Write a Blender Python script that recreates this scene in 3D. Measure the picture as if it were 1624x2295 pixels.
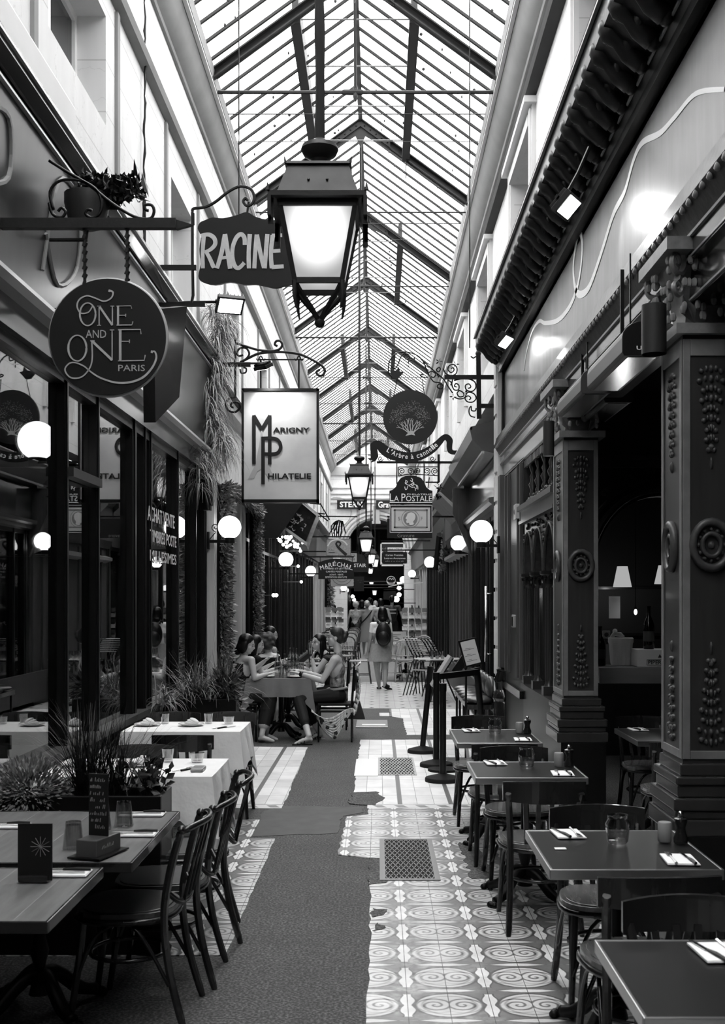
import bpy, math, random
from mathutils import Vector, Matrix, noise as mnoise
R = random.Random(7)
PI = math.pi
scn = bpy.context.scene
COL = scn.collection
for o in list(bpy.data.objects): bpy.data.objects.remove(o)

# ---------------- camera, sky, exposure ----------------
F = 2550.0; H = 1.75                      # focal length in pixels of the 1624x2295 frame, eye height
cam = bpy.data.cameras.new('camera'); camo = bpy.data.objects.new('camera', cam); COL.objects.link(camo)
camo.location = (0, 0, H); camo.rotation_euler = (PI/2, 0, 0)
cam.sensor_fit = 'AUTO'; cam.sensor_width = 36.0; cam.lens = 36.0*F/2295.0
cam.shift_x = -35/2295.0; cam.shift_y = 191.5/2295.0
cam.clip_start = 0.05; cam.clip_end = 400
cam.dof.use_dof = True; cam.dof.focus_distance = 10.5; cam.dof.aperture_fstop = 7.1
scn.camera = camo
W = bpy.data.worlds.new('sky'); scn.world = W; W.use_nodes = True
W.node_tree.nodes['Background'].inputs[0].default_value = (1, 1, 1, 1)
W.node_tree.nodes['Background'].inputs[1].default_value = 6.6
scn.view_settings.view_transform = 'Standard'; scn.view_settings.look = 'None'
scn.view_settings.exposure = 0.35; scn.view_settings.gamma = 1.0
scn.view_settings.use_curve_mapping = False

# ---------------- node expression helper ----------------
class E:
    def __init__(s, nt, k): s.nt = nt; s.k = k
    def _m(s, op, *a):
        n = s.nt.nodes.new('ShaderNodeMath'); n.operation = op
        for i, x in enumerate((s,)+a):
            if isinstance(x, E): s.nt.links.new(x.k, n.inputs[i])
            else: n.inputs[i].default_value = x
        return E(s.nt, n.outputs[0])
    def __add__(s, o): return s._m('ADD', o)
    __radd__ = __add__
    def __sub__(s, o): return s._m('SUBTRACT', o)
    def __rsub__(s, o): return (s*-1)+o
    def __mul__(s, o): return s._m('MULTIPLY', o)
    __rmul__ = __mul__
    def __truediv__(s, o): return s._m('DIVIDE', o)
    def lt(s, o): return s._m('LESS_THAN', o)
    def gt(s, o): return s._m('GREATER_THAN', o)
    def ab(s): return s._m('ABSOLUTE')
    def fr(s): return s._m('FRACT')
    def fl(s): return s._m('FLOOR')
    def sn(s): return s._m('SINE')
    def sq(s): return s._m('SQRT')
    def mn(s, o): return s._m('MINIMUM', o)
    def mx(s, o): return s._m('MAXIMUM', o)
    def atan2(s, o): return s._m('ARCTAN2', o)
    def ss(s, a, b):
        n = s.nt.nodes.new('ShaderNodeMapRange'); n.interpolation_type = 'SMOOTHSTEP'
        s.nt.links.new(s.k, n.inputs[0]); n.inputs[1].default_value = a; n.inputs[2].default_value = b
        return E(s.nt, n.outputs[0])
def mixv(a, b, t): return a*(1-t)+b*t if isinstance(t, E) else a*(1-t)+b*t

def newmat(name):
    m = bpy.data.materials.new(name); m.use_nodes = True
    return m, m.node_tree, m.node_tree.nodes['Principled BSDF']
def XYZ(nt):
    g = nt.nodes.new('ShaderNodeNewGeometry'); s = nt.nodes.new('ShaderNodeSeparateXYZ')
    nt.links.new(g.outputs['Position'], s.inputs[0])
    return [E(nt, s.outputs[i]) for i in range(3)], g.outputs['Position']
def NOI(nt, vec, scale, detail=3, sx=(1, 1, 1), rough=0.55):
    mp = nt.nodes.new('ShaderNodeMapping'); nt.links.new(vec, mp.inputs[0]); mp.inputs['Scale'].default_value = sx
    n = nt.nodes.new('ShaderNodeTexNoise'); n.inputs['Scale'].default_value = scale; n.inputs['Detail'].default_value = detail
    n.inputs['Roughness'].default_value = rough
    nt.links.new(mp.outputs[0], n.inputs['Vector']); return E(nt, n.outputs[0])
def setcol(nt, b, e):
    c = nt.nodes.new('ShaderNodeCombineColor')
    for i in range(3): nt.links.new(e.k, c.inputs[i])
    nt.links.new(c.outputs[0], b.inputs['Base Color'])
def setbump(nt, b, e, dist=0.01, st=0.5):
    n = nt.nodes.new('ShaderNodeBump'); n.inputs['Distance'].default_value = dist; n.inputs['Strength'].default_value = st
    nt.links.new(e.k, n.inputs['Height']); nt.links.new(n.outputs[0], b.inputs['Normal'])
_mc = {}
def M(name, col=0.5, rough=0.5, metal=0.0, ns=0, na=0.0, sx=(1, 1, 1), bump=0.0, coat=0.0, emit=0.0, spec=0.5):
    if name in _mc: return _mc[name]
    if col <= .13 and not emit: col *= .45; spec = min(spec, .28); coat *= .6
    m, nt, b = newmat(name)
    b.inputs['Base Color'].default_value = (col, col, col, 1)
    b.inputs['Roughness'].default_value = rough; b.inputs['Metallic'].default_value = metal
    b.inputs['Specular IOR Level'].default_value = spec
    if coat: b.inputs['Coat Weight'].default_value = coat; b.inputs['Coat Roughness'].default_value = 0.08
    if ns:
        tc = nt.nodes.new('ShaderNodeTexCoord')
        g = nt.nodes.new('ShaderNodeNewGeometry')
        e = NOI(nt, g.outputs['Position'], ns, 4, sx)
        setcol(nt, b, ((e-0.5)*(2*na)+1)*col)
        if bump: setbump(nt, b, e, bump)
    if emit:
        b.inputs['Emission Color'].default_value = (1, 1, 1, 1); b.inputs['Emission Strength'].default_value = emit
    _mc[name] = m; return m

IRON = M('wrought_iron', .012, .45, .3)
BLK = M('black_paint', .010, .35)
BLKM = M('black_matte', .012, .8)
BWOOD = M('dark_bentwood', .03, .24, ns=30, na=.35, sx=(1, 1, .15), coat=.8)
GWOOD = M('dark_glossy_wood', .022, .16, ns=12, na=.4, sx=(6, 6, .5), coat=.6)
CWOOD = M('carved_wood', .05, .38, ns=9, na=.5, sx=(4, 4, .4), bump=.004)
OLDW = M('weathered_wood', .11, .6, ns=7, na=.65, sx=(5, 5, .35), bump=.003)
WHITEP = M('white_paint', .75, .5)
WHITEM = M('white_matte', .8, .8)
CLOTH = M('white_linen', .72, .85, ns=5, na=.12, bump=.03)
CHROME = M('polished_steel', .6, .18, 1)
BRASSE = M('brushed_metal_edge', .42, .3, 1)
STEEL = M('dull_steel', .25, .4, .8)
LEAF = M('leaf_dark', .045, .45, ns=14, na=.7)
LEAFL = M('leaf_light', .2, .5, ns=20, na=.6)
SOIL = M('soil', .02, .95)
SKIN = M('skin', .42, .5, ns=9, na=.1)
SKINT = M('skin_tanned', .27, .5, ns=9, na=.1)
HAIR = M('dark_hair', .012, .35, ns=40, na=.6, sx=(3, 3, .4))
HAIRG = M('light_hair', .35, .5, ns=50, na=.4, bump=.01)
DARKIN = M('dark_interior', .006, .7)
DARK2 = M('interior_shapes', .05, .5, ns=3, na=.9)
GREYP = M('grey_paint', .16, .5, ns=3, na=.25)
LETTER = M('letter_white', .8, .5)
LETG = M('letter_grey', .38, .5, ns=25, na=.25)
LETB = M('letter_black', .008, .5)
PAPER = M('paper', .78, .8)
def emat(name, s, col=1.0):
    if name in _mc: return _mc[name]
    m, nt, b = newmat(name); nt.nodes.remove(b)
    e = nt.nodes.new('ShaderNodeEmission'); e.inputs[0].default_value = (col, col, col, 1); e.inputs[1].default_value = s
    nt.links.new(e.outputs[0], nt.nodes['Material Output'].inputs[0]); _mc[name] = m; return m
GLOBE = emat('opal_globe_light', 3.5); BULB = emat('bulb_light', 9.0); FLOODE = emat('flood_led', 14.0)
def glassmat(name, ior, tint, rough=0.0, pw=4.0):
    m, nt, b = newmat(name); nt.nodes.remove(b)
    t = nt.nodes.new('ShaderNodeBsdfTransparent'); t.inputs[0].default_value = (tint, tint, tint, 1)
    g = nt.nodes.new('ShaderNodeBsdfGlossy'); g.inputs['Roughness'].default_value = rough
    f = nt.nodes.new('ShaderNodeLayerWeight'); f.inputs[0].default_value = .5
    f0 = ((ior-1)/(ior+1))**2; fe = E(nt, f.outputs['Facing'])._m('POWER', pw)*(1-f0)+f0
    x = nt.nodes.new('ShaderNodeMixShader')
    nt.links.new(fe.k, x.inputs[0]); nt.links.new(t.outputs[0], x.inputs[1]); nt.links.new(g.outputs[0], x.inputs[2])
    nt.links.new(x.outputs[0], nt.nodes['Material Output'].inputs[0]); return m
SHOPGL = glassmat('shop_window_glass', 2.3, .75)
SHOPGL2 = glassmat('shop_window_glass_far', 1.6, .6)
ROOFGL = glassmat('roof_glass', 1.25, .93)
TUMB = glassmat('tumbler_glass', 2.6, .86, .05, 1.6)
BOTG = glassmat('bottle_glass', 2.3, .62, .05, 2.0)

# ---------------- mesh helper ----------------
ORG = {}
def P(px, py, Y): return Vector(((px-847)*Y/F, Y, H-(py-1339)*Y/F))
class MB:
    def __init__(s): s.v = []; s.f = []; s.m = []; s.c = 0
    def V(s, p): s.v.append(Vector(p)); return len(s.v)-1
    def Fc(s, *i): s.f.append(tuple(i)); s.m.append(s.c)
    def poly(s, pts): s.Fc(*[s.V(p) for p in pts])
    def box(s, x0, x1, y0, y1, z0, z1):
        b = len(s.v)
        for x in (x0, x1):
            for y in (y0, y1):
                for z in (z0, z1): s.v.append(Vector((x, y, z)))
        for q in ((0, 1, 3, 2), (4, 6, 7, 5), (0, 4, 5, 1), (2, 3, 7, 6), (0, 2, 6, 4), (1, 5, 7, 3)): s.Fc(*[b+k for k in q])
        return s
    def obox(s, c, hx, hy, hz):
        b = len(s.v); c = Vector(c); hx, hy, hz = Vector(hx), Vector(hy), Vector(hz)
        for i in (-1, 1):
            for j in (-1, 1):
                for k in (-1, 1): s.v.append(c+hx*i+hy*j+hz*k)
        for q in ((0, 1, 3, 2), (4, 6, 7, 5), (0, 4, 5, 1), (2, 3, 7, 6), (0, 2, 6, 4), (1, 5, 7, 3)): s.Fc(*[b+k for k in q])
    def bar(s, p0, p1, w, h=None, up=(0, 0, 1)):
        p0, p1 = Vector(p0), Vector(p1); d = p1-p0; u = Vector(up); h = h or w
        a = d.cross(u)
        if a.length < 1e-6: a = d.cross(Vector((1, 0, 0)))
        a.normalize(); b = a.cross(d).normalized()
        s.obox((p0+p1)/2, a*w/2, d/2, b*h/2)
    def tube(s, pts, r, n=8, closed=False, caps=True):
        pts = [Vector(p) for p in pts]; N = len(pts)
        if not hasattr(r, '__len__'): r = [r]*N
        b0 = len(s.v); up = None
        for i, p in enumerate(pts):
            if closed: t = pts[(i+1) % N]-pts[i-1]
            else: t = pts[min(i+1, N-1)]-pts[max(i-1, 0)]
            if t.length < 1e-9: t = Vector((0, 0, 1))
            t.normalize()
            if up is None:
                up = Vector((0, 0, 1)) if abs(t.z) < .9 else Vector((1, 0, 0))
            a = (up-t*up.dot(t))
            if a.length < 1e-4: a = t.orthogonal()
            a.normalize(); up = a; b = t.cross(a)
            for k in range(n):
                an = 2*PI*k/n; s.v.append(p+(a*math.cos(an)+b*math.sin(an))*r[i])
        for i in range(N if closed else N-1):
            for k in range(n):
                k2 = (k+1) % n; j = (i+1) % N
                s.Fc(b0+i*n+k, b0+i*n+k2, b0+j*n+k2, b0+j*n+k)
        if caps and not closed:
            s.Fc(*[b0+k for k in range(n)][::-1]); s.Fc(*[b0+(N-1)*n+k for k in range(n)])
        return s
    def lathe(s, prof, c=(0, 0, 0), n=16, sq=1.0, rot=0.0, ax=None, caps=True):
        b0 = len(s.v); c = Vector(c)
        for r, z in prof:
            for k in range(n):
                an = 2*PI*k/n+rot
                v = Vector((r*math.cos(an), r*math.sin(an)*sq, z))
                if ax is not None: v = ax @ v
                s.v.append(c+v)
        for i in range(len(prof)-1):
            for k in range(n):
                k2 = (k+1) % n; s.Fc(b0+i*n+k, b0+i*n+k2, b0+(i+1)*n+k2, b0+(i+1)*n+k)
        if caps:
            s.Fc(*[b0+k for k in range(n)][::-1]); e = b0+(len(prof)-1)*n; s.Fc(*[e+k for k in range(n)])
        return s
    def sph(s, c, r, n=12, m=8, rot=None):
        if not hasattr(r, '__len__'): r = (r, r, r)
        c = Vector(c); b0 = len(s.v)
        def pt(v):
            v = Vector(v); v = Vector((v.x*r[0], v.y*r[1], v.z*r[2]))
            if rot is not None: v = rot @ v
            return c+v
        s.v.append(pt((0, 0, -1)))
        for i in range(1, m):
            t = PI*i/m
            for k in range(n):
                a = 2*PI*k/n; s.v.append(pt((math.sin(t)*math.cos(a), math.sin(t)*math.sin(a), -math.cos(t))))
        s.v.append(pt((0, 0, 1))); L = len(s.v)-1
        for k in range(n):
            k2 = (k+1) % n; s.Fc(b0, b0+1+k2, b0+1+k); s.Fc(L, L-n+k, L-n+k2)
        for i in range(m-2):
            for k in range(n):
                k2 = (k+1) % n; a = b0+1+i*n
                s.Fc(a+k, a+k2, a+n+k2, a+n+k)
        return s
    def prism(s, pts, d):
        pts = [Vector(p) for p in pts]; d = Vector(d); n = len(pts)
        a = [s.V(p) for p in pts]; b = [s.V(p+d) for p in pts]
        s.Fc(*a); s.Fc(*b[::-1])
        for i in range(n):
            j = (i+1) % n; s.Fc(a[j], a[i], b[i], b[j])
        return s
    def exY(s, prof, y0, y1, caps=True):     # profile of (x,z) extruded along the passage
        return s.prism([(x, y0, z) for x, z in prof], (0, y1-y0, 0))
    def strip(s, a, b):                       # quads between two rails
        ia = [s.V(p) for p in a]; ib = [s.V(p) for p in b]
        for i in range(len(a)-1): s.Fc(ia[i], ia[i+1], ib[i+1], ib[i])
    def mesh(s, me, fn):
        b0 = len(s.v)
        for v in me.vertices: s.v.append(fn(v.co))
        for p in me.polygons: s.Fc(*[b0+k for k in p.vertices])
    def build(s, name, mats, parent=None, smooth=False, origin=None, kind=None, label=None, bevel=0):
        me = bpy.data.meshes.new(name)
        base = None
        if parent is not None: off = ORG.get(parent.name, Vector()); 
        elif origin is not None: off = Vector(origin)
        else:
            if s.v:
                mn = [min(v[i] for v in s.v) for i in range(3)]; mx = [max(v[i] for v in s.v) for i in range(3)]
                off = Vector(((mn[0]+mx[0])/2, (mn[1]+mx[1])/2, mn[2]))
            else: off = Vector()
        me.from_pydata([v-off for v in s.v], [], s.f)
        if not isinstance(mats, (list, tuple)): mats = [mats]
        for m in mats: me.materials.append(m)
        if len(mats) > 1: me.polygons.foreach_set('material_index', s.m)
        if smooth:
            me.polygons.foreach_set('use_smooth', [True]*len(me.polygons))
            if smooth is not True: me.set_sharp_from_angle(angle=smooth)
        me.update()
        o = bpy.data.objects.new(name, me); COL.objects.link(o)
        if parent is not None:
            o.parent = parent; ORG[o.name] = off.copy()
        else: o.location = off; ORG[o.name] = off.copy()
        if kind: o['kind'] = kind
        if label: o['label'] = label
        if bevel:
            b = o.modifiers.new('bevel', 'BEVEL'); b.width = bevel; b.segments = 2; b.limit_method = 'ANGLE'
        return o
AUTO = 0.7
def thing(name, label, cat, loc=(0, 0, 0), rz=0, group=None, kind=None):
    o = bpy.data.objects.new(name, None); COL.objects.link(o); o.location = loc; o.rotation_euler = (0, 0, rz)
    o.empty_display_size = .1
    if kind: o['kind'] = kind
    else: o['label'] = label; o['category'] = cat
    if group: o['group'] = group
    ORG[o.name] = Vector(loc); return o
def local(name, label, cat, loc=(0, 0, 0), rz=0, group=None):   # parts written in local coordinates
    o = thing(name, label, cat, loc, rz, group); ORG[o.name] = Vector((0, 0, 0)); return o
def tag(o, label, cat, group=None):
    o['label'] = label; o['category'] = cat
    if group: o['group'] = group
    return o
def dup(root, loc, rz=0, label=None, group=None):
    kids = [c for c in bpy.data.objects if c.parent == root]
    r = root.copy(); COL.objects.link(r); r.location = loc; r.rotation_euler = (0, 0, rz)
    if label: r['label'] = label
    if group: r['group'] = group
    for ch in kids:
        c = ch.copy(); COL.objects.link(c); c.parent = r
        for g in [x for x in bpy.data.objects if x.parent == ch]:
            d = g.copy(); COL.objects.link(d); d.parent = c
    return r
def arc(c, r, a0, a1, n=16, rx=None):
    return [(c[0]+(rx or r)*math.cos(a0+(a1-a0)*i/n), c[1]+r*math.sin(a0+(a1-a0)*i/n)) for i in range(n+1)]
def spiral(c, r0, a0, turns, n=26, r1=.15):
    o = []
    for i in range(n+1):
        t = i/n; r = r0*(1-t*(1-r1)); a = a0+turns*2*PI*t
        o.append((c[0]+r*math.cos(a), c[1]+r*math.sin(a)))
    return o
def smoothc(pts, k=4):                         # Catmull-Rom through 2D or 3D points
    pts = [Vector(p) for p in pts]; o = []
    for i in range(len(pts)-1):
        p0 = pts[max(i-1, 0)]; p1 = pts[i]; p2 = pts[i+1]; p3 = pts[min(i+2, len(pts)-1)]
        for j in range(k):
            t = j/k
            o.append(.5*((2*p1)+(p2-p0)*t+(2*p0-5*p1+4*p2-p3)*t*t+(3*p1-p0-3*p2+p3)*t**3))
    o.append(pts[-1]); return o
# flat lettering on a plane facing the viewer at depth Y, given in the photograph's pixels
_rc = [0]
def ribbon(mb, pts, w, Y, tf=lambda x, y: (x, y), th=.003, k=1):
    _rc[0] += 1; th = th+.0004*(_rc[0] % 8)
    pts = [Vector((*tf(*p), 0)) for p in pts]
    if k > 1: pts = smoothc(pts, k)
    n = len(pts)
    if not hasattr(w, '__len__'): w = [w]*n
    else:
        w0 = w; w = [w0[min(int(i/(n-1)*(len(w0)-1)), len(w0)-2)]*(1-((i/(n-1)*(len(w0)-1)) % 1))+w0[min(int(i/(n-1)*(len(w0)-1))+1, len(w0)-1)]*((i/(n-1)*(len(w0)-1)) % 1) for i in range(n)]
    A = []; B = []
    for i, p in enumerate(pts):
        t = pts[min(i+1, n-1)]-pts[max(i-1, 0)]; t.normalize(); q = Vector((-t.y, t.x, 0))*w[i]/2
        A.append(P(p.x+q.x, p.y+q.y, Y-th)); B.append(P(p.x-q.x, p.y-q.y, Y-th))
    mb.strip(A, B); D = Vector((0, th, 0))
    mb.strip([a+D for a in A], A); mb.strip(B, [b+D for b in B])
def ppoly(mb, pts, Y, th=.003, tf=lambda x, y: (x, y)):
    mb.prism([P(*tf(*p), Y-th) for p in pts], (0, th, 0))
_tc = {}
def textmesh(s, bold=0.0):
    k = (s, bold)
    if k in _tc: return _tc[k]
    cu = bpy.data.curves.new('t', 'FONT'); cu.body = s; cu.extrude = .02; cu.resolution_u = 2; cu.offset = bold
    o = bpy.data.objects.new('t', cu); COL.objects.link(o); bpy.context.view_layer.update()
    me = bpy.data.meshes.new_from_object(o.evaluated_get(bpy.context.evaluated_depsgraph_get()))
    bpy.data.objects.remove(o)
    xs = [v.co.x for v in me.vertices]; ys = [v.co.y for v in me.vertices]
    _tc[k] = (me, min(xs), max(xs), min(ys), max(ys)); return _tc[k]
def text(mb, s, x0, y0, x1, y1, Y, bold=0.0, rot=0.0, th=.003, tf=None):
    """fit the words into the pixel box (y0 top, y1 bottom) at depth Y"""
    if tf: x0, y0 = tf(x0, y0); x1, y1 = tf(x1, y1)
    me, a, b, c, d = textmesh(s, bold); cx, cy = (x0+x1)/2, (y0+y1)/2
    kx = (x1-x0)/(b-a); ky = (y1-y0)/(d-c); cr, sr = math.cos(rot), math.sin(rot)
    def fn(co):
        u = (co.x-(a+b)/2)*kx; v = -(co.y-(c+d)/2)*ky
        u, v = u*cr-v*sr, u*sr+v*cr
        return P(cx+u, cy+v, Y-th*.5-co.z/.02*th*.5)
    mb.mesh(me, fn)
def text3(mb, s, o, ux, uz, w, h, n, bold=0.0, th=.002):
    """words on any plane: origin lower-left, ux along, uz up, n outward"""
    me, a, b, c, d = textmesh(s, bold); o, ux, uz, n = Vector(o), Vector(ux), Vector(uz), Vector(n)
    mb.mesh(me, lambda co: o+ux*((co.x-a)/(b-a)*w)+uz*((co.y-c)/(d-c)*h)+n*(th*.5+co.z/.02*th*.5))
# foliage
def blade(mb, p, d, L, w, droop=.5, seg=5):
    p = Vector(p); d = Vector(d).normalized(); side = d.cross(Vector((0, 0, 1)))
    if side.length < .05: side = Vector((R.uniform(-1, 1), R.uniform(-1, 1), 0))
    side.normalize(); A = []; B = []
    for i in range(seg+1):
        t = i/seg; ww = w*(1-t)*.5+.0004; A.append(p+side*ww); B.append(p-side*ww)
        d = (d+Vector((0, 0, -droop/seg*(1+t)))).normalized(); p = p+d*(L/seg)
    mb.strip(A, B)
def tuft(mb, c, n, L, spread, droop, w=.006):
    for i in range(n):
        a = R.uniform(0, 2*PI); s = R.uniform(0, spread)
        blade(mb, Vector(c)+Vector((R.uniform(-.03, .03), R.uniform(-.03, .03), 0)), (math.cos(a)*s, math.sin(a)*s, 1), L*R.uniform(.6, 1.1), w*R.uniform(.7, 1.3), droop*R.uniform(.5, 1.3))
def leaf(mb, p, d, L, w):
    p = Vector(p); d = Vector(d).normalized(); s = d.orthogonal().normalized()
    s = Matrix.Rotation(R.uniform(0, 2*PI), 3, d) @ s; n = d.cross(s)
    a = mb.V(p); b = mb.V(p+d*L*.5+s*w/2+n*w*.15); c = mb.V(p+d*L); e = mb.V(p+d*L*.5-s*w/2+n*w*.15)
    mb.Fc(a, b, c); mb.Fc(a, c, e)
def rdir(): 
    a = R.uniform(0, 2*PI); z = R.uniform(-1, 1); r = math.sqrt(1-z*z); return Vector((r*math.cos(a), r*math.sin(a), z))

def scrib(m, o, ux, uz, n, w, h, k=9):
    """illegible small writing: short strokes in a line"""
    o, ux, uz, n = Vector(o), Vector(ux), Vector(uz), Vector(n); t = h*.16
    for i in range(k):
        if R.random() < .15: continue
        a = o+ux*w*(i+R.uniform(0, .2))/k; b = a+ux*w/k*R.uniform(.0, .6)+uz*h*R.uniform(.4, 1)
        d = (b-a).normalized(); q = d.cross(n)*t/2; m.prism([a+q, a-q, b-q, b+q], n*.001)
def scribpx(m, x0, y, x1, h, Y, k=9):
    a = P(x0, y+h/2, Y); b = P(x1, y-h/2, Y); scrib(m, a, (1, 0, 0), (0, 0, 1), (0, -1, 0), b.x-a.x, b.z-a.z, k)
# ---------------- materials of the setting ----------------
def mk_asphalt():
    m, nt, b = newmat('asphalt'); (X, Y, Z), pos = XYZ(nt)
    fine = NOI(nt, pos, 75, 4); mid = NOI(nt, pos, 14, 5); big = NOI(nt, pos, 2.2, 3)
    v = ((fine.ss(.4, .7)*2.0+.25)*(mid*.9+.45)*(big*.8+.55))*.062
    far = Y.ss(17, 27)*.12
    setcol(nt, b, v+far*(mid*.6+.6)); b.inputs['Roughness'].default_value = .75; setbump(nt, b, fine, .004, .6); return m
def mk_cement():
    m, nt, b = newmat('patterned_cement_tile'); (X, Y, Z), pos = XYZ(nt)
    C = .3565
    wob = (NOI(nt, pos, 30, 2)-.5)*.045
    u = ((X-.1265)/C+40).fr()+wob*.5; v = ((Y-5.402)/C+40).fr()+wob*.5
    du = u-.5; dv = v-.5
    d = ((du/.405)*(du/.405)+(dv/.385)*(dv/.385)).sq()
    inside = 1-d.ss(.96, 1.0)
    ang = dv.atan2(du.ab()*1.0-.16)
    lob = (((du.ab()-.17)*(du.ab()-.17)*22)+(dv*dv*22)).sq()          # twin scrolls of the rosette
    sc = (lob*13+ang*1.0).sn()*(1-lob.ss(.95, 1.35))
    rim = d.ss(.72, .8)*(1-d.ss(.80, .88))
    med = .58-sc.mx(0)*.47-rim*.25
    ud = (u-.5).ab(); vd = (v-.5).ab()
    kn = (.5-ud); kw = (vd*17-1.2).sn()*.022+.078
    knob = 1-(kn-kw).ss(-.006, .006)
    knob = knob*(1-vd.ss(.36, .385)); kl = (1-((kn-kw).ab()).ss(.006, .016))*(1-vd.ss(.38, .4))
    bt = (1-(ud/.38)*(ud/.38)).mx(0)*.055
    bar = 1-((.5-vd)-bt).ss(-.004, .006)
    bl = (1-(((.5-vd)-bt-.004).ab()).ss(.004, .014))*(1-ud.ss(.38, .4))
    out = d.ss(.96, 1.0)*(1-d.ss(1.05, 1.10))
    g = .15
    val = mixv(g, med, inside); val = mixv(val, .06, out*.85)
    val = mixv(val, .72, knob); val = mixv(val, .05, kl*.9); val = mixv(val, .66, bar); val = mixv(val, .07, bl*.7)
    tu = ((X-.1265)/C*2+80).fr(); tv = ((Y-5.402)/C*2+80).fr()
    seam = 1-((tu-.5).ab()*-1+.5).ss(.006, .012); seamv = 1-((tv-.5).ab()*-1+.5).ss(.003, .006)
    val = mixv(val, .02, seam*.9); val = mixv(val, .1, seamv*.4)
    wear = NOI(nt, pos, 2.5, 4).ss(.42, .62); wr = NOI(nt, pos, 22, 4).ss(.3, .7)
    c = X.ss(-.3, .0)*(1-X.ss(.15, .8))                              # the walking line is worn pale
    val = mixv(val, .70, (wear*.35+.1)*c*wr)
    dirt = NOI(nt, pos, 5, 5)
    val = val*(dirt*.9+.52)
    setcol(nt, b, val); b.inputs['Roughness'].default_value = .35; setbump(nt, b, 1-seam, .002, .4); return m
def mk_slab(name, w, l, x0, y0, base, brick=0.0, dark=(), jit=.16):
    m, nt, b = newmat(name); (X, Y, Z), pos = XYZ(nt)
    row = ((Y-y0)/l+60).fl(); off = row*brick
    uu = (X-x0)/w+off+90; u = uu.fr(); v = ((Y-y0)/l+60).fr()
    su = 1-((u-.5).ab()*-1+.5).ss(.01, .022); sv = 1-((v-.5).ab()*-1+.5).ss(.006, .014)
    rnd = ((uu.fl()*12.989+row*78.233).sn()*4375.5).fr()
    n = NOI(nt, pos, 6, 5); st = NOI(nt, pos, 1.3, 3)
    val = (rnd*jit*2+(1-jit))*base*(n*.5+.75)*(st*.4+.8)
    for x in dark: val = mixv(val, .1, 1-(X-x).ab().ss(.018, .022))
    val = mixv(val, .12, su.mx(sv)*.8)
    setcol(nt, b, val); b.inputs['Roughness'].default_value = .4; setbump(nt, b, 1-su.mx(sv), .002, .4); return m
def mk_border():
    m, nt, b = newmat('border_tile'); (X, Y, Z), pos = XYZ(nt)
    u = (X/.178+40).fr(); v = ((Y-9.42)/.16)
    w = ((u+v*.35)*6.283).sn()*.5+.5
    val = mixv(.6, .16, w.ss(.45, .7)*(v.ss(.1, .25))*(1-v.ss(.75, .9)))
    setcol(nt, b, val); b.inputs['Roughness'].default_value = .4; return m
def mk_lozenge():
    m, nt, b = newmat('lozenge_floor'); (X, Y, Z), pos = XYZ(nt)
    s = .25
    a = ((X-.02)/s+40); c = ((Y-17.9)/s+40)
    u = (a.fr()-.5).ab(); v = (c.fr()-.5).ab()
    par = ((a.fl()+c.fl())*.5).fr().gt(.25)
    dd = (1-(u+v*.9).ss(.16, .2))*par
    l = 1-(((u-.5).ab()).mn((v-.5).ab())).ss(.01, .03)
    n = NOI(nt, pos, 3, 4)
    val = mixv(.62, .05, dd); val = mixv(val, .3, l*.5)*(n*.6+.68)
    setcol(nt, b, val); b.inputs['Roughness'].default_value = .25; return m
def mk_ashlar(name, base=.72, axis='y', zs=.38):
    m, nt, b = newmat(name); (X, Y, Z), pos = XYZ(nt)
    f = (Z/zs).fr(); l = 1-((f-.5).ab()*-1+.5).ss(.008, .02)
    n = NOI(nt, pos, 1.2, 5); s = NOI(nt, pos, 5, 4, (1, 1, .12)); cr = NOI(nt, pos, 9, 6)
    crack = 1-((NOI(nt, pos, 1.6, 6)-.5).ab()).ss(.0, .006)
    val = (n*.25+.88)*(s*.3+.85)*base
    val = mixv(val, .3, l*.55); val = mixv(val, .35, crack*.35)
    setcol(nt, b, val); b.inputs['Roughness'].default_value = .8; setbump(nt, b, cr, .003, .3); return m
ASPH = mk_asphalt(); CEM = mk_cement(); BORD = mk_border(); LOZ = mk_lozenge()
SLAB = mk_slab('pale_floor_slabs', .145, .43, -.81, 9.60, .62, 0, (-1.08,))
SLABR = mk_slab('pale_floor_slabs_right', .145, .43, .185, 9.60, .68, 0, (.185, .615), .12)
ASHL = mk_ashlar('plaster_ashlar', .6); MOULD = M('cornice_plaster', .22, .75, ns=2.2, na=.3)
MOULDL = M('cornice_light', .62, .75, ns=2.2, na=.15); GREYW = M('grey_reveal', .3, .8, ns=4, na=.2)
ASHE = mk_ashlar('end_wall_stone', .85, zs=.42)

# ---------------- floor ----------------
def jag(pts, amp=.012, step=.12, zz=0.0):
    o = []
    for i in range(len(pts)):
        a = Vector((*pts[i], 0)); b = Vector((*pts[(i+1) % len(pts)], 0)); L = (b-a).length; n = max(1, int(L/step))
        if L > 3.2 and abs(a.x-b.x) < .05 and a.x < -1.5: n = 1
        for k in range(n):
            p = a.lerp(b, k/n)
            if k: p += Vector((R.uniform(-amp, amp), R.uniform(-amp, amp), 0))
            o.append((p.x, p.y, zz))
    return o
fl = MB(); fl.box(-5, 6, -7, 92, -.12, 0)
fl.c = 1
for pg, am in (([(-2.0, 5.55), (-.745, 5.55), (-.745, 8.24), (-.93, 8.24), (-.93, 8.95), (-2.0, 8.95)], .006),
           ([(-.035, -3), (1.5, -3), (1.5, 9.42), (-.075, 9.42), (-.075, 9.15), (-.25, 9.05), (-.27, 7.72), (-.045, 7.62)], .012)):
    fl.prism(jag(pg, am), (0, 0, .006))
fl.c = 2
fl.prism([(x, y, 0) for x, y in [(-2, 9.42), (-.8, 9.42), (-.8, 9.59), (-2, 9.59)]], (0, 0, .006))
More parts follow.
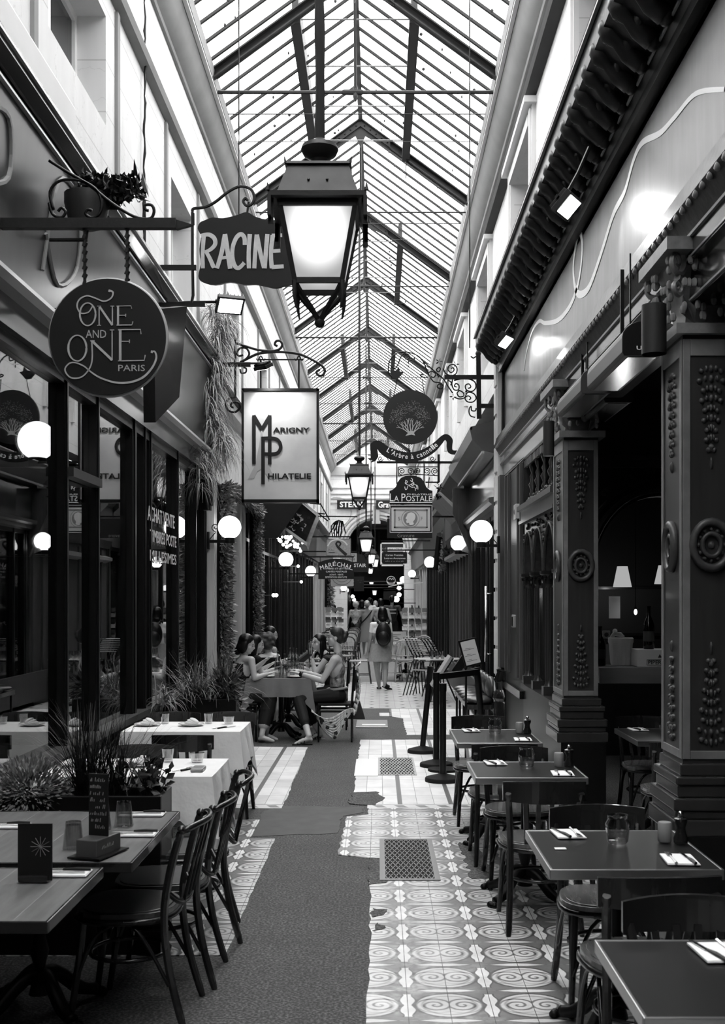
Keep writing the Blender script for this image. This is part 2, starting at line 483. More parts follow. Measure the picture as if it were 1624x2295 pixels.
fl.prism([(x, y, 0) for x, y in [(-.09, 9.42), (1.5, 9.42), (1.5, 9.59), (-.09, 9.59)]], (0, 0, .006))
fl.c = 3; fl.prism(jag([(-2, 9.6), (-.795, 9.6), (-.82, 13.25), (-2, 13.35)], .008), (0, 0, .006))
fl.c = 4
fl.prism(jag([(-.1, 9.6), (1.5, 9.6), (1.5, 13.95), (-.215, 13.95), (-.22, 10.2), (-.0, 10.0)], .01), (0, 0, .006))
fl.prism(jag([(.36, 14.45), (1.5, 14.45), (1.5, 17.85), (.18, 17.85), (.18, 16.7), (.36, 16.4)], .012), (0, 0, .006))
fl.prism(jag([(.02, 16.75), (.17, 16.75), (.17, 17.2), (.02, 17.2)], .004), (0, 0, .006))
fl.c = 5; fl.prism([(x, y, 0) for x, y in [(-1.2, 17.9), (1.5, 17.9), (1.5, 23.5), (-1.2, 23.5)]], (0, 0, .006))
fl.c = 0
fl.c = 6; fl.prism(jag([(-.93, 8.32), (-.1, 8.38), (-.1, 7.75), (-.05, 9.0), (-.3, 9.3), (-.26, 9.75), (-.8, 9.62), (-.93, 9.3)][:1]+[(-.3, 8.45), (-.28, 9.1), (-.12, 9.25), (-.14, 9.5), (-.8, 9.55), (-.94, 9.3)], .02, .08), (0, 0, .003)); fl.c = 0
fl.prism(jag([(.73, 11.35), (1.5, 11.35), (1.5, 12.4), (.73, 12.4)], .01), (0, 0, .009))
fl.prism(jag([(-.24, 9.62), (-.02, 9.55), (.06, 9.9), (-.02, 10.22), (-.24, 10.15)], .02, .06), (0, 0, .009))
fl.prism(jag([(-.06, 6.9), (.05, 6.95), (.04, 7.6), (-.06, 7.62)], .012, .06), (0, 0, .009))
fl.prism(jag([(.58, 7.05), (.72, 7.1), (.7, 7.9), (.58, 8.1)], .02, .07), (0, 0, .009))
fl.prism(jag([(-.03, 6.2), (.03, 6.25), (.05, 6.36), (-.03, 6.38)], .02, .03), (0, 0, .009))
fl.prism(jag([(-.03, 5.95), (.04, 6.0), (.0, 6.1)], .015, .03), (0, 0, .009))
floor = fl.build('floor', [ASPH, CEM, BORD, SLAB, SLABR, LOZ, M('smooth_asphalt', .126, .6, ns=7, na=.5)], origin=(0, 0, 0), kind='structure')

def grate(x0, x1, y0, y1, label, nx, ny, mat, frame):
    t = thing('drain_grate', label, 'drain grate', ((x0+x1)/2, (y0+y1)/2, 0), group=None)
    m = MB(); w = .035 if x1 > .383 else .02
    for a in ((x0, x0+w, y0, y1), (x1-w, x1, y0, y1), (x0+w, x1-w, y0, y0+w), (x0+w, x1-w, y1-w, y1)): m.box(*a, .001, .013)
    m.build('frame', frame, t)
    m = MB(); a0, a1, b0, b1 = x0+w, x1-w, y0+w, y1-w; s = (a1-a0)/nx
    W_, D_ = a1-a0, b1-b0
    for i in range(nx+ny):                       # long diamonds: nx across, ny deep
        for sg in (1, -1):
            c = (i+.5); pts = []
            u0, v0 = (c, 0) if c < nx else (nx, c-nx); u1, v1 = (0, c) if c < ny else (c-ny, ny)
            q = [(u0/nx, v0/ny), (u1/nx, v1/ny)]
            q = [(1-u if sg < 0 else u, v) for u, v in q]
            A_, B_ = [(a0+W_*u, b0+D_*v, .009) for u, v in q]
            if (Vector(A_)-Vector(B_)).length > .01: m.bar(A_, B_, W_/nx*.2, .005)
    m.build('lattice', mat, t)
    m = MB(); m.box(a0, a1, b0, b1, .001, .0072); m.build('dark_pit', BLKM, t)
grate(.01, .385, 7.0, 8.2, 'large worn diamond-lattice floor grate nearest the viewer', 9, 8, M('worn_cast_iron', .16, .5, .4, ns=20, na=.4), M('grate_frame', .2, .5, .3))
grate(.0, .38, 11.15, 12.35, 'smaller diamond-lattice floor grate between pale slabs near the barrier posts', 10, 6, M('pale_cast_iron', .55, .45, .2), M('grate_frame2', .4, .5, .2))
m = MB(); m.box(-.235, .0, 11.1, 12.25, .006, .012)
tag(m.build('cover_plate', WHITEM, bevel=.003), 'plain white square cover plate set in the floor beside the grate', 'cover plate')
m = MB(); m.box(-.3, .13, 15.25, 16.2, .001, .008); t = m.build('access_cover', M('recess_cover', .22, .6)); tag(t, 'sunken grey access cover in the cracked asphalt beyond the barrier posts', 'floor cover')
m = MB(); m.box(-.22, .1, 15.5, 15.62, .008, .012); m.box(-.3, .13, 15.25, 15.29, .001, .014); m.build('worn_stripe', WHITEM, t)

# ---------------- upper walls ----------------
def wallX(name, x, away, y0, y1, z0, z1, holes, mat, d=.24, th=.35):
    ys = sorted({y0, y1, *[h[0] for h in holes], *[h[1] for h in holes]}); zs = sorted({z0, z1, *[h[2] for h in holes], *[h[3] for h in holes]})
    m = MB()
    for i in range(len(ys)-1):
        for j in range(len(zs)-1):
            a, b, c, e = ys[i], ys[i+1], zs[j], zs[j+1]
            if any(h[0] <= a and b <= h[1] and h[2] <= c and e <= h[3] for h in holes): continue
            m.box(*sorted((x, x+away*th)), a, b, c, e)
    o = m.build(name, mat, kind='structure'); return o
def sash(i, x, away, h, d=.24, fm=WHITEP, gm=None, curtain=True):
    y0, y1, z0, z1 = h; xp = x+away*d
    m = MB(); w = .06
    def bx(a, b, c, e, t=.03): m.box(*sorted((xp-away*t, xp+away*.02)), a, b, c, e)
    bx(y0, y0+w, z0, z1); bx(y1-w, y1, z0, z1); bx(y0+w, y1-w, z0, z0+w); bx(y0+w, y1-w, z1-w, z1)
    ym = (y0+y1)/2; bx(ym-.035, ym+.035, z0+w, z1-w, .035)
    fr = m.build('window_%d' % i, fm, kind='structure')
    m = MB()
    for a, b in ((y0+w, ym-.035), (ym+.035, y1-w)): m.box(*sorted((xp-away*.005, xp+away*.0)), a, b, z0+w, z1-w)
    m.build('pane', M('upper_window_dark', .05, .08), fr)
    return fr
win = 0
LH = [(6.9+4.1*k, 8.36+4.1*k-.2*min(k, 1), 4.62 if k else 5.22, 5.82+.2*(k == 0)) for k in range(0, 10)]
LH = [(2.9, 4.3, 5.22, 6.0)]+LH
wallX('wall_left', -2.0, -1, -6, 48, 4.4, 7.4, LH, ASHL)
for h in LH: win += 1; sash(win, -2.0, -1, h)
RH = [(2.6, 4.3, 5.0, 6.3), (6.8, 8.5, 5.0, 6.3)]+[(10.95+4.1*k, 12.55+4.1*k, 4.95, 6.3) for k in range(9)]
wallX('wall_right', 1.5, 1, -6, 48, 4.4, 7.4, RH, ASHL)
for h in RH: win += 1; sash(win, 1.5, 1, h)
tr = 0
def trim(mb, mat, smooth=False, bevel=0):
    global tr; tr += 1
    return mb.build('trim_%d' % tr, mat, kind='structure', smooth=smooth, bevel=bevel)
# window casings on the right, pilaster strips on the left
for h in RH:
    m = MB(); y0, y1, z0, z1 = h; w = .14
    for a, b, c, e in ((y0-w, y0, z0, z1+w), (y1, y1+w, z0, z1+w), (y0, y1, z1, z1+w)):
        m.box(1.46, 1.5, a, b, c, e); m.box(1.44, 1.46, a+.03, b-.03 if b-a < .3 else b, c, e-.03)
    m.box(1.38, 1.5, y0-w-.05, y1+w+.05, z1+w, z1+w+.06)
    trim(m, MOULDL)
for h in LH[1:]:
    m = MB(); y0, y1, z0, z1 = h
    m.box(-2.0, -1.975, y1+.28, y1+.36, 4.5, 6.2); m.box(-2.0, -1.975, y0-.36, y0-.28, 4.5, 6.2); trim(m, MOULD)
# string bands and big eaves cornices
m = MB(); m.exY([(-2, 6.22), (-1.93, 6.24), (-1.91, 6.29), (-1.93, 6.34), (-2, 6.36)], -6, 48); trim(m, MOULD)
m = MB(); m.exY([(1.5, 6.52), (1.40, 6.54), (1.38, 6.59), (1.42, 6.65), (1.5, 6.67)], -6, 48); trim(m, M('string_dark', .1, .7, ns=2, na=.4))
def cornice(x, s, z):
    pr = [(x, z), (x+s*.03, z), (x+s*.04, z+.03), (x+s*.09, z+.06), (x+s*.15, z+.14), (x+s*.18, z+.24), (x+s*.19, z+.25), (x+s*.19, z+.28), (x+s*.24, z+.29), (x+s*.25, z+.42), (x+s*.22, z+.44), (x, z+.45)]
    m = MB(); m.exY(pr, -6, 48); trim(m, MOULD, AUTO)
    m = MB(); m.exY([(x+s*.195, z+.26), (x+s*.235, z+.262), (x+s*.235, z+.285), (x+s*.195, z+.283)], -6, 48); trim(m, MOULDL)
cornice(-2.0, 1, 7.0); cornice(1.5, -1, 7.0)
m = MB(); m.box(-2.6, -1.95, -6, 48, 7.38, 7.44); m.box(1.45, 2.1, -6, 48, 7.38, 7.44); trim(m, MOULD)
# near left: white projecting box under the first upper window
m = MB(); m.prism([(-2, 2, 4.53), (-1.88, 2, 4.53), (-1.88, 2, 4.8), (-2, 2, 4.83)], (0, 5.1, 0)); trim(m, M('white_box_panel', .6, .7, ns=2, na=.1), bevel=.02)

# ---------------- glazed roof ----------------
RX, RZ, EL, ER, EZ = -.25, 8.52, -1.76, 1.26, 7.42
TY = [0.0, 4.2, 8.2, 12.2, 16.1, 20.0, 24.0, 28.4, 32.2, 36.0, 40.0, 44.0, 48.0]
m = MB()
for a, b in zip([-6]+TY[:-1], TY):
    for ex in (EL, ER):
        m.poly([(RX, a, RZ+.03), (RX, b, RZ+.03), (ex, b, EZ+.03), (ex, a, EZ+.03)])
ceil = m.build('ceiling', ROOFGL, origin=(0, 0, EZ), kind='structure')
BARM = M('roof_bar_iron', .035, .6, ns=8, na=.5)
m = MB(); y = -6+.37
while y < 48:
    if min(abs(y-t) for t in TY) > .1:
        for ex in (EL, ER):
            m.bar((RX, y, RZ), (ex, y+R.uniform(-.01, .01), EZ), .026, .035, up=(0, 1, 0))
    y += .375
for i, (a, b) in enumerate(zip(TY[:-1], TY[1:])):   # wavy putty and lead drips on the bars
    for ex in (EL, ER):
        for k in range(14):
            t = R.uniform(.1, .95); yy = a+.37*round(R.uniform(0, 10)); m.sph((RX+(ex-RX)*t, yy, RZ+(EZ-RZ)*t-.02), (R.uniform(.008, .02), .012, .02), 6, 4)
m.build('glazing_bars', BARM, ceil)
m = MB(); m.tube([(RX, -6, RZ-.02), (RX, 48, RZ-.02)], .035, 6); m.box(RX-.02, RX+.02, -6, 48, RZ, RZ+.08); m.build('ridge_rail', BARM, ceil)
GIR = M('truss_iron', .05, .55, .2, ns=5, na=.4); GIRL = M('truss_iron_light', .2, .6)
for i, t in enumerate(TY):
    m = MB()
    for ex in (EL, ER):
        m.bar((RX, t, RZ-.06), (ex, t, EZ-.06), .02, .13, up=(0, 0, 1)); m.bar((RX, t-.03, RZ-.015), (ex, t-.03, EZ-.015), .09, .015)
        m.bar((RX, t-.03, RZ-.12), (ex, t-.03, EZ-.12), .08, .012)
        s = 1 if ex > RX else -1; sl = (EZ-RZ)/abs(ex-RX)     # gusset plate
        pts = [(RX, t-.045, RZ-.02), (RX+s*.42, t-.045, RZ-.02+sl*.42), (RX+s*.42, t-.045, RZ-.14+sl*.42), (RX+s*.2, t-.045, RZ-.19+sl*.2), (RX+s*.07, t-.045, RZ-.26), (RX, t-.045, RZ-.42)]
        m.prism(pts, (0, .012, 0))
        for k in range(5): m.sph((RX+s*(.06+.08*k), t-.05, RZ-.05+sl*(.06+.08*k)-.02), .012, 6, 4)
    tr += 1; o = m.build('trim_%d' % tr, GIR, kind='structure')
    m = MB(); m.tube([(EL-.1, t+.3, EZ-.12), (ER+.1, t+.3, EZ-.12)], .011 if i % 3 else .022, 6); m.tube([(RX, t+.02, RZ-.3), (RX, t+.3, EZ-.12)], .016, 6)
    m.lathe([(0.01, -.14), (.03, -.1), (.032, 0), (.03, .1), (.01, .14)], (RX-.03, t+.3, EZ-.12), 8, ax=Matrix.Rotation(PI/2, 3, 'Y')); m.lathe([(.012, -.1), (.028, -.05), (.028, .05), (.012, .1)], (RX, t+.3, EZ-.12), 8)
    m.build('tie_rod', GIR, o)
    m = MB(); m.tube([(EL-.1, t+1.1, EZ-.02), (ER+.1, t+1.1, EZ-.02)], .007, 5); m.tube([(EL-.1, t+2.0, EZ+.02), (ER+.1, t+2.0, EZ+.02)], .005, 5); m.build('stay_wire', GIR, o)
for a, b in ((4.2, 8.2), (12.2, 16.1), (20.0, 24.0), (28.4, 32.2), (36, 40), (44, 48)):    # raised vent kerbs
    for s, ex in ((1, ER), (-1, EL)):
        x = RX+s*.64; z = RZ-.64*(RZ-EZ)/1.51
        m = MB(); m.box(x-.035, x+.035, a, b, z-.12, z+.28); m.box(x-.055, x+.055, a, b, z-.14, z-.10)
        m.prism([(x, b-.12, z-.1), (x, b, z-.1), (x, b, z-.38)], (.012*s, 0, 0)); tr += 1; o = m.build('trim_%d' % tr, GIR, kind='structure')
    m = MB()
    for k in range(4): m.tube([(RX-.6, a+.3+k*(b-a-.6)/3, RZ-.42), (RX+.6, a+.3+k*(b-a-.6)/3, RZ-.42)], .009, 5)
    trim(m, GIRL)

# ---------------- end wall, arch, gallery beyond ----------------
AX, AZ, AR = -.1, 3.85, 1.2
pts = arc((AX, AZ), AR, PI, 0, 28)
m = MB(); y = 48.0
top = [(-3.2, 10.5)]
L = [(-3.2, 0), (-3.2, 10.5), (3.4, 10.5), (3.4, 0), (AX+AR, 0)]+pts[::-1]+[(AX-AR, 0)]
m.prism([(x, y, z) for x, z in L], (0, .6, 0)); o = m.build('wall_back', ASHE, kind='structure')
m = MB()
for r0, dy in ((AR+.02, .10), (AR+.16, .07), (AR+.32, .05)):
    m.tube([(x, y-dy/2, z) for x, z in arc((AX, AZ), r0+.05, PI, 0, 28)], .035, 8)
for z in (6.95, 6.35, 6.1, 5.9, 5.72): m.box(-2, 1.5, y-.06, y, z, z+.03)
m.box(-2.0, 1.5, y-.12, y, 6.9, 7.25)
m.box(AX-.12, AX+.16, y-.16, y, 4.95, 5.6); m.box(AX-.16, AX+.2, y-.2, y, 4.85, 4.97)
for k in range(2):
    c = (-1.75 if k == 0 else 1.45, 5.35); m.tube([(x, y-.02, z) for x, z in arc(c, .62, 0, 2*PI, 28)], .018, 6)
m.build('arch_moulding', M('arch_moulding', .42, .7), o)
m = MB(); m.box(-1.9, 1.6, y-.1, y-.02, 7.0, 7.12); trim(m, GIR)
# dark band and lintel beyond the arch
m = MB(); m.box(-2.4, 2.6, 56, 56.3, 2.55, 3.55); trim(m, M('gallery_lintel', .1, .6, ns=1, na=.3))
m = MB(); m.box(-2.4, 2.6, 55.9, 56.0, 2.5, 2.56); m.box(-2.4, 2.6, 55.9, 56.0, 2.35, 2.41); m.box(-2.4, 2.6, 55.92, 56.0, 2.22, 2.25); trim(m, M('lintel_edges', .5, .4))
m = MB(); m.box(-2.4, 2.6, 55.9, 56.2, 3.55, 5.1); trim(m, M('gallery_dark_upper', .02, .5, ns=1, na=.8))
m = MB()
for i in range(5): m.box(-1.6+i*.8, -1.5+i*.8, 55.85, 55.9, 3.6, 5.0)
trim(m, M('gallery_frames', .12, .5))
m = MB(); m.box(-2.4, -1.55, 48.6, 90, 0, 5.2); m.build('wall_gallery_left', M('gallery_wall', .04, .5, ns=2, na=.8), kind='structure')
m = MB(); m.box(1.6, 2.6, 48.6, 90, 0, 5.2); m.build('wall_gallery_right', M('gallery_wall', .04), kind='structure')
m = MB(); m.box(-2.4, 2.6, 48.6, 90, 5.2, 5.4); m.build('ceiling_gallery', M('gallery_ceiling', .5, .8), kind='structure')
m = MB(); m.box(-2.4, 2.6, 90, 90.3, 0, 5.2); m.build('wall_gallery_end', M('gallery_end', .03, .8, ns=3, na=.9), kind='structure')
# back of the passage, behind the viewer
m = MB(); m.box(-5, 6, -6.4, -6, 0, 9); m.build('wall_front', M('passage_entrance', .12, .7), kind='structure')
# dark shop rooms behind the glass
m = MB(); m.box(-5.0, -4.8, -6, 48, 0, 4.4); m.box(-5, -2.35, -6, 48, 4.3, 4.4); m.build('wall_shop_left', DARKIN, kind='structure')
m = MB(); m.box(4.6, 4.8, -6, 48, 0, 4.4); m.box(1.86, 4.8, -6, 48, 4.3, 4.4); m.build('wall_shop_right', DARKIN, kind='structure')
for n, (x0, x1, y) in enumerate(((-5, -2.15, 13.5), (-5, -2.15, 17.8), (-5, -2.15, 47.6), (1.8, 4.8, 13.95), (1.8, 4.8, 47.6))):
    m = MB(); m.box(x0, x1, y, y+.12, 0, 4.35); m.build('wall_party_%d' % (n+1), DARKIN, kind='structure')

# ---------------- left shopfronts ----------------
FASC = M('varnished_fascia', .03, .18, ns=6, na=.6, sx=(3, 3, .5), coat=.5); EDGE = M('fascia_gold_edge', .32, .3, .4)
def fascia(s, x, y0, y1, prof, mat):
    m = MB(); m.exY([(x+s*a, z) for a, z in prof], y0, y1); return trim(m, mat)
# shop A (the restaurant of the white tables): cornice, sloping fascia, lower ledge
fascia(1, -2.0, -6, 13.3, [(0, 4.35), (.16, 4.36), (.2, 4.42), (.2, 4.5), (0, 4.52)], FASC)
fascia(1, -2.0, -6, 13.3, [(0, 3.42), (.06, 3.42), (.14, 4.35), (0, 4.35)], M('mottled_fascia', .04, .3, ns=5, na=.8, sx=(2, 2, .4), coat=.2))
fascia(1, -2.0, -6, 13.3, [(.0, 3.34), (.13, 3.34), (.15, 3.38), (.13, 3.42), (0, 3.43)], EDGE)
fascia(1, -2.0, -6, 13.3, [(0, 3.18), (.05, 3.18), (.05, 3.34), (0, 3.34)], FASC)
m = MB()
for z, x in ((4.30, -1.852), (4.45, -1.795)): m.box(x-.012, x+.012, -6, 13.3, z, z+.014)
trim(m, EDGE)
def shopfront(x, away, y0, y1, posts, z0, z1, fm, gm=SHOPGL, pw=.07, sill=True, transom=None, bulk=None, dp=.09):
    """frame with its panes and bulkhead; away is the direction into the shop"""
    global win; win += 1; m = MB()
    xa, xb = sorted((x, x+away*dp))
    for y in posts:
        w = pw
        if isinstance(y, tuple): y, w = y
        m.box(xa, xb, y-w/2, y+w/2, z0, z1); xo = x-away*.012
        m.box(*sorted((xo, x)), y-w/5, y+w/5, z0, z1)
    m.box(xa, xb, y0, y1, z1-.06, z1)
    if transom: m.box(*sorted((x-away*.02, x+away*.06)), y0, y1, transom, transom+.05)
    fr = m.build('window_%d' % win, fm, kind='structure')
    m = MB(); xg = x+away*.05; m.box(*sorted((xg, xg+away*.006)), y0, y1, z0, z1-.06); m.build('pane', gm, fr)
    m = MB(); m.box(*sorted((x, x+away*.14)), y0, y1, 0, z0-.05); 
    m.build('bulkhead', bulk or BLKM, fr)
    if sill: m = MB(); m.box(*sorted((x-away*.05, x+away*.16)), y0, y1, z0-.05, z0); m.build('sill', M('sill_worn', .1, .4, ns=5, na=.5), fr)
    return fr
shopfront(-2.0, -1, 3.0, 13.3, [3.1, 4.6, 5.9, 7.3, 8.12, (9.35, .16), 9.75, (10.0, .1), 11.35, 12.45, (13.2, .14)], .8, 3.18, BLK)
m = MB(); m.box(-2.04, -1.96, 7.33, 8.09, 2.53, 2.59); trim(m, M('transom_wood', .07, .4))
# shop B: pale front with garlands
PALE = M('pale_front', .55, .45, ns=3, na=.15, sx=(3, 3, .3))
fascia(1, -2.0, 13.3, 17.6, [(0, 3.15), (.05, 3.15), (.05, 4.05), (.16, 4.08), (.18, 4.2), (0, 4.22)], PALE)
m = MB(); m.exY([(-1.95, 4.21), (-1.78, 4.21), (-1.76, 4.25), (-1.95, 4.3)], 13.4, 17.6); trim(m, M('dark_cap', .06, .4))
m = MB()
for y, w in ((13.42, .16), (15.9, .2), (16.35, .2)): m.box(-2.05, -1.92, y-w/2, y+w/2, .0, 3.15); [m.box(-1.92, -1.91, y-w/2+.03+k*.05, y-w/2+.05+k*.05, .1, 3.1) for k in range(3)]
trim(m, M('fluted_pilaster', .42, .5, ns=4, na=.4, sx=(4, 4, .3)))
shopfront(-2.0, -1, 13.5, 17.6, [13.7, 15.6, 16.6, 17.5], .7, 3.1, BLK, transom=2.6)
# shop C and on: dark panelled fronts
fascia(1, -2.0, 17.6, 25, [(0, 3.0), (.06, 3.0), (.1, 3.8), (.22, 3.9), (.24, 4.05), (0, 4.1)], M('dark_fascia_c', .03, .35, ns=3, na=.5))
shopfront(-2.0, -1, 17.6, 25.0, [17.7, 18.6, 19.0, 19.9, 20.8, 21.2, 22.1, 23, 23.4, 24.3, 24.9], .25, 3.0, BLK, SHOPGL2, pw=.14, transom=2.5)
fascia(1, -2.0, 25, 35, [(0, 2.9), (.08, 2.9), (.12, 3.6), (.2, 3.75), (.2, 3.85), (0, 3.9)], M('fascia_d', .06, .4, ns=3, na=.5))
shopfront(-2.0, -1, 25.0, 35.0, [25.1, 26, 26.4, 27.5, 28.6, 29, 30, 31, 31.4, 32.6, 33.6, 34.8], .25, 2.9, M('dark_front_d', .025, .3), SHOPGL2, pw=.16)
fascia(1, -2.0, 35, 47.8, [(0, 2.9), (.08, 2.9), (.12, 3.7), (.2, 3.8), (0, 3.9)], M('fascia_e', .14, .5, ns=2, na=.5))
MARB = M('veined_marble', .5, .3, ns=1.6, na=.5, sx=(1, 1, .5))
shopfront(-2.0, -1, 35.0, 47.8, [(35.3, .3), (37, .2), (38.6, .3), (41, .3), (43, .2), (45, .3), (47.6, .3)], .3, 2.9, MARB, SHOPGL2)

# ---------------- right side: the brasserie portico ----------------
# big carved cornice
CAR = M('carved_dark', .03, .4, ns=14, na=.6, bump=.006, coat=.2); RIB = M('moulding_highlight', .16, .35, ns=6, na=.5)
m = MB(); m.exY([(1.5, 4.5), (1.44, 4.5), (1.42, 4.56), (1.42, 4.6), (1.33, 4.62), (1.22, 4.72), (1.18, 4.74), (1.17, 4.86), (1.15, 4.9), (1.5, 4.92)], -6, 13.7); corn = trim(m, CAR)
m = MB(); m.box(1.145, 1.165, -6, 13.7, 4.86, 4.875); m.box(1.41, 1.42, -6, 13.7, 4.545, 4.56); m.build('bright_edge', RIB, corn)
m = MB(); y = 0.0
co = MB(); co.lathe([(.01, -.16), (.05, -.14), (.06, -.05), (.045, .03), (.065, .09), (.05, .14), (.02, .17)], (0, 0, 0), 8, ax=Matrix.Rotation(-.75, 3, 'Y')); co.sph((.1, 0, -.1), (.04, .045, .05), 8, 6); co.sph((-.07, .02, .04), (.03, .035, .03), 6, 5); co.sph((.02, -.05, .0), (.03, .02, .05), 6, 5); co.sph((.02, .05, .0), (.03, .02, .05), 6, 5)
base = co.build('corbel', CAR, corn, smooth=True); base.location = (1.29, 2.0, 4.66)
for k in range(1, 47):
    c = base.copy(); COL.objects.link(c); c.location = (1.29, 2.0+k*.25, 4.66)
# painted sign panel with the swirling line
PANEL = None
def mk_panel():
    m, nt, b = newmat('marbled_fascia_panel'); (X, Y, Z), pos = XYZ(nt)
    n = NOI(nt, pos, 2.2, 6, (1, 1.6, .3), .65); n2 = NOI(nt, pos, 9, 5, (1, 1.5, .25))
    setcol(nt, b, (n.ss(.3, .75)*.075+.015)*(n2*.8+.6)); b.inputs['Roughness'].default_value = .4; b.inputs['Coat Weight'].default_value = .15; b.inputs['Coat Roughness'].default_value = .15; return m
PANEL = mk_panel()
m = MB(); m.box(1.5, 1.8, -6, 13.55, 3.66, 4.52); pan = trim(m, PANEL)
def line3(pts, w, th=.004):
    """painted line on the panel: (y, z) points"""
    pp = smoothc([(a, b, 0) for a, b in pts], 6); A = []; B = []; n = len(pp)
    for i, p in enumerate(pp):
        t = pp[min(i+1, n-1)]-pp[max(i-1, 0)]; t.normalize(); ww = w[0]+(w[1]-w[0])*math.sin(i/(n-1)*PI)
        q = Vector((-t.y, t.x, 0))*ww/2; A.append((1.5-th, p.x+q.x, p.y+q.y)); B.append((1.5-th, p.x-q.x, p.y-q.y))
    mm.strip(A, B); mm.strip([(1.5, a[1], a[2]) for a in A], A); mm.strip(B, [(1.5, a[1], a[2]) for a in B])
def onp(px, py):                            # where a sight line meets the panel plane
    Y = 1.5*F/(px-847); return (Y, H-(py-1339)*Y/F)
mm = MB()
line3([onp(*p) for p in ((1624, 200), (1560, 210), (1513, 262), (1480, 298), (1440, 320), (1420, 360), (1400, 430), (1375, 480), (1350, 560), (1322, 640), (1302, 660), (1290, 648), (1285, 600), (1292, 540), (1299, 520), (1305, 545), (1302, 600), (1292, 650), (1275, 690), (1250, 718), (1222, 724), (1208, 720), (1192, 745), (1180, 790), (1174, 830))], (.02, .055))
mm.build('painted_swirl', M('swirl_white', .75, .4), pan)
m = MB(); m.box(1.44, 1.5, -6, 13.62, 4.44, 4.5); m.box(1.47, 1.5, 13.5, 13.62, 3.66, 4.44); m.box(1.46, 1.5, -6, 13.5, 3.66, 3.7); trim(m, BLK)
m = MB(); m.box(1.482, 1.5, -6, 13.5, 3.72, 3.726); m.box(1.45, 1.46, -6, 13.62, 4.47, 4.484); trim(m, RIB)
# egg and dart moulding, beam
m = MB(); m.exY([(1.5, 3.46), (1.46, 3.46), (1.40, 3.56), (1.42, 3.66), (1.5, 3.66)], -6, 13.7); beam = trim(m, CAR)
m = MB(); m.box(1.47, 1.76, -6, 13.7, 3.34, 3.46); m.box(1.5, 1.72, -6, 13.7, 3.16, 3.34); trim(m, GWOOD)
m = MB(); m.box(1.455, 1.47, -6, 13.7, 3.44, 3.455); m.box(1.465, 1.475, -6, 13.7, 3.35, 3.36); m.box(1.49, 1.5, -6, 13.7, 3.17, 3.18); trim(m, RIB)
eg = MB(); eg.sph((0, 0, 0), (.022, .03, .045), 7, 5, Matrix.Rotation(.6, 3, 'Y')); e0 = eg.build('egg_ornament', RIB, beam, smooth=True)
e0.location = (1.425, 3.0, 3.56)
mbg = MB()
for k in range(1, 99):
    c = e0.copy(); COL.objects.link(c); c.location = (1.425, 3.0+k*.108, 3.56)
# white stone pier at the end of the portico
m = MB(); m.box(1.44, 1.56, 13.72, 14.0, 0, 4.7); 
for k in range(13): m.box(1.42, 1.44, 13.75, 13.98, .12+k*.35, .42+k*.35)
trim(m, M('white_quoins', .5, .6, ns=3, na=.3))
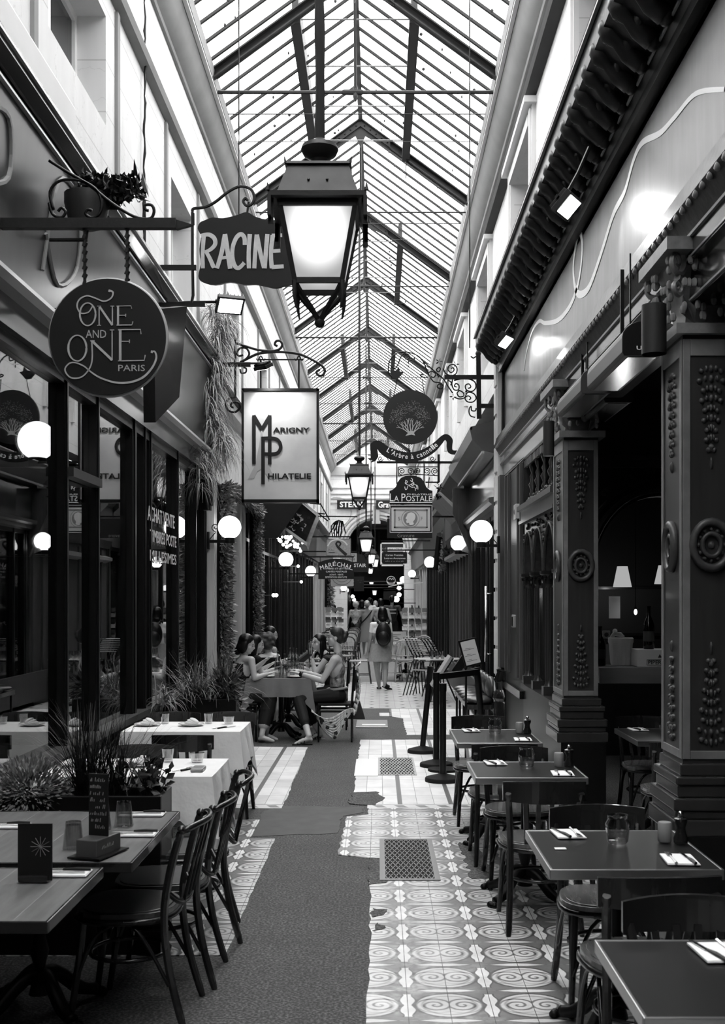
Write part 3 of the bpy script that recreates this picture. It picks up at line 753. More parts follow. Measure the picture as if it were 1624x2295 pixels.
# carved pilaster columns of the portico
def column(label, y0, y1, x0=1.45, x1=1.72, far=False):
    t = thing('carved_column', label, 'column', ((x0+x1)/2, (y0+y1)/2, 0))
    m = MB(); m.box(x0-.03, x1+.05, y0-.06, y1+.04, .0, .62); m.box(x0-.05, x1+.07, y0-.08, y1+.06, 0, .14); m.build('pedestal', M('dark_pedestal', .018, .3, ns=6, na=.6), t)
    m = MB(); 
    for a, z0, z1 in ((.06, .62, .70), (.045, .70, .74), (.055, .74, .80), (.03, .80, .86), (.04, .86, .90), (.015, .90, .96)): m.box(x0-a, x1+a+.01, y0-a, y1+a, z0, z1)
    m.build('base_moulding', M('column_moulding', .07, .22, ns=8, na=.4, coat=.4), t, bevel=.008)
    m = MB(); m.box(x0, x1, y0, y1, .96, 3.0)
    sh = m.build('shaft', M('column_shaft', .075, .32, ns=7, na=.35, sx=(4, 4, .4), coat=.3), t)
    m = MB(); w = .035; xx = y0-.008                                 # raised border on the front and the passage side
    for a in ((x0, x0+w, xx, y0, .98, 2.98), (x1-w, x1, xx, y0, .98, 2.98), (x0+w, x1-w, xx, y0, .98, 1.02), (x0+w, x1-w, xx, y0, 2.9, 2.98)): m.box(*a)
    for a in ((x0-.008, x0, y0, y0+w, .98, 2.98), (x0-.008, x0, y1-w, y1, .98, 2.98), (x0-.008, x0, y0+w, y1-w, .98, 1.02), (x0-.008, x0, y0+w, y1-w, 2.9, 2.98)): m.box(*a)
    m.build('border', M('column_border', .17, .3, ns=9, na=.5), sh, bevel=.003)
    orn = M('carved_ornament', .12, .35, ns=20, na=.7)
    xc = (x0+x1)/2; yc = (y0+y1)/2
    for nm, q in (('front', 0), ('side', 1)):
        m = MB()
        def pt(u, z, o=.012): return (xc+u, y0-o, z) if q == 0 else (x0-o, yc+u, z)
        def bl(u, z, r, rz=None): m.sph(pt(u, z, 0), (r, .016, rz or r) if q == 0 else (.016, r, rz or r), 7, 5)
        for zc, sg in ((1.06, 1), (2.84, -1)):
            for k in range(9):
                z = zc+sg*k*.047; wd = .062*(1-k/11)*(1 if k % 2 else .75)
                bl(0, z, .012, .02)
                bl(wd, z+sg*.012, .014); bl(-wd, z+sg*.012, .014); bl(wd*.5, z, .008, .016); bl(-wd*.5, z, .008, .016)
            bl(0, zc+sg*.45, .008, .03)
        m.build('leaf_carving', orn, sh, smooth=True)
        m = MB(); n = 24; zc = 2.0; r = .088
        m.tube([pt(r*math.cos(a), zc+r*1.25*math.sin(a)) for a in [2*PI*i/n for i in range(n)]], .02, 6, closed=True)
        m.tube([pt(.045*math.cos(a), zc+.055*math.sin(a)) for a in [2*PI*i/n for i in range(n)]], .012, 6, closed=True)
        for i in range(12): bl(.06*math.cos(PI*i/6), zc+.075*math.sin(PI*i/6), .012)
        bl(0, zc, .02); m.build('rosette', orn, sh, smooth=True)
    m = MB(); cm = M('capital_carving', .16, .38, ns=16, na=.6)
    m.box(x0-.04, x1+.05, y0-.04, y1+.04, 3.0, 3.05)
    m.lathe([(.15, 3.05), (.14, 3.1), (.17, 3.25), (.24, 3.38), (.25, 3.4)], (xc, yc, 0), 4, rot=PI/4, caps=True, sq=1.1)
    for sx, sy in ((-1, -1), (-1, 1), (1, -1)):
        cx, cy = xc+sx*.17, yc+sy*.22
        for r, zz in ((.075, 3.34), (.045, 3.22)):
            sp = spiral((0, 0), r, PI/2, 1.6 if sx < 0 else -1.6, 22); ux = Vector((sx, sy, 0)).normalized()
            m.tube([(cx+ux.x*a, cy+ux.y*a, zz+b) for a, b in sp], [.02*(1-i/30) for i in range(23)], 6)
        for k in range(4): leaf(m, (cx-.1*sx, cy-.06*sy, 3.06), (sx*.8, sy*.8, 1.2), .16, .07)
    for k in range(30):
        u = R.uniform(-.15, .15); z = R.uniform(3.08, 3.36); m.sph((xc+u, y0-.03-(z-3.05)*.15, z), (.016, .016, .024), 6, 4)
        u = R.uniform(-.22, .22); m.sph((x0-.03-(z-3.05)*.15, yc+u, z), (.016, .016, .024), 6, 4)
    m.box(x0-.1, x1+.1, y0-.1, y1+.1, 3.38, 3.44)
    m.build('capital', cm, t, smooth=AUTO)
    return t
column('dark carved wooden column with rosette at the left edge of the bar alcove', 8.9, 9.38)
column('nearest carved column, cut off by the right edge, beside the second row of tables', 5.42, 5.80)
# colonnaded screen between the far column and the wood panelling
scr = thing('colonnade_screen', 'carved wooden screen of three round arches on slender fluted columns', 'screen', (1.55, 10.5, 0))
m = MB(); ys = [9.55, 10.25, 10.95, 11.65]
m.box(1.47, 1.62, 9.47, 11.75, 2.53, 2.63); m.box(1.43, 1.62, 9.47, 11.75, 2.63, 2.68); m.box(1.45, 1.62, 9.47, 11.75, 2.50, 2.53); m.build('architrave', M('screen_rail', .13, .3, ns=6, na=.4), scr)
m = MB()
for a, b in zip(ys[:-1], ys[1:]):
    c = (a+b)/2; r = (b-a)/2-.04
    hole = [(c+r*math.cos(t), 1.98+(r*1.35)*math.sin(t)) for t in [PI-PI*i/20 for i in range(21)]]
    L = [(a, 1.98), (a, 2.5), (b, 2.5), (b, 1.98)]+hole[::-1]
    m.prism([(1.5, y, z) for y, z in [(a, 1.98), (a, 2.5), (b, 2.5), (b, 1.98)]+hole[::-1]], (.08, 0, 0))
    m.tube([(1.49, y, z) for y, z in hole], .014, 6)
    for k in range(40):
        t = R.uniform(0, PI); rr = R.uniform(1.08, 1.5); y = c+r*rr*math.cos(t); z = 1.98+r*1.35*rr*math.sin(t)
        if a < y < b and z < 2.48: m.sph((1.49, y, z), (.014, .018, .018), 6, 4)
m.build('arches', M('screen_carving', .07, .35, ns=22, na=.8), scr)
for y in ys:
    m = MB(); m.box(1.48, 1.6, y-.06, y+.06, .86, .95); m.lathe([(.05, .95), (.035, .98), (.032, 1.85), (.04, 1.87)], (1.54, y, 0), 12)
    for k in range(10):
        a = 2*PI*k/10; m.tube([(1.54+.034*math.cos(a), y+.034*math.sin(a), 1.0), (1.54+.034*math.cos(a), y+.034*math.sin(a), 1.84)], .006, 4)
    c = m.build('column', M('screen_column', .06, .3, ns=7, na=.5, sx=(5, 5, .3), coat=.3), scr, smooth=AUTO)
    m = MB(); m.lathe([(.04, 1.87), (.05, 1.89), (.045, 1.93), (.085, 1.96), (.085, 1.99)], (1.54, y, 0), 10)
    for k in range(8): m.sph((1.54+.06*math.cos(k*PI/4), y+.06*math.sin(k*PI/4), 1.935), .018, 6, 4)
    m.build('capital', M('screen_capital', .02, .3), c, smooth=AUTO)
m = MB(); m.box(1.47, 1.64, 9.47, 11.75, .82, .87); m.box(1.5, 1.62, 9.47, 11.75, 0, .82); m.build('plinth', M('screen_plinth', .03, .3, ns=5, na=.6), scr)
# spindle gallery over the arches
for k in range(5):
    y = 9.75+k*.42
    m = MB(); pr = [(.03, 2.68), (.04, 2.70), (.02, 2.74), (.035, 2.79), (.018, 2.82), (.042, 2.88), (.02, 2.92), (.03, 2.96), (.014, 3.0), (.036, 3.06), (.015, 3.1), (.03, 3.15)]
    m.lathe(pr, (1.55, y, 0), 10); m.build('baluster', M('turned_spindle', .07, .2, ns=9, na=.4, coat=.6), scr, smooth=True)
m = MB()
for k in range(70): m.sph((1.52+R.uniform(0, .03), 9.45+k*.032, 2.7+.03*abs(math.sin(k*.5))+R.uniform(0, .03)), (.018, .018, .022), 6, 4)
m.build('carved_cresting', M('screen_carving', .07), scr, smooth=True)
m = MB()
for k in range(24): m.box(1.5, 1.53, 9.45+k*.095, 9.5+k*.095, 3.08, 3.15)
m.build('dentils', M('screen_rail', .1), scr)
# wood panelling between the screen and the white pier
m = MB(); m.box(1.5, 1.75, 11.75, 13.72, 0, 3.2); o = trim(m, CWOOD)
m = MB()
for y in (11.8, 12.05, 12.9, 13.2, 13.6): m.box(1.47, 1.5, y, y+.05, .9, 3.15)
m.box(1.44, 1.5, 13.45, 13.7, .92, 3.2); m.build('panel_strips', OLDW, o)
m = MB(); m.lathe([(.13, .0), (.13, .5), (.12, .52), (.15, .56), (.14, .62), (.11, .66), (.12, .74), (.13, .78), (.09, .86), (.1, .9)], (1.5, 13.5, 0), 16); m.build('turned_base', GWOOD, o, smooth=AUTO)
m = MB(); m.box(1.42, 1.5, 11.75, 13.4, 0, .12); m.box(1.46, 1.5, 11.75, 13.4, .7, .78); m.build('plinth', GWOOD, o)
t = thing('key_safe', 'small black key safe with pale rim on the brown panelling', 'key safe', (1.49, 12.45, 1.5))
m = MB(); m.box(1.465, 1.5, 12.36, 12.52, 1.42, 1.56); m.build('housing', M('grey_plastic', .25, .4), t, bevel=.01); m = MB(); m.box(1.455, 1.465, 12.38, 12.50, 1.44, 1.54); m.build('cover', BLK, t, bevel=.005)
t = thing('alarm_box', 'small square white box high on the panelling by the spindles', 'alarm box', (1.48, 12.1, 2.62))
m = MB(); m.box(1.45, 1.5, 12.02, 12.2, 2.58, 2.74); m.build('housing', M('cream_plastic', .4, .4), t, bevel=.008); m = MB(); m.sph((1.45, 12.11, 2.66), (.01, .03, .03), 8, 6); m.build('sounder', GREYP, t)
# bar alcove facing the viewer
BY = 9.75
m = MB(); hole = [(1.86, 1.0), (1.86, 2.0)]+[(x, z) for x, z in arc((2.42, 2.0), .62, PI, 0, 18, rx=.56)]+[(2.98, 2.0), (2.98, 1.0)]
m.prism([(x, BY, z) for x, z in [(1.72, 0), (1.72, 3.5), (4.6, 3.5), (4.6, 0), (2.98, 0), (2.98, 1.0)]+[]+hole[::-1][1:]+[(1.86, 0)]], (0, .14, 0)); o = m.build('wall_bar', M('bar_wall_carved', .02, .45, ns=11, na=.9, bump=.01), kind='structure')
m = MB(); m.tube([(x, BY-.02, z) for x, z in arc((2.42, 2.0), .68, PI, 0, 22, rx=.61)], .035, 8); m.tube([(x, BY-.03, z) for x, z in arc((2.42, 2.0), .76, PI, 0, 22, rx=.7)], .018, 6); m.box(1.75, 3.2, BY-.05, BY, 2.86, 2.92); m.box(1.75, 3.2, BY-.09, BY, 2.92, 2.96)
for k in range(70):
    x = R.uniform(1.8, 3.1); z = R.uniform(2.62, 2.85)
    if (x-2.42)**2+(z-2.0)**2 > .62: m.sph((x, BY-.01, z), (.03, .015, .022), 6, 4)
m.build('arch_moulding', M('bar_mould', .035, .4, ns=15, na=.7), o)
m = MB(); m.box(4.45, 4.6, 0, BY, 0, 3.5); m.build('wall_alcove', M('alcove_side', .02, .5), kind='structure')
m = MB(); m.box(1.72, 4.6, -6, BY, 3.5, 3.6); m.build('ceiling_portico', M('portico_ceiling', .012, .6, ns=3, na=.8), kind='structure')
m = MB(); m.box(1.87, 2.97, BY-.12, BY+.55, 1.02, 1.158); tag(m.build('bar_counter', M('counter_front', .17, .4, ns=5, na=.3, sx=(.5, 3, 3)), bevel=.006), 'grey wooden bar counter set into the arched opening', 'counter')
m = MB(); m.box(1.8, 4.4, 12.6, 12.7, 0, 3.4); m.build('wall_bar_back', M('bar_back', .012, .5, ns=4, na=.8), kind='structure')
m = MB(); m.box(2.3, 3.4, 12.5, 12.6, 1.35, 1.85); o = m.build('mirror_panel', M('framed_panel', .05, .4)); tag(o, 'dim framed panel on the wall behind the bar', 'framed panel')
m = MB(); m.box(2.28, 3.42, 12.47, 12.5, 1.33, 1.36); m.box(2.28, 3.42, 12.47, 12.5, 1.84, 1.87); m.box(2.28, 2.31, 12.47, 12.5, 1.36, 1.84); m.build('frame', BWOOD, o)
t = thing('cardboard_box', 'pale cardboard drinks box with printed lettering at the right end of the counter', 'box', (2.47, BY+.05, 1.16))
m = MB(); m.box(2.2, 2.75, BY-.08, BY+.2, 1.16, 1.305); bx = m.build('carton', M('cardboard', .6, .8, ns=4, na=.1), t, bevel=.003)
m = MB(); YB = BY-.081
text(m, 'PIPER-HEIDSIECK', 1452, 1480, 1548, 1489, YB, .01); text(m, 'CHAMPAGNE', 1470, 1494, 1530, 1498, YB)
for a in ((1449, 1478, 1552, 1479), (1449, 1490, 1552, 1491)): ppoly(m, [(a[0], a[1]), (a[2], a[1]), (a[2], a[3]), (a[0], a[3])], YB)
ppoly(m, [(1449, 1478), (1450, 1478), (1450, 1491), (1449, 1491)], YB); ppoly(m, [(1474, 1474), (1478, 1466), (1481, 1471), (1484, 1466), (1488, 1474)], YB)
m.build('printed_label', M('print_grey', .05, .6), bx)
t = thing('wine_bucket', 'wooden wine bucket with handles standing on the bar counter', 'bucket', (2.1, BY+.3, 1.16))
c = (2.12, BY+.2, 1.16); m = MB(); m.lathe([(.085, 0), (.09, .02), (.105, .19), (.11, .2), (.11, .235), (.1, .24), (.098, .2)], c, 20); m.build('body', M('bucket_wood', .5, .5, ns=12, na=.25, sx=(4, 4, .3)), t, smooth=AUTO)
m = MB(); m.tube([(c[0]-.08, c[1]-.02, 1.4), (c[0]-.06, c[1], 1.43), (c[0]+.0, c[1], 1.425), (c[0]+.02, c[1], 1.4)], .02, 8); m.sph((c[0]-.05, c[1], 1.455), .022, 8, 6); m.build('cork_handle', M('bucket_wood', .3), t, smooth=True)
def bottle(name, label, loc, h=.32, r=.042, mat=None, cat='bottle', grp=None, lab=None):
    t = local(name, label, cat, loc, 0, grp); m = MB()
    m.lathe([(r*.9, 0), (r, .01), (r, h*.55), (r*.75, h*.66), (r*.33, h*.78), (r*.3, h*.97), (r*.38, h*.975), (r*.38, h)], (0, 0, 0), 14); m.build('body', mat or M('dark_bottle_glass', .008, .06, coat=.5), t, smooth=AUTO)
    if lab: m = MB(); m.lathe([(r+.0012, h*.18), (r+.0012, h*.42)], (0, 0, 0), 14, caps=False); m.build('bottle_label', lab, t, smooth=True)
    return t
bottle('champagne_bottle', 'dark champagne bottle standing on top of the cardboard box', (2.33, BY+.05, 1.305), .37, .048, lab=M('label_grey', .12))
bottle('champagne_bottle', 'dark bottle at the left end of the bar counter', (1.92, BY+.1, 1.16), .34, .05, lab=M('label_grey', .12))
m = MB(); m.lathe([(.028, 1.305), (.028, 1.52)], (2.58, BY+.05, 0), 14); tag(m.build('paper_roll', M('candle_wax', .5, .6), smooth=AUTO), 'pale upright roll standing on the cardboard box', 'roll')
m = MB(); m.prism([(1.98, BY+.25, 1.16), (2.13, BY+.2, 1.16), (2.13, BY+.16, 1.34), (1.95, BY+.21, 1.34)], (0, .006, 0)); tag(m.build('menu_sheet', M('menu_grey', .2, .6)), 'grey card leaning behind the bar counter beside the bucket', 'card')
m = MB(); m.box(1.985, 2.065, BY+.14, BY+.15, 1.62, 1.78); m = MB(); m.box(2.09, 2.19, BY+.55, BY+.56, 1.56, 1.76); tag(m.build('paper_note', PAPER), 'white paper note hanging in the dark bar opening', 'note')
m = MB(); m.lathe([(.09, 0), (.05, .2)], (2.36, 11.0, 1.85), 20, caps=False); t = m.build('pleated_lampshade', emat('lamp_shade_glow', .32), smooth=True); tag(t, 'left pleated lampshade glowing inside the bar', 'lampshade')
m = MB(); m.sph((2.3, BY+.42, 1.62), (.014, .014, .026), 10, 8); t = m.build('filament_bulb', BULB, smooth=True); tag(t, 'small bright filament bulb hanging in the bar opening', 'bulb')
m = MB(); m.tube([(2.3, BY+.42, 1.645), (2.3, BY+.42, 1.665)], .012, 8); m.tube([(2.3, BY+.42, 1.66), (2.3, BY+.42, 3.3)], .003, 5); m.build('cord', BLK, t)
m = MB(); m.lathe([(.11, 0), (.07, .18)], (2.78, 11.0, 1.88), 20, caps=False); t = m.build('pleated_lampshade', emat('lamp_shade_glow', .32), smooth=True); tag(t, 'right pleated lampshade glowing inside the bar', 'lampshade')
t = thing('wall_socket', 'white wall socket low in the bar opening', 'socket', (2.0, BY, 1.42)); m = MB(); m.box(2.02, 2.09, BY+.5, BY+.51, 1.38, 1.45); m.build('plate', GREYP, t, bevel=.004); m = MB(); m.lathe([(.02, 0), (.02, .004)], (2.055, BY+.5, 1.415), 12, ax=Matrix.Rotation(PI/2, 3, 'X')); m.build('socket_hole', M('socket_dark', .05), t)

# heaters and tube lamps under the beam
def heater(label, px, py, Y, L, word, tone, dx=.0):
    c = P(px, py, Y); t = thing('patio_heater', label, 'heater', c)
    r = .1; m = MB(); pr = [(-r, -.05)]+[(r*math.cos(a), .02+r*.75*math.sin(a)) for a in [PI-PI*i/10 for i in range(11)]]+[(r, -.05), (r*.9, -.07), (-r*.9, -.07)]
    m.prism([(c.x+a, Y, c.z+b) for a, b in pr], (dx, L, 0)); m.build('housing', M('heater_grey', .12, .4), t, bevel=.004)
    m = MB(); m.prism([(c.x+a*1.04, Y-.012, c.z+b*1.04) for a, b in pr], (0, .012, 0)); e = m.build('end_cap', M(tone[0], tone[1], .35), t, bevel=.003)
    m = MB(); m.box(c.x-.07, c.x+.07, Y+.02, Y+L-.02, c.z-.075, c.z-.071); m.build('reflector', CHROME, t)
    m = MB(); m.bar((c.x, Y+L*.5, c.z+.08), (c.x, Y+L*.5, 3.5), .012, .02); m.bar((c.x-.02, Y+L*.2, c.z+.09), (c.x-.02, Y+L*.2, 3.5), .008); m.build('hanger', BLK, t)
    m = MB()
    if word == 'UFO': text(m, 'UFO', px-14, py+10, px+22, py+19, Y-.012, .015); m.build('brand_lettering', LETTER, e)
    else:
        ppoly(m, [(px-9, py-7), (px+9, py-7), (px+9, py+6), (px-9, py+6)], Y-.012); st = m.build('sticker', PAPER, e)
        m = MB(); ppoly(m, [(px+1, py+4), (px+7, py+4), (px+4, py-4)], Y-.0155); ppoly(m, [(px-7, py-4), (px-2, py-4), (px-2, py+3), (px-7, py+3)], Y-.0155); m.build('sticker_print', GREYP, st)
heater('largest patio heater marked with three white letters, hung under the beam', 1440, 765, 5.6, .95, 'UFO', ('cap_black', .012), 0)
heater('patio heater with a grey end cap and white sticker, nearer the beam', 1335, 858, 7.6, 1.0, '', ('cap_grey', .09), 0)
heater('patio heater with a white sticker, hung further inside the portico', 1385, 880, 8.1, .9, '', ('cap_dark', .06), 0)
def tubelamp(label, c, r, h, lit):
    t = thing('tube_wall_lamp', label, 'lamp', c); m = MB(); m.lathe([(r, 0), (r, h)], c, 20, caps=False); m.lathe([(r*.96, .01), (r*.96, h-.005)], c, 20, caps=False); m.lathe([(0.001, h*.55), (r*.96, h*.55)], c, 20, caps=False)
    m.build('sleeve', M('lamp_sleeve', .055, .45, ns=3, na=.1), t, smooth=AUTO)
    m = MB(); m.bar((c[0], c[1], c[2]+h*.5), (c[0]+.0, c[1]+r+.12, c[2]+h*.5), .03); m.build('wall_arm', BLK, t)
    if lit:
        m = MB(); m.lathe([(.001, 0), (r*.7, 0)], (c[0], c[1], c[2]+.03), 16, caps=False); m.build('bulb', BULB, t)
tubelamp('large dark cylinder lamp hanging beside the near column capital', P(1465, 794, 5.1), .055, .22, False)
tubelamp('dark cylinder lamp with a lit lower end, left of the far column', P(1229, 1022, 8.55), .042, .26, True)

# floodlights
def flood(label, c, aim, arm, sz=.16, power=60):
    c = Vector(c); t = thing('flood_light', label, 'flood light', c); aim = Vector(aim).normalized()
    u = aim.orthogonal().normalized(); 
    u = Vector((0, 1, 0)); v = aim.cross(Vector((0, 0, 1))).normalized(); u, v = v, v.cross(aim).normalized()
    m = MB(); m.obox(c, u*sz*.6, v*sz*.45, aim*.02)
    for k in range(7): m.obox(c-aim*.03+u*sz*(-.5+k/6), u*.003, v*sz*.4, aim*.018)
    m.build('housing', BLK, t, bevel=.004)
    m = MB(); m.obox(c+aim*.021, u*sz*.5, v*sz*.36, aim*.002); m.build('led_face', FLOODE, t)
    m = MB(); a = Vector(arm); m.tube([a, (a+c)/2+Vector((0, 0, .02)), c-aim*.04], .012, 6); m.obox(c-aim*.04, u*sz*.62, v*.012, aim*.008); m.build('arm', BLK, t)
    l = bpy.data.lights.new('flood_beam', 'SPOT'); l.energy = power; l.spot_size = 1.9; l.spot_blend = .6; l.shadow_soft_size = .04
    lo = bpy.data.objects.new('flood_beam', l); COL.objects.link(lo); lo.parent = t; lo.location = aim*.03
    lo.rotation_euler = aim.to_track_quat('-Z', 'Y').to_euler()
flood('large lit flood light on the carved cornice at the upper right', P(1270, 460, 7.0), (.6, -.35, -.7), (1.3, 7.0, 4.52), .17, 30)
flood('lit flood light further along the cornice, above the end of the fascia', P(1130, 764, 11.2), (.6, -.35, -.7), (1.35, 11.2, 4.52), .17, 30)
flood('lit flood light on an arm below the scalloped sign on the left', P(515, 683, 10.0), (.2, -.55, -.75), P(332, 682, 10.0), .2, 30)
flood('lit flood light on the scroll bracket above the white framed sign', P(590, 822, 12.7), (.22, .3, -.75), P(500, 815, 12.7), .15, 50)

# ---------------- right side beyond the pier ----------------
m = MB(); m.exY([(1.5, 3.52), (1.3, 3.56), (1.16, 3.7), (1.13, 3.84), (1.15, 3.86), (1.5, 3.95)], 14.05, 18.3); trim(m, M('rolled_awning_box', .12, .3, ns=3, na=.4))
m = MB(); m.box(1.28, 1.31, 14.05, 18.3, 3.53, 3.56); m.box(1.14, 1.16, 14.05, 18.3, 3.82, 3.86); trim(m, EDGE)
fascia(-1, 1.5, 14.0, 18.3, [(0, 2.98), (.05, 2.98), (.05, 3.5), (0, 3.52)], M('glossy_fascia_r', .12, .08, ns=3, na=.3, coat=1))
fascia(-1, 1.5, 14.0, 18.3, [(0, 2.82), (.08, 2.84), (.1, 2.9), (.14, 2.93), (.14, 2.98), (0, 3.0)], M('door_hood', .12, .3, ns=5, na=.4))
shopfront(1.5, 1, 14.0, 18.2, [(14.15, .3), 15.2, (15.7, .25), 16.5, 17.5, (18.1, .2)], .35, 2.82, BLK, SHOPGL, pw=.1)
m = MB(); m.tube([(1.42, 15.0, .9), (1.42, 15.0, 1.9)], .02, 8); m.tube([(1.42, 15.0, 1.0), (1.5, 15.0, 1.0)], .012, 6); m.tube([(1.42, 15.0, 1.8), (1.5, 15.0, 1.8)], .012, 6); tag(m.build('door_handle', CHROME, smooth=True), 'long vertical steel door handle on the dark door right of the menu stand', 'door handle')
fascia(-1, 1.5, 18.3, 23.5, [(0, 2.75), (.06, 2.75), (.12, 2.9), (.12, 3.6), (.3, 3.8), (.3, 3.9), (0, 3.95)], OLDW)
m = MB(); m.box(1.5, 1.7, 18.3, 23.5, 0, 2.75); o = trim(m, OLDW)
m = MB(); 
for y in (18.35, 18.9, 19.6, 20.2, 21.2, 22, 22.9): m.box(1.46, 1.5, y, y+.12, .5, 2.7)
m.box(1.44, 1.5, 18.3, 23.5, 0, .45); m.build('battens', OLDW, o)
m = MB(); m.prism([(1.2, 18.25, 3.1), (1.5, 18.25, 2.4), (1.5, 18.25, 3.5), (1.2, 18.25, 3.5)], (0, .1, 0)); trim(m, OLDW)
m = MB(); m.exY([(1.5, 3.0), (1.0, 3.5), (1.0, 3.55), (1.5, 3.1)], 19, 21.5); m.exY([(1.5, 2.45), (1.36, 2.5), (1.36, 2.56), (1.5, 2.6)], 18.4, 23.4); trim(m, M('hood_moulding', .2, .4, ns=4, na=.5))
shopfront(1.5, 1, 23.5, 35, [(23.7, .3), 24.8, (25.6, .3), 27, (28.2, .25), 29.6, (31, .3), 33, (34.8, .3)], .4, 2.8, M('dark_front_r', .02, .3), SHOPGL2, pw=.16)
fascia(-1, 1.5, 23.5, 35, [(0, 2.8), (.1, 2.8), (.14, 3.5), (.25, 3.6), (.25, 3.72), (0, 3.8)], M('fascia_rd', .05, .4, ns=3, na=.5))
shopfront(1.5, 1, 35, 47.8, [(35.2, .5), (37, .2), (38.5, .4), (41, .5), (43, .2), (45, .4), (47.5, .3)], .4, 2.8, MARB, SHOPGL2)
fascia(-1, 1.5, 35, 47.8, [(0, 2.8), (.1, 2.8), (.14, 3.5), (.25, 3.6), (0, 3.8)], M('fascia_re', .2, .5))

for x in (2.36, 2.78):                       # the two shaded lamps' own light
    l = bpy.data.lights.new('shade_light', 'POINT'); l.energy = 2.5; l.shadow_soft_size = .06; lo = bpy.data.objects.new('shade_light', l); COL.objects.link(lo); lo.location = (x, 11.0, 1.8)
# ---------------- street lanterns hanging in a row ----------------
PANEG = None
def mk_lantern_glass():
    m, nt, b = newmat('frosted_lit_pane'); nt.nodes.remove(b)
    tc = nt.nodes.new('ShaderNodeTexCoord'); s = nt.nodes.new('ShaderNodeSeparateXYZ'); nt.links.new(tc.outputs['Object'], s.inputs[0])
    x, y, z = [E(nt, s.outputs[i]) for i in range(3)]
    zz = (z+.5)*2.6; r = (x*x*9+zz*zz).sq()          # the lamp's own hot spot behind the frosting
    st = (1-r.ss(.05, .62))*1.5+.34
    e = nt.nodes.new('ShaderNodeEmission'); nt.links.new(st.k, e.inputs[1]); nt.links.new(e.outputs[0], nt.nodes['Material Output'].inputs[0]); return m
PANEG = mk_lantern_glass()
LANM = M('lantern_iron', .03, .55, .2, ns=25, na=.5, bump=.004); LANL = M('lantern_cap_metal', .075, .4, .5, ns=10, na=.5)
def lantern(label, px, pytop, Y, k=1.0, ztop=None):
    c = P(px, pytop, Y); t = local('street_lantern', label, 'lantern', c, 0, None)   # origin at the finial top
    m = MB(); m.lathe([(.02*k, .02), (.05*k, .0), (.095*k, -.02*k), (.105*k, -.045*k), (.09*k, -.075*k), (.05*k, -.1*k), (.045*k, -.12*k), (.07*k, -.14*k), (.12*k, -.17*k)], (0, 0, 0), 20); m.build('chimney_cap', LANL, t, smooth=AUTO)
    q = math.sqrt(2)
    m = MB(); m.lathe([(.175*q*k, -.17*k), (.18*q*k, -.185*k), (.165*q*k, -.19*k), (.22*q*k, -.36*k)], (0, 0, 0), 4, rot=PI/4)
    for sx in (-1, 1):
        for sy in (-1, 1): m.tube([(sx*.175*k, sy*.175*k, -.18*k), (sx*.18*k, sy*.18*k, -.15*k)], [.008*k, .003*k], 6)
        m.sph((sx*.05*k, -.2*k, -.28*k), .008*k, 6, 4)
    m.build('roof', LANL, t)
    m = MB(); m.lathe([(.22*q*k, -.355*k), (.262*q*k, -.36*k), (.262*q*k, -.385*k), (.22*q*k, -.39*k)], (0, 0, 0), 4, rot=PI/4)
    for sx in (-1, 1):
        for sy in (-1, 1):
            m.tube([(sx*.262*k, sy*.262*k, -.36*k), (sx*.262*k, sy*.262*k, -.32*k)], [.012*k, .003*k], 6)
            m.box(*sorted((sx*.245*k, sx*.265*k)), *sorted((sy*.2*k, sy*.265*k)), -.49*k, -.385*k); m.box(*sorted((sx*.235*k, sx*.265*k)), *sorted((sy*.2*k, sy*.215*k)), -.52*k, -.385*k)
    m.build('eave', LANM, t)
    zt, zb, wt, wb = -.39*k, -.80*k, .205*k, .128*k
    m = MB()
    for sx, sy in ((-1, -1), (1, -1), (1, 1), (-1, 1)):
        m.bar((sx*wt, sy*wt, zt), (sx*wb, sy*wb, zb), .026*k, .026*k, up=(0, 1, 0))
    for z, w, h in ((zt-.015*k, wt, .035*k), (zb, wb, .03*k)):
        for a, b in (((-w, -w), (w, -w)), ((w, -w), (w, w)), ((w, w), (-w, w)), ((-w, w), (-w, -w))): m.bar((*a, z), (*b, z), .02*k, h)
    m.build('frame', LANM, t)
    for a, b in (((-1, -1), (1, -1)), ((1, -1), (1, 1)), ((1, 1), (-1, 1)), ((-1, 1), (-1, -1))):
        m = MB(); f = .985; m.poly([(a[0]*wt*f, a[1]*wt*f, zt), (b[0]*wt*f, b[1]*wt*f, zt), (b[0]*wb*f, b[1]*wb*f, zb), (a[0]*wb*f, a[1]*wb*f, zb)]); m.build('pane', PANEG, t)
    m = MB()
    for sx, sy in ((-1, -1), (1, -1), (1, 1), (-1, 1)):
        pts = [(sx*.128, sy*.128, -.80), (sx*.13, sy*.13, -.88), (sx*.12, sy*.12, -.95), (sx*.118, sy*.118, -.88), (sx*.075, sy*.075, -.89), (sx*.03, sy*.03, -.96), (0, 0, -1.03)]
        m.tube([Vector(p)*k for p in smoothc(pts[:3], 3)], [.016*k*(1-i/9) for i in range(7)], 6)
        m.tube([Vector(p)*k for p in smoothc([(sx*.128, sy*.128, -.80), (sx*.1, sy*.1, -.85), (sx*.04, sy*.04, -.93), (0, 0, -1.0)], 3)], .014*k, 6)
    m.lathe([(.02, -1.06), (.035, -1.02), (.03, -.96), (.015, -.93)], (0, 0, 0), 10) if k == 1 else m.sph((0, 0, -1.0*k), .03*k, 8, 6)
    m.build('bottom_scrolls', LANM, t, smooth=AUTO)
    m = MB(); L = (RZ+.0 if Y < 48 else 5.2)-c.z; rt = .028*k if Y < 10 else .02
    m.tube([(math.sin(i)*.002, 0, L*i/24) for i in range(25)], [rt*R.uniform(.9, 1.15) for i in range(25)], 8); m.build('hanging_rod', LANM, t)
    return t
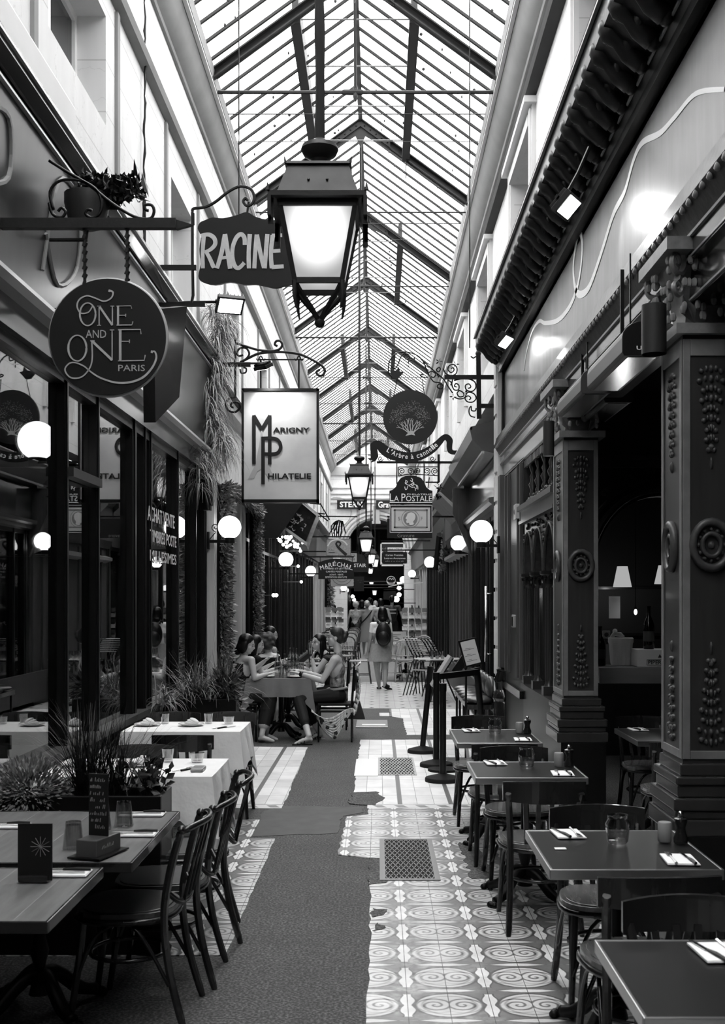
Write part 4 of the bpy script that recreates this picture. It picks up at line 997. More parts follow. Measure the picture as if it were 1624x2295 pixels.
# scale k keeps every lantern about one metre tall
for (lb, px, py, Y, k) in (('largest hanging street lantern, nearest the viewer, lit and dusty', 716, 318, 5.85, .93), ('second hanging street lantern, overlapping the stone end wall', 805, 1022, 19.4, .90),
        ('third hanging street lantern, just right of the bird poster sign', 820, 1180, 30.5, .86), ('fourth hanging street lantern, half hidden behind the third one', 831, 1222, 42.0, .86),
        ('fifth hanging street lantern, right of the fourth and slightly lower', 840, 1236, 48.0-1.2, .8), ('sixth hanging lantern, beside the dark board ending in STAIR', 830, 1260, 55, .7),
        ('seventh hanging lantern, low in front of the dark gallery', 832, 1287, 60, .7), ('farthest and smallest hanging lantern with a black cap', 839, 1312, 66, .7)):
    lantern(lb, px, py, Y, k)

# ---------------- globe wall lamps ----------------
def globe(label, c, wall, r=.135, grp=None, curl=True):
    c = Vector(c); t = local('globe_wall_lamp', label, 'wall lamp', c, 0, grp); dx = wall-c.x; s = 1 if dx > 0 else -1
    m = MB(); m.sph((0, 0, 0), (r, r, r), 24, 16); m.build('globe', GLOBE, t, smooth=True)
    m = MB(); m.lathe([(.05, -r-.05), (.06, -r-.05), (.06, -r+.01), (.05, -r+.015)], (0, 0, 0), 14); m.build('collar', BLK, t, smooth=AUTO)
    m = MB(); m.bar((0, 0, -r-.03), (dx, 0, -r-.03), .035, .035)
    m.box(*sorted((dx-s*.03, dx)), -.05, .05, -r-.12, -r+.08)
    if curl: m.tube([(x, 0, z) for x, z in spiral((dx-s*.1, -.0), .05, -PI/2, 1.4*s, 18)], .006, 5); m.tube([(dx-s*.1, 0, -.06), (dx-s*.02, 0, -r-.02)], .006, 5)
    m.build('bracket', BLK, t)
    return t
globe('largest globe lamp on the left, in front of the leafy garland', (-1.735, 13.3, 2.57), -2.0)
globe('second globe lamp on the left, under the string of bulbs', (-1.70, 21.0, 2.45), -2.0)
globe('third globe lamp on the left, left of the arched MARÉCHAL sign', (-1.72, 29.0, 2.42), -2.0)
globe('largest globe lamp on the right, on the dark doorway beside the panelling', (1.205, 13.3, 2.52), 1.42)
globe('second globe lamp on the right, left of the dark doorway', (1.30, 18.45, 2.63), 1.5, .125)
globe('third globe lamp on the right, below the stamp sign', (1.25, 27.5, 2.60), 1.5, .135)
globe('fourth globe lamp on the right, in front of the marble front', (1.22, 41, 2.60), 1.5, .135)
for i, (px, py, Y, r) in enumerate(((903, 1299, 52, .15), (896, 1305, 57, .15), (894, 1318, 60, .12), (894, 1333, 50, .1), (888, 1343, 45, .12), (770, 1318, 46, .12), (776, 1323, 50, .1), (790, 1337, 62, .1), (793, 1344, 64, .1))):
    c = P(px, py, Y); globe('small far-off globe lamp, the %s of those on the %s of the crowd' % (('nearest', 'second', 'third', 'fourth', 'lowest', 'nearest', 'second', 'third', 'lowest')[i], 'right' if px > 840 else 'left'), c, 1.6 if px > 840 else -1.55, r, 'far globe lamps', False)
globe('big globe lamp inside the restaurant, at the very left edge', (-2.215, 7.4, 2.77), -2.6, .125)
globe('lower globe lamp inside the restaurant at the left edge', (-2.62, 8.9, 2.19), -3.2, .07)
m = MB()
for x in (-2.0, -1.7, -1.4, -1.1): m.box(x-.02, x+.02, 18.0, 20.9, 3.0, 3.03)
for y in (18.1, 19.0, 19.9, 20.8): m.box(-2.0, -1.08, y-.02, y+.02, 3.03, 3.05)
tag(m.build('light_rack', IRON), 'dark iron rack under the canopy from which the cluster of small bulbs hangs', 'rack')
for i in range(26):
    px = R.uniform(622, 678); py = 1205+(px-622)*.35+R.uniform(-12, 14); Y = R.uniform(18.5, 20.5); c = P(px, py, Y); m = MB(); m.sph(c, R.uniform(.015, .03), 8, 6)
    o = m.build('string_bulb', BULB, smooth=True); tag(o, 'tiny bulb of the light cluster under the canopy box', 'bulb', 'string bulbs under the canopy')
    m = MB(); m.tube([c+Vector((0, 0, .02)), (c.x-.01, c.y, 3.0)], .003, 4); m.build('cord', BLK, o)
for px, py, Y in ((668, 1269, 23), (675, 1304, 24), (619, 1334, 18.5), (613, 1334, 18.3), (673, 1235, 23)):
    m = MB(); c = P(px, py, Y); c.x = max(c.x, -1.95); m.sph(c, .03, 8, 6); o = m.build('spot_bulb', BULB, smooth=True); tag(o, 'small bare bulb glowing on the dark shopfront', 'bulb', 'small bulbs on the dark shopfronts')
    m = MB(); m.bar(c, (-2.0, c.y, c.z), .012); m.build('stem', BRASSE, o)

# ---------------- hanging signs ----------------
Z4 = lambda x, y: (100+x/3.53, 600+y/3.53)
Z1 = lambda x, y: (100+x/3.007, 100+y/3.007)
Z5 = lambda x, y: (480+x/4.06, 650+y/4.06)
Z6 = lambda x, y: (820+x/5.075, 700+y/5.075)
Z7 = lambda x, y: (740+x/6.246, 940+y/6.246)
SIGNB = M('sign_black', .012, .5, ns=4, na=.2)
# round ONE AND ONE sign
Y = 5.8; t = thing('round_hanging_sign', 'round black hanging sign with curly white lettering ONE AND ONE PARIS', 'sign', P(243, 757, Y))
c = P(243, 757, Y); rr = 130*Y/F
AXY = Matrix.Rotation(PI/2, 3, 'X')
m = MB(); m.lathe([(rr, -.02), (rr, .02)], c, 64, ax=AXY); face = m.build('board', SIGNB, t)
m = MB(); n = 72; m.tube([(c.x+rr*math.cos(2*PI*i/n), Y, c.z+rr*math.sin(2*PI*i/n)) for i in range(n)], .011, 8, closed=True); m.build('rim', M('sign_rim', .35, .4), t, smooth=True)
m = MB(); Yf = Y-.021
rb = lambda pts, w, k=6: ribbon(m, pts, w, Yf, Z4, k=k)
rb([(515, 180), (540, 195), (525, 240), (468, 265), (400, 240), (335, 222), (275, 250), (256, 305), (285, 358), (345, 352), (378, 305)], (4, 3, 3, 3, 2.5)); rb([(505, 180), (520, 185)], 5, 1)
rb([(340+62*math.cos(a), 368+90*math.sin(a)) for a in [2*PI*i/24 for i in range(25)]], (4, 2.5, 4, 2.5, 4), 1)
for q in (((430, 303), (430, 455)), ((535, 303), (535, 455)), ((580, 303), (580, 452))): rb(q, 2.2 if q[0][0] != 580 else 4.5, 1)
rb([(415, 303), (445, 303)], 1.6, 1); rb([(520, 303), (550, 303)], 1.6, 1); rb([(415, 456), (445, 456)], 1.6, 1)
rb([(432, 305), (535, 455)], 4.5, 1); rb([(568, 303), (682, 301), (688, 325)], 1.8, 1); rb([(580, 376), (640, 376)], 1.8, 1); rb([(640, 365), (640, 388)], 1.8, 1); rb([(568, 454), (690, 452), (697, 425)], 2.2, 1)
text(m, 'AND', 325, 492, 487, 555, Yf, 0, tf=Z4)
rb([(258+72*math.cos(a), 636+102*math.sin(a)) for a in [2*PI*i/24 for i in range(25)]], (4.5, 2.5, 4.5, 2.5, 4.5), 1)
rb([(360, 578), (395, 578)], 2, 1); rb([(372, 580), (376, 720), (352, 800), (290, 865), (205, 868), (160, 810), (190, 760), (240, 750), (310, 778), (360, 820), (440, 870), (560, 908), (680, 905), (780, 865), (850, 790), (882, 715), (872, 665), (850, 662)], (3, 3, 3, 5, 3), 6); rb([(840, 663), (858, 667)], 5.5, 1)
rb([(375, 580), (535, 732)], 5.5, 1); rb([(533, 492), (533, 732)], 2.2, 1); rb([(515, 492), (550, 492)], 1.8, 1)
rb([(597, 492), (597, 735)], 5.5, 1); rb([(580, 490), (757, 488), (762, 525)], 2, 1); rb([(597, 582), (670, 582)], 2, 1); rb([(670, 568), (670, 597)], 2, 1); rb([(580, 737), (788, 733), (795, 690)], 2.4, 1)
text(m, 'PARIS', 582, 768, 793, 818, Yf, 0, tf=Z4); m.build('lettering', LETG, face)
for px in (190, 285):
    m = MB(); a = P(px, 500, Y); b = P(px, 640 if px == 190 else 632, Y); n = 16
    for i in range(n):
        q0 = a.lerp(b, i/n); q1 = a.lerp(b, (i+1)/n); m.tube([q0+Vector((.004*(i % 2), 0, 0)), q1-Vector((.004*(i % 2), 0, 0))], .008+.005*(i % 2), 6)
    m.build('chain', LANM, t)
m = MB(); a = P(435, 503, Y); a.x = P(432, 503, Y).x; m.bar(P(395, 502, Y), (-2.0, Y, P(0, 502, Y).z), .045, .05); m.prism([P(395, 492, Y), P(432, 503, Y), P(395, 513, Y)], (0, .03, 0)); m.build('bracket_bar', LANM, t)
m = MB()
for pts in (smoothc([(110, 360), (150, 385), (200, 415), (250, 455), (300, 485), (335, 490), (345, 475), (340, 460), (325, 460), (326, 470), (333, 472)], 4), smoothc([(120, 470), (112, 430), (135, 405), (180, 405), (215, 425), (228, 455), (222, 480), (205, 488), (192, 480), (196, 470), (206, 472)], 4), smoothc([(110, 455), (118, 480), (138, 487), (147, 475), (138, 466), (130, 474)], 4)):
    m.tube([P(p[0], p[1], Y) for p in [(q.x, q.y) if isinstance(q, Vector) else q for q in [Vector((*x, 0)) if not isinstance(x, Vector) else x for x in pts]]], .008, 6)
m.build('scrolls', IRON, t, smooth=True)
# leaning board behind it
Y = 6.6; m = MB(); m.prism([(-1.30, Y, 3.42), (-1.2, Y+.55, 3.58), (-1.24, Y+.5, 3.0), (-1.31, Y+.1, 2.78)], (-.07, 0, 0)); m.bar((-1.3, Y+.2, 3.46), (-2, Y+.2, 3.46), .03)
tag(m.build('angled_sign_board', FASC), 'dark angled board edge sticking out behind the round sign', 'sign')
# RACINE
Y = 9.7
t = thing('scalloped_sign', 'black scalloped hanging sign painted with the word RACINE', 'sign', P(560, 560, Y))
ol = [(1075, 1185), (1130, 1165), (1200, 1170), (1290, 1150), (1362, 1128), (1420, 1160), (1500, 1178), (1600, 1180), (1680, 1150), (1740, 1190), (1730, 1300), (1745, 1400), (1735, 1500), (1750, 1560), (1700, 1610), (1640, 1620), (1560, 1640), (1480, 1625), (1420, 1615), (1340, 1618), (1250, 1600), (1150, 1618), (1060, 1595), (1035, 1560), (1050, 1480), (1042, 1380), (1052, 1290), (1030, 1240), (1045, 1200)]
sm = smoothc([(a, b, 0) for a, b in ol+ol[:1]], 3)[:-1]
m = MB(); m.prism([P(*Z1(p.x, p.y), Y) for p in sm], (0, .03, 0)); bd = m.build('board', M('slate_black', .01, .7, ns=3, na=.3), t)
m = MB(); Yf = Y-.001; rb = lambda pts, w=9, k=1: ribbon(m, pts, w, Yf, Z1, k=k)
rb([(1072, 1278), (1064, 1400), (1066, 1508)], (10, 8, 9), 3); rb([(1050, 1288), (1105, 1280), (1142, 1305), (1148, 1345), (1118, 1380), (1080, 1398)], (8, 10, 9, 7), 5); rb([(1085, 1392), (1112, 1440), (1140, 1505)], (8, 10), 3)
rb([(1160, 1508), (1192, 1400), (1214, 1278)], (9, 10), 3); rb([(1214, 1276), (1230, 1380), (1250, 1510)], (10, 10), 3); rb([(1178, 1440), (1236, 1432)], 7)
rb([(1348, 1350), (1345, 1300), (1322, 1278), (1292, 1300), (1268, 1360), (1264, 1430), (1280, 1490), (1308, 1505), (1345, 1470)], (9, 10, 9, 10, 8), 5)
rb([(1382, 1276), (1374, 1400), (1376, 1508)], (10, 9, 10), 3)
rb([(1412, 1508), (1418, 1400), (1428, 1280)], (9, 9), 3); rb([(1430, 1280), (1452, 1400), (1478, 1505)], (9, 10), 3); rb([(1482, 1508), (1490, 1400), (1500, 1276)], (9, 10), 3)
rb([(1536, 1284), (1524, 1400), (1530, 1508)], (10, 9, 10), 3); rb([(1530, 1286), (1600, 1284)], 8); rb([(1526, 1392), (1588, 1388)], 8); rb([(1528, 1500), (1610, 1494)], 9)
m.build('lettering', LETG, bd)
m = MB(); pz = lambda pts: [P(*Z1(x, y), Y+.015) for x, y in pts]
m.tube(pz([(995, 1130), (995, 1440), (1000, 1690), (990, 1740)]), .013, 6)
m.tube([Vector(v) for v in smoothc(pz([(995, 1125), (1005, 1105), (1080, 1095), (1150, 1060), (1240, 990), (1320, 955), (1390, 975), (1412, 1030), (1395, 1075), (1360, 1085), (1338, 1055), (1355, 1035), (1368, 1050)]), 4)], .013, 6)
m.tube(pz([(1374, 1060), (1365, 1130)]), .01, 6)
b0 = P(440, 600, Y+.015); m.bar(b0, (-2.0, b0.y, b0.z), .035, .04); b0 = P(433, 478, Y+.015); m.bar(b0+Vector((0, 0, -.0)), b0+Vector((.001, 0, -.1)), .02)
b1 = P(460, 683, Y+.015); m.bar(b1, (-2.0, b1.y, b1.z), .03, .03); m.tube([(-1.99, Y, b1.z-.1), (-1.99, Y, b0.z+.1)], .012, 6)
m.build('bracket', IRON, t, smooth=AUTO)
m = MB(); a = P(325, 60, Y-.1); b = P(322, 600, Y-.1); a.z = 6.95; m.tube([a.lerp(b, i/40)+Vector((R.uniform(-.008, .008), 0, 0)) for i in range(41)], [R.uniform(.005, .013) for i in range(41)], 5); tag(m.build('dusty_cable', LANM), 'long dusty cable hanging down the left wall to the bracket', 'cable')
for i, (px, py0, py1, Y0) in enumerate(((535, -400, 480, 10.2), (1052, -300, 780, 11.0))):
    m = MB(); a = P(px, py0, Y0); b = P(px, py1, Y0); a.z = RZ-abs(a.x-RX)*(RZ-EZ)/1.51; b.x = a.x; m.tube([a.lerp(b, i/30) for i in range(31)], [R.uniform(.004, .008) for i in range(31)], 5); tag(m.build('hanging_chain', LANM), ('thin dusty chain hanging beside the scroll of the scalloped sign' if px < 600 else 'thin dusty chain hanging along the right eaves'), 'chain')
# framed MARIGNY PHILATELIE sign
Y = 13.0; t = thing('framed_hanging_sign', 'large white framed sign with black lettering MARIGNY PHILATELIE and a grey tower shape', 'sign', P(628, 1125, Y))
def rect(mb, x0, y0, x1, y1, Ya, th): a = P(x0, y1, Ya); b = P(x1, y0, Ya); mb.box(a.x, b.x, Ya, Ya+th, a.z, b.z)
m = MB(); rect(m, 545, 876, 710, 1121, Y, .1); bd = m.build('panel', M('sign_white', .4, .35, ns=2.5, na=.35), t)
m = MB()
for a in ((541, 870, 714, 876), (541, 1119, 714, 1126), (541, 870, 546, 1126), (709, 870, 714, 1126)): rect(m, *a, Y-.02, .14)
m.build('frame', BLK, t)
m = MB(); Yf = Y-.002; m.prism([P(*Z5(*p), Yf-.002) for p in ((308, 1718), (360, 1716), (392, 1650), (425, 1632), (455, 1650), (495, 1718), (550, 1718), (495, 1600), (452, 1400), (434, 1280), (424, 1280), (410, 1400), (372, 1590))], (0, .003, 0)); m.build('tower_silhouette', M('sign_grey', .27, .5), bd)
m = MB(); Yf = Y-.006; rb = lambda pts, w, k=1: ribbon(m, pts, w, Yf, Z5, k=k)
rb([(361, 1140), (361, 1586)], 8); rb([(504, 1140), (504, 1586)], 8); rb([(358, 1142), (432, 1268)], 8); rb([(507, 1142), (432, 1268)], 8)
rb([(443, 1335), (443, 1765)], 8); rb([(430, 1349), (540, 1349), (585, 1372), (604, 1420), (590, 1466), (550, 1490), (430, 1490)], 7.5, 4)
text(m, 'ARIGNY', 533, 1250, 868, 1298, Yf, .03, tf=Z5); text(m, 'HILATELIE', 488, 1668, 880, 1718, Yf, .03, tf=Z5); m.build('lettering', LETB, bd)
m = MB(); pz = lambda pts, k=4: [Vector(v) for v in smoothc([P(*Z5(x, y), Y+.05) for x, y in pts], k)]
m.tube(pz([(190, 980), (190, 700), (188, 470)], 1), .014, 6); m.tube(pz([(188, 465), (165, 430), (165, 395), (190, 330), (212, 395), (212, 430), (188, 465)], 3), .009, 6)
m.tube(pz([(190, 480), (280, 510), (400, 545), (520, 555), (590, 540), (618, 500), (600, 465), (565, 465), (550, 495), (575, 510)]), .014, 6)
m.tube(pz([(235, 660), (300, 625), (400, 580), (520, 565), (640, 565), (780, 585), (900, 640), (980, 690), (1005, 735), (985, 775), (945, 775), (930, 745), (960, 725)]), .015, 6)
m.tube(pz([(235, 655), (290, 625), (318, 580), (290, 530), (235, 530), (205, 570), (225, 600), (262, 590)]), .012, 6)
for pts in ([(100, 720), (115, 755), (145, 755), (150, 725)], [(235, 720), (245, 755), (285, 750), (290, 715), (265, 705)]): m.tube(pz(pts), .01, 6)
m.tube(pz([(190, 975), (130, 990), (105, 1040), (130, 1095), (190, 1110), (232, 1070), (215, 1025), (165, 1025), (150, 1055), (175, 1070)]), .013, 6)
b0 = P(*Z5(330, 678), Y+.05); m.bar(b0, (-2.0, b0.y, b0.z), .04, .05)
for x in (423, 770): m.bar(P(*Z5(x, 640), Y+.05), P(*Z5(x, 895), Y+.05), .045, .02); m.tube(pz([(x-40, 625), (x-25, 640), (x, 600), (x+25, 640), (x+40, 625)]), .008, 5)
m.bar(P(*Z5(400, 634), Y+.05), P(*Z5(800, 634), Y+.05), .02, .012); m.build('scroll_bracket', IRON, t, smooth=AUTO)
m = MB(); m.box(-2.0, -1.92, Y, Y+.12, 2.75, 4.25); m.box(-1.93, -1.9, Y+.02, Y+.1, 2.8, 4.2); m.build('wall_plate', IRON, t)
# tree disc and ribbon
Y = 14.0; t = thing('tree_disc_sign', "round dark sign with a pale tree above a ribbon reading L'Arbre à cannelle", 'sign', P(919, 935, Y)); c = P(919, 935, Y); rr = 61*Y/F
m = MB(); m.lathe([(rr, -.01), (rr, .01)], c, 56, ax=AXY); bd = m.build('disc', M('disc_dark', .025, .5), t)
m = MB(); Yf = Y-.011; LT = [0]
def br(x, y, a, L, w, d):
    x2 = x+L*math.cos(a); y2 = y-L*math.sin(a); ribbon(m, [(x, y), ((x+x2)/2+R.uniform(-1, 1), (y+y2)/2), (x2, y2)], (w, w*.7), Yf, k=2)
    if d > 0:
        for q in (-.35, .3): br(x2, y2, a+q+R.uniform(-.15, .15), L*.72, w*.62, d-1)
for a, L, x in ((2.5, 22, 915), (2.15, 20, 916), (1.85, 22, 917), (1.6, 24, 919), (1.35, 22, 922), (1.05, 22, 925), (.75, 20, 926)): br(x, 970, a, L*.62, 2.3, 2)
ppoly(m, [(908, 977), (914, 970), (918, 966), (925, 966), (928, 972), (930, 976), (922, 974), (916, 975)], Yf)
m.build('tree_trunk', M('tree_pale', .4, .5), bd)
m = MB()
for i in range(420):
    a = R.uniform(0, PI); r = R.uniform(.25, 1)**.6; x = 919+46*r*math.cos(a); y = 938-45*r*math.sin(a)*.95+R.uniform(0, 14); s = R.uniform(.5, 1.1)
    ppoly(m, [(x-s, y), (x, y-s), (x+s, y), (x, y+s)], Yf, .001)
m.build('tree_leaves', M('tree_leaf_grey', .17, .5), bd)
m = MB(); up = smoothc([(x, y, 0) for x, y in ((45, 1500), (90, 1465), (150, 1460), (200, 1490), (260, 1530), (400, 1580), (520, 1590), (640, 1560), (760, 1490), (850, 1410), (900, 1385), (950, 1400), (985, 1450), (980, 1520), (985, 1565), (1035, 1570))], 4)
dn = smoothc([(x, y, 0) for x, y in ((60, 1570), (75, 1570), (130, 1560), (150, 1590), (240, 1660), (380, 1700), (520, 1705), (650, 1670), (780, 1590), (860, 1500), (895, 1455), (915, 1475), (915, 1530), (930, 1590), (970, 1615), (1010, 1620))], 4)
m.strip([P(*Z6(p.x, p.y), Y-.012) for p in up], [P(*Z6(p.x, p.y), Y-.012) for p in dn]); m.strip([P(*Z6(p.x, p.y), Y+.0) for p in dn], [P(*Z6(p.x, p.y), Y+.0) for p in up])
m.strip([P(*Z6(p.x, p.y), Y+.0) for p in up], [P(*Z6(p.x, p.y), Y-.012) for p in up]); m.strip([P(*Z6(p.x, p.y), Y-.012) for p in dn], [P(*Z6(p.x, p.y), Y+.0) for p in dn])
m.prism([P(*Z6(*p), Y-.01) for p in ((45, 1500), (45, 1560), (60, 1620), (55, 1655), (15, 1660), (40, 1680), (70, 1680), (55, 1710), (110, 1690), (140, 1640), (130, 1560), (75, 1540))], (0, .01, 0))
rbn = m.build('ribbon', M('ribbon_black', .01, .5), t)
m = MB(); word = "L'Arbre à cannelle"; Yf = Y-.0125
path = smoothc([(x, y, 0) for x, y in ((235, 1562), (330, 1615), (430, 1645), (520, 1648), (620, 1628), (720, 1572), (810, 1500))], 8); L = [0]
for a, b in zip(path[:-1], path[1:]): L.append(L[-1]+(b-a).length)
wd = {'l': .45, "'": .35, ' ': .55, 'r': .7, 'L': 1, 'A': 1.15}; ws = [wd.get(ch, .85) for ch in word]; tot = sum(ws); cur = 0
for ch, w in zip(word, ws):
    s = (cur+w/2)/tot*L[-1]; cur += w
    if ch == ' ': continue
    i = max(j for j in range(len(L)) if L[j] <= s); i = min(i, len(path)-2); p = path[i].lerp(path[i+1], (s-L[i])/(L[i+1]-L[i])); d = path[i+1]-path[i]; an = math.atan2(d.y, d.x)
    px, py = Z6(p.x, p.y); u = 5.0; hh = {'L': 11, 'A': 11, 'b': 11, 'l': 11, 'à': 11, "'": 4}.get(ch, 8); ww = L[-1]*w/tot/5.075*.74
    oy = (8-hh)/2; ox = 0
    if ch == "'": oy = -5
    ax = px-math.sin(an)*oy; ay = py+math.cos(an)*oy
    text(m, ch, ax-ww/2, ay-hh/2, ax+ww/2, ay+hh/2, Yf, .01, rot=an)
m.build('lettering', LETTER, rbn)
m = MB(); pz = lambda pts, k=4: [Vector(v) for v in smoothc([P(*Z6(x, y), Y+.03) for x, y in pts], k)]
a = P(*Z6(1275, 480), Y+.03); b = P(*Z6(1285, 1210), Y+.03); m.bar(a, b, .055, .055, up=(0, 1, 0)); m.lathe([(.02, .16), (.035, .1), (.02, .05), (.035, .02), (.035, 0)], a, 10)
for y, x0 in ((738, 890), (1065, 1310)): q = P(*Z6(x0, y), Y+.03); m.bar(q, (1.5, q.y, q.z), .045, .05)
m.build('post', IRON, t)
m = MB()
for pts in ([(720, 730), (690, 660), (640, 545), (560, 480), (440, 450), (340, 470), (275, 540), (255, 620), (262, 700), (300, 745)], [(450, 455), (400, 500), (360, 600), (320, 640), (280, 600)], [(620, 530), (720, 620), (800, 690), (880, 760), (930, 840), (985, 920)],
        [(700, 740), (640, 735), (615, 715), (640, 705), (650, 722)], [(820, 680), (845, 650), (830, 625), (800, 650), (815, 680)], [(880, 640), (900, 690), (960, 720), (1020, 700), (1035, 640), (1000, 595), (945, 605), (930, 650), (965, 685), (1000, 660), (990, 630), (965, 640)],
        [(700, 700), (740, 670), (790, 700), (770, 740), (735, 730)], [(730, 740), (770, 790), (840, 800), (875, 840), (850, 870), (810, 850), (825, 815), (850, 825)], [(930, 770), (970, 800), (960, 830)],
        [(985, 760), (975, 820), (1000, 880), (1050, 880), (1055, 830), (1020, 810), (1005, 840), (1030, 850)], [(1000, 775), (1100, 755), (1190, 765), (1240, 800), (1245, 860), (1200, 900), (1140, 880), (1130, 830), (1170, 815), (1190, 850), (1160, 865)],
        [(1050, 885), (1100, 910), (1110, 950), (1060, 960), (1035, 920), (1060, 890)], [(1000, 965), (1060, 985), (1120, 970), (1145, 920), (1180, 910), (1230, 930), (1250, 980), (1210, 1020), (1150, 1015), (1125, 975), (1160, 950), (1190, 975), (1170, 995)],
        [(1250, 1090), (1240, 1120), (1200, 1115), (1195, 1070), (1175, 1090), (1170, 1140), (1190, 1180), (1240, 1195)], [(1190, 500), (1220, 520), (1250, 500)], [(430, 510), (450, 470), (490, 490), (480, 530), (440, 530)], [(500, 540), (540, 550), (550, 510)]):
    m.tube(pz(pts), .0085, 5)
for x, y, n in ((830, 560, 5), (480, 590, 4), (1020, 590, 3), (820, 720, 8), (1135, 910, 8), (990, 960, 4)):
    for k in range(n): a = 2*PI*k/n; leaf(m, P(*Z6(x, y), Y+.03), (math.cos(a), 0, math.sin(a)), .05 if n < 8 else .03, .02)
m.tube(pz([(350, 765), (340, 830), (310, 960)], 3), .006, 5); m.tube(pz([(640, 760), (650, 860), (665, 940)], 3), .006, 5); m.tube(pz([(487, 1420), (487, 1590)], 2), .006, 5)
m.build('ironwork', IRON, t, smooth=True)
m = MB(); m.prism([P(*Z6(*p), Y) for p in ((275, 640), (300, 665), (340, 660), (375, 615), (385, 670), (425, 680), (380, 730), (360, 755), (300, 745), (280, 700))], (0, .06, 0)); m.build('tulip_ornament', SIGNB, t)
# LA POSTALE sign
Y = 17.5; t = thing('stamp_sign', 'black arched hanging sign lettered LA POSTALE above a framed postage stamp', 'sign', P(920, 1190, Y))
m = MB(); ol = [(826, 1190), (826, 1000), (870, 985), (915, 945), (940, 880), (985, 820), (1050, 792), (1128, 785), (1200, 792), (1270, 820), (1315, 880), (1340, 945), (1385, 985), (1428, 1000), (1428, 1190)]
m.prism([P(*Z7(*p), Y) for p in ol], (0, .04, 0)); bd = m.build('top_board', M('sign_black2', .008, .5), t)
m = MB(); m.prism([P(*Z7(*p), Y) for p in ((830, 1196), (1426, 1196), (1426, 1590), (830, 1590))], (0, .04, 0)); bd2 = m.build('stamp_board', M('sign_black2', .008), t)
m = MB(); Yf = Y-.001
for s, b in (('L', (832, 1038, 885, 1146)), ('A', (892, 1068, 956, 1146)), ('P', (995, 1038, 1052, 1146)), ('OSTALE', (1058, 1068, 1420, 1146))): text(m, s, *b, Yf, 0, tf=Z7)
text(m, 'PHILATELIE', 1075, 1038, 1420, 1058, Yf, .01, tf=Z7); ppoly(m, [(830, 1158), (1424, 1158), (1424, 1167), (830, 1167)], Yf, tf=Z7)
rb = lambda pts, w=1.3, k=3: ribbon(m, pts, w, Yf, Z7, k=k)
for pts in ([(1130, 820), (1150, 840), (1140, 870), (1120, 850)], [(1050, 850), (1080, 870), (1060, 900), (1100, 920), (1150, 900), (1180, 910), (1220, 930), (1225, 980)], [(1040, 940), (1050, 980), (1070, 975), (1085, 930)], [(1100, 925), (1140, 950), (1180, 950), (1190, 1000)], [(1140, 870), (1170, 890), (1150, 930), (1130, 900)], [(1060, 860), (1045, 890), (1062, 905)], [(1200, 920), (1210, 960), (1185, 975)]): rb(pts)
m.build('lettering', LETTER, bd)
m = MB()
for q in ((832, 1200, 1424, 1206), (832, 1578, 1424, 1584), (832, 1200, 838, 1584), (1418, 1200, 1424, 1584)): ppoly(m, [(q[0], q[1]), (q[2], q[1]), (q[2], q[3]), (q[0], q[3])], Y-.001, tf=Z7)
m.build('white_border', LETTER, bd2)
m = MB(); pts = []
x0, y0, x1, y1 = 858, 1238, 1392, 1556
nx, ny = 36, 22
for i in range(nx): pts += [(x0+(x1-x0)*i/nx, y0), (x0+(x1-x0)*(i+.5)/nx, y0-8)]
for i in range(ny): pts += [(x1, y0+(y1-y0)*i/ny), (x1+8, y0+(y1-y0)*(i+.5)/ny)]
for i in range(nx): pts += [(x1-(x1-x0)*i/nx, y1), (x1-(x1-x0)*(i+.5)/nx, y1+8)]
for i in range(ny): pts += [(x0, y1-(y1-y0)*i/ny), (x0-8, y1-(y1-y0)*(i+.5)/ny)]
ppoly(m, pts, Y-.001, tf=Z7); stp = m.build('stamp', M('stamp_pale', .5, .7), bd2)
m = MB()
for q in ((890, 1258, 1362, 1278), (890, 1500, 1362, 1520), (890, 1258, 912, 1520), (1340, 1258, 1362, 1520)): ppoly(m, [(q[0], q[1]), (q[2], q[1]), (q[2], q[3]), (q[0], q[3])], Y-.0045, tf=Z7)
cx, cy = 1120, 1388; ppoly(m, [(cx+100*math.cos(2*PI*i/40), cy+100*math.sin(2*PI*i/40)) for i in range(40)], Y-.005, tf=Z7); 
ribbon(m, [(cx+124*math.cos(2*PI*i/40), cy+124*math.sin(2*PI*i/40)) for i in range(41)], .9, Y-.0055, Z7)
text(m, '5', 945, 1365, 980, 1412, Y-.005, 0, tf=Z7); text(m, 'F', 1268, 1365, 1292, 1412, Y-.005, 0, tf=Z7); m.build('stamp_print', M('stamp_grey', .2, .7), stp)
m = MB(); hd = smoothc([(x, y, 0) for x, y in ((1080, 1320), (1130, 1300), (1175, 1320), (1190, 1360), (1180, 1400), (1160, 1430), (1165, 1470), (1110, 1478), (1100, 1450), (1070, 1450), (1062, 1425), (1070, 1400), (1052, 1385), (1068, 1355), (1080, 1320))], 3)[:-1]
ppoly(m, [(p.x, p.y) for p in hd], Y-.009, tf=Z7); m.build('profile_portrait', M('stamp_pale2', .62, .7), stp)
m = MB(); pz = lambda pts, k=4: [Vector(v) for v in smoothc([P(*Z7(x, y), Y+.02) for x, y in pts], k)]
m.bar(P(*Z7(650, 600), Y+.02), (1.5, Y+.02, P(0, Z7(0, 600)[1], Y).z), .03, .035); m.bar(P(*Z7(1515, 490), Y+.02), P(*Z7(1515, 880), Y+.02), .035, .03, up=(0, 1, 0)); m.bar(P(*Z7(1330, 880), Y+.02), P(*Z7(1520, 880), Y+.02), .02)
m.tube(pz([(950, 665), (1510, 665)], 1), .008, 5); m.tube(pz([(955, 795), (1120, 765), (1500, 790)], 3), .008, 5); m.tube(pz([(955, 665), (955, 795)], 1), .008, 5)
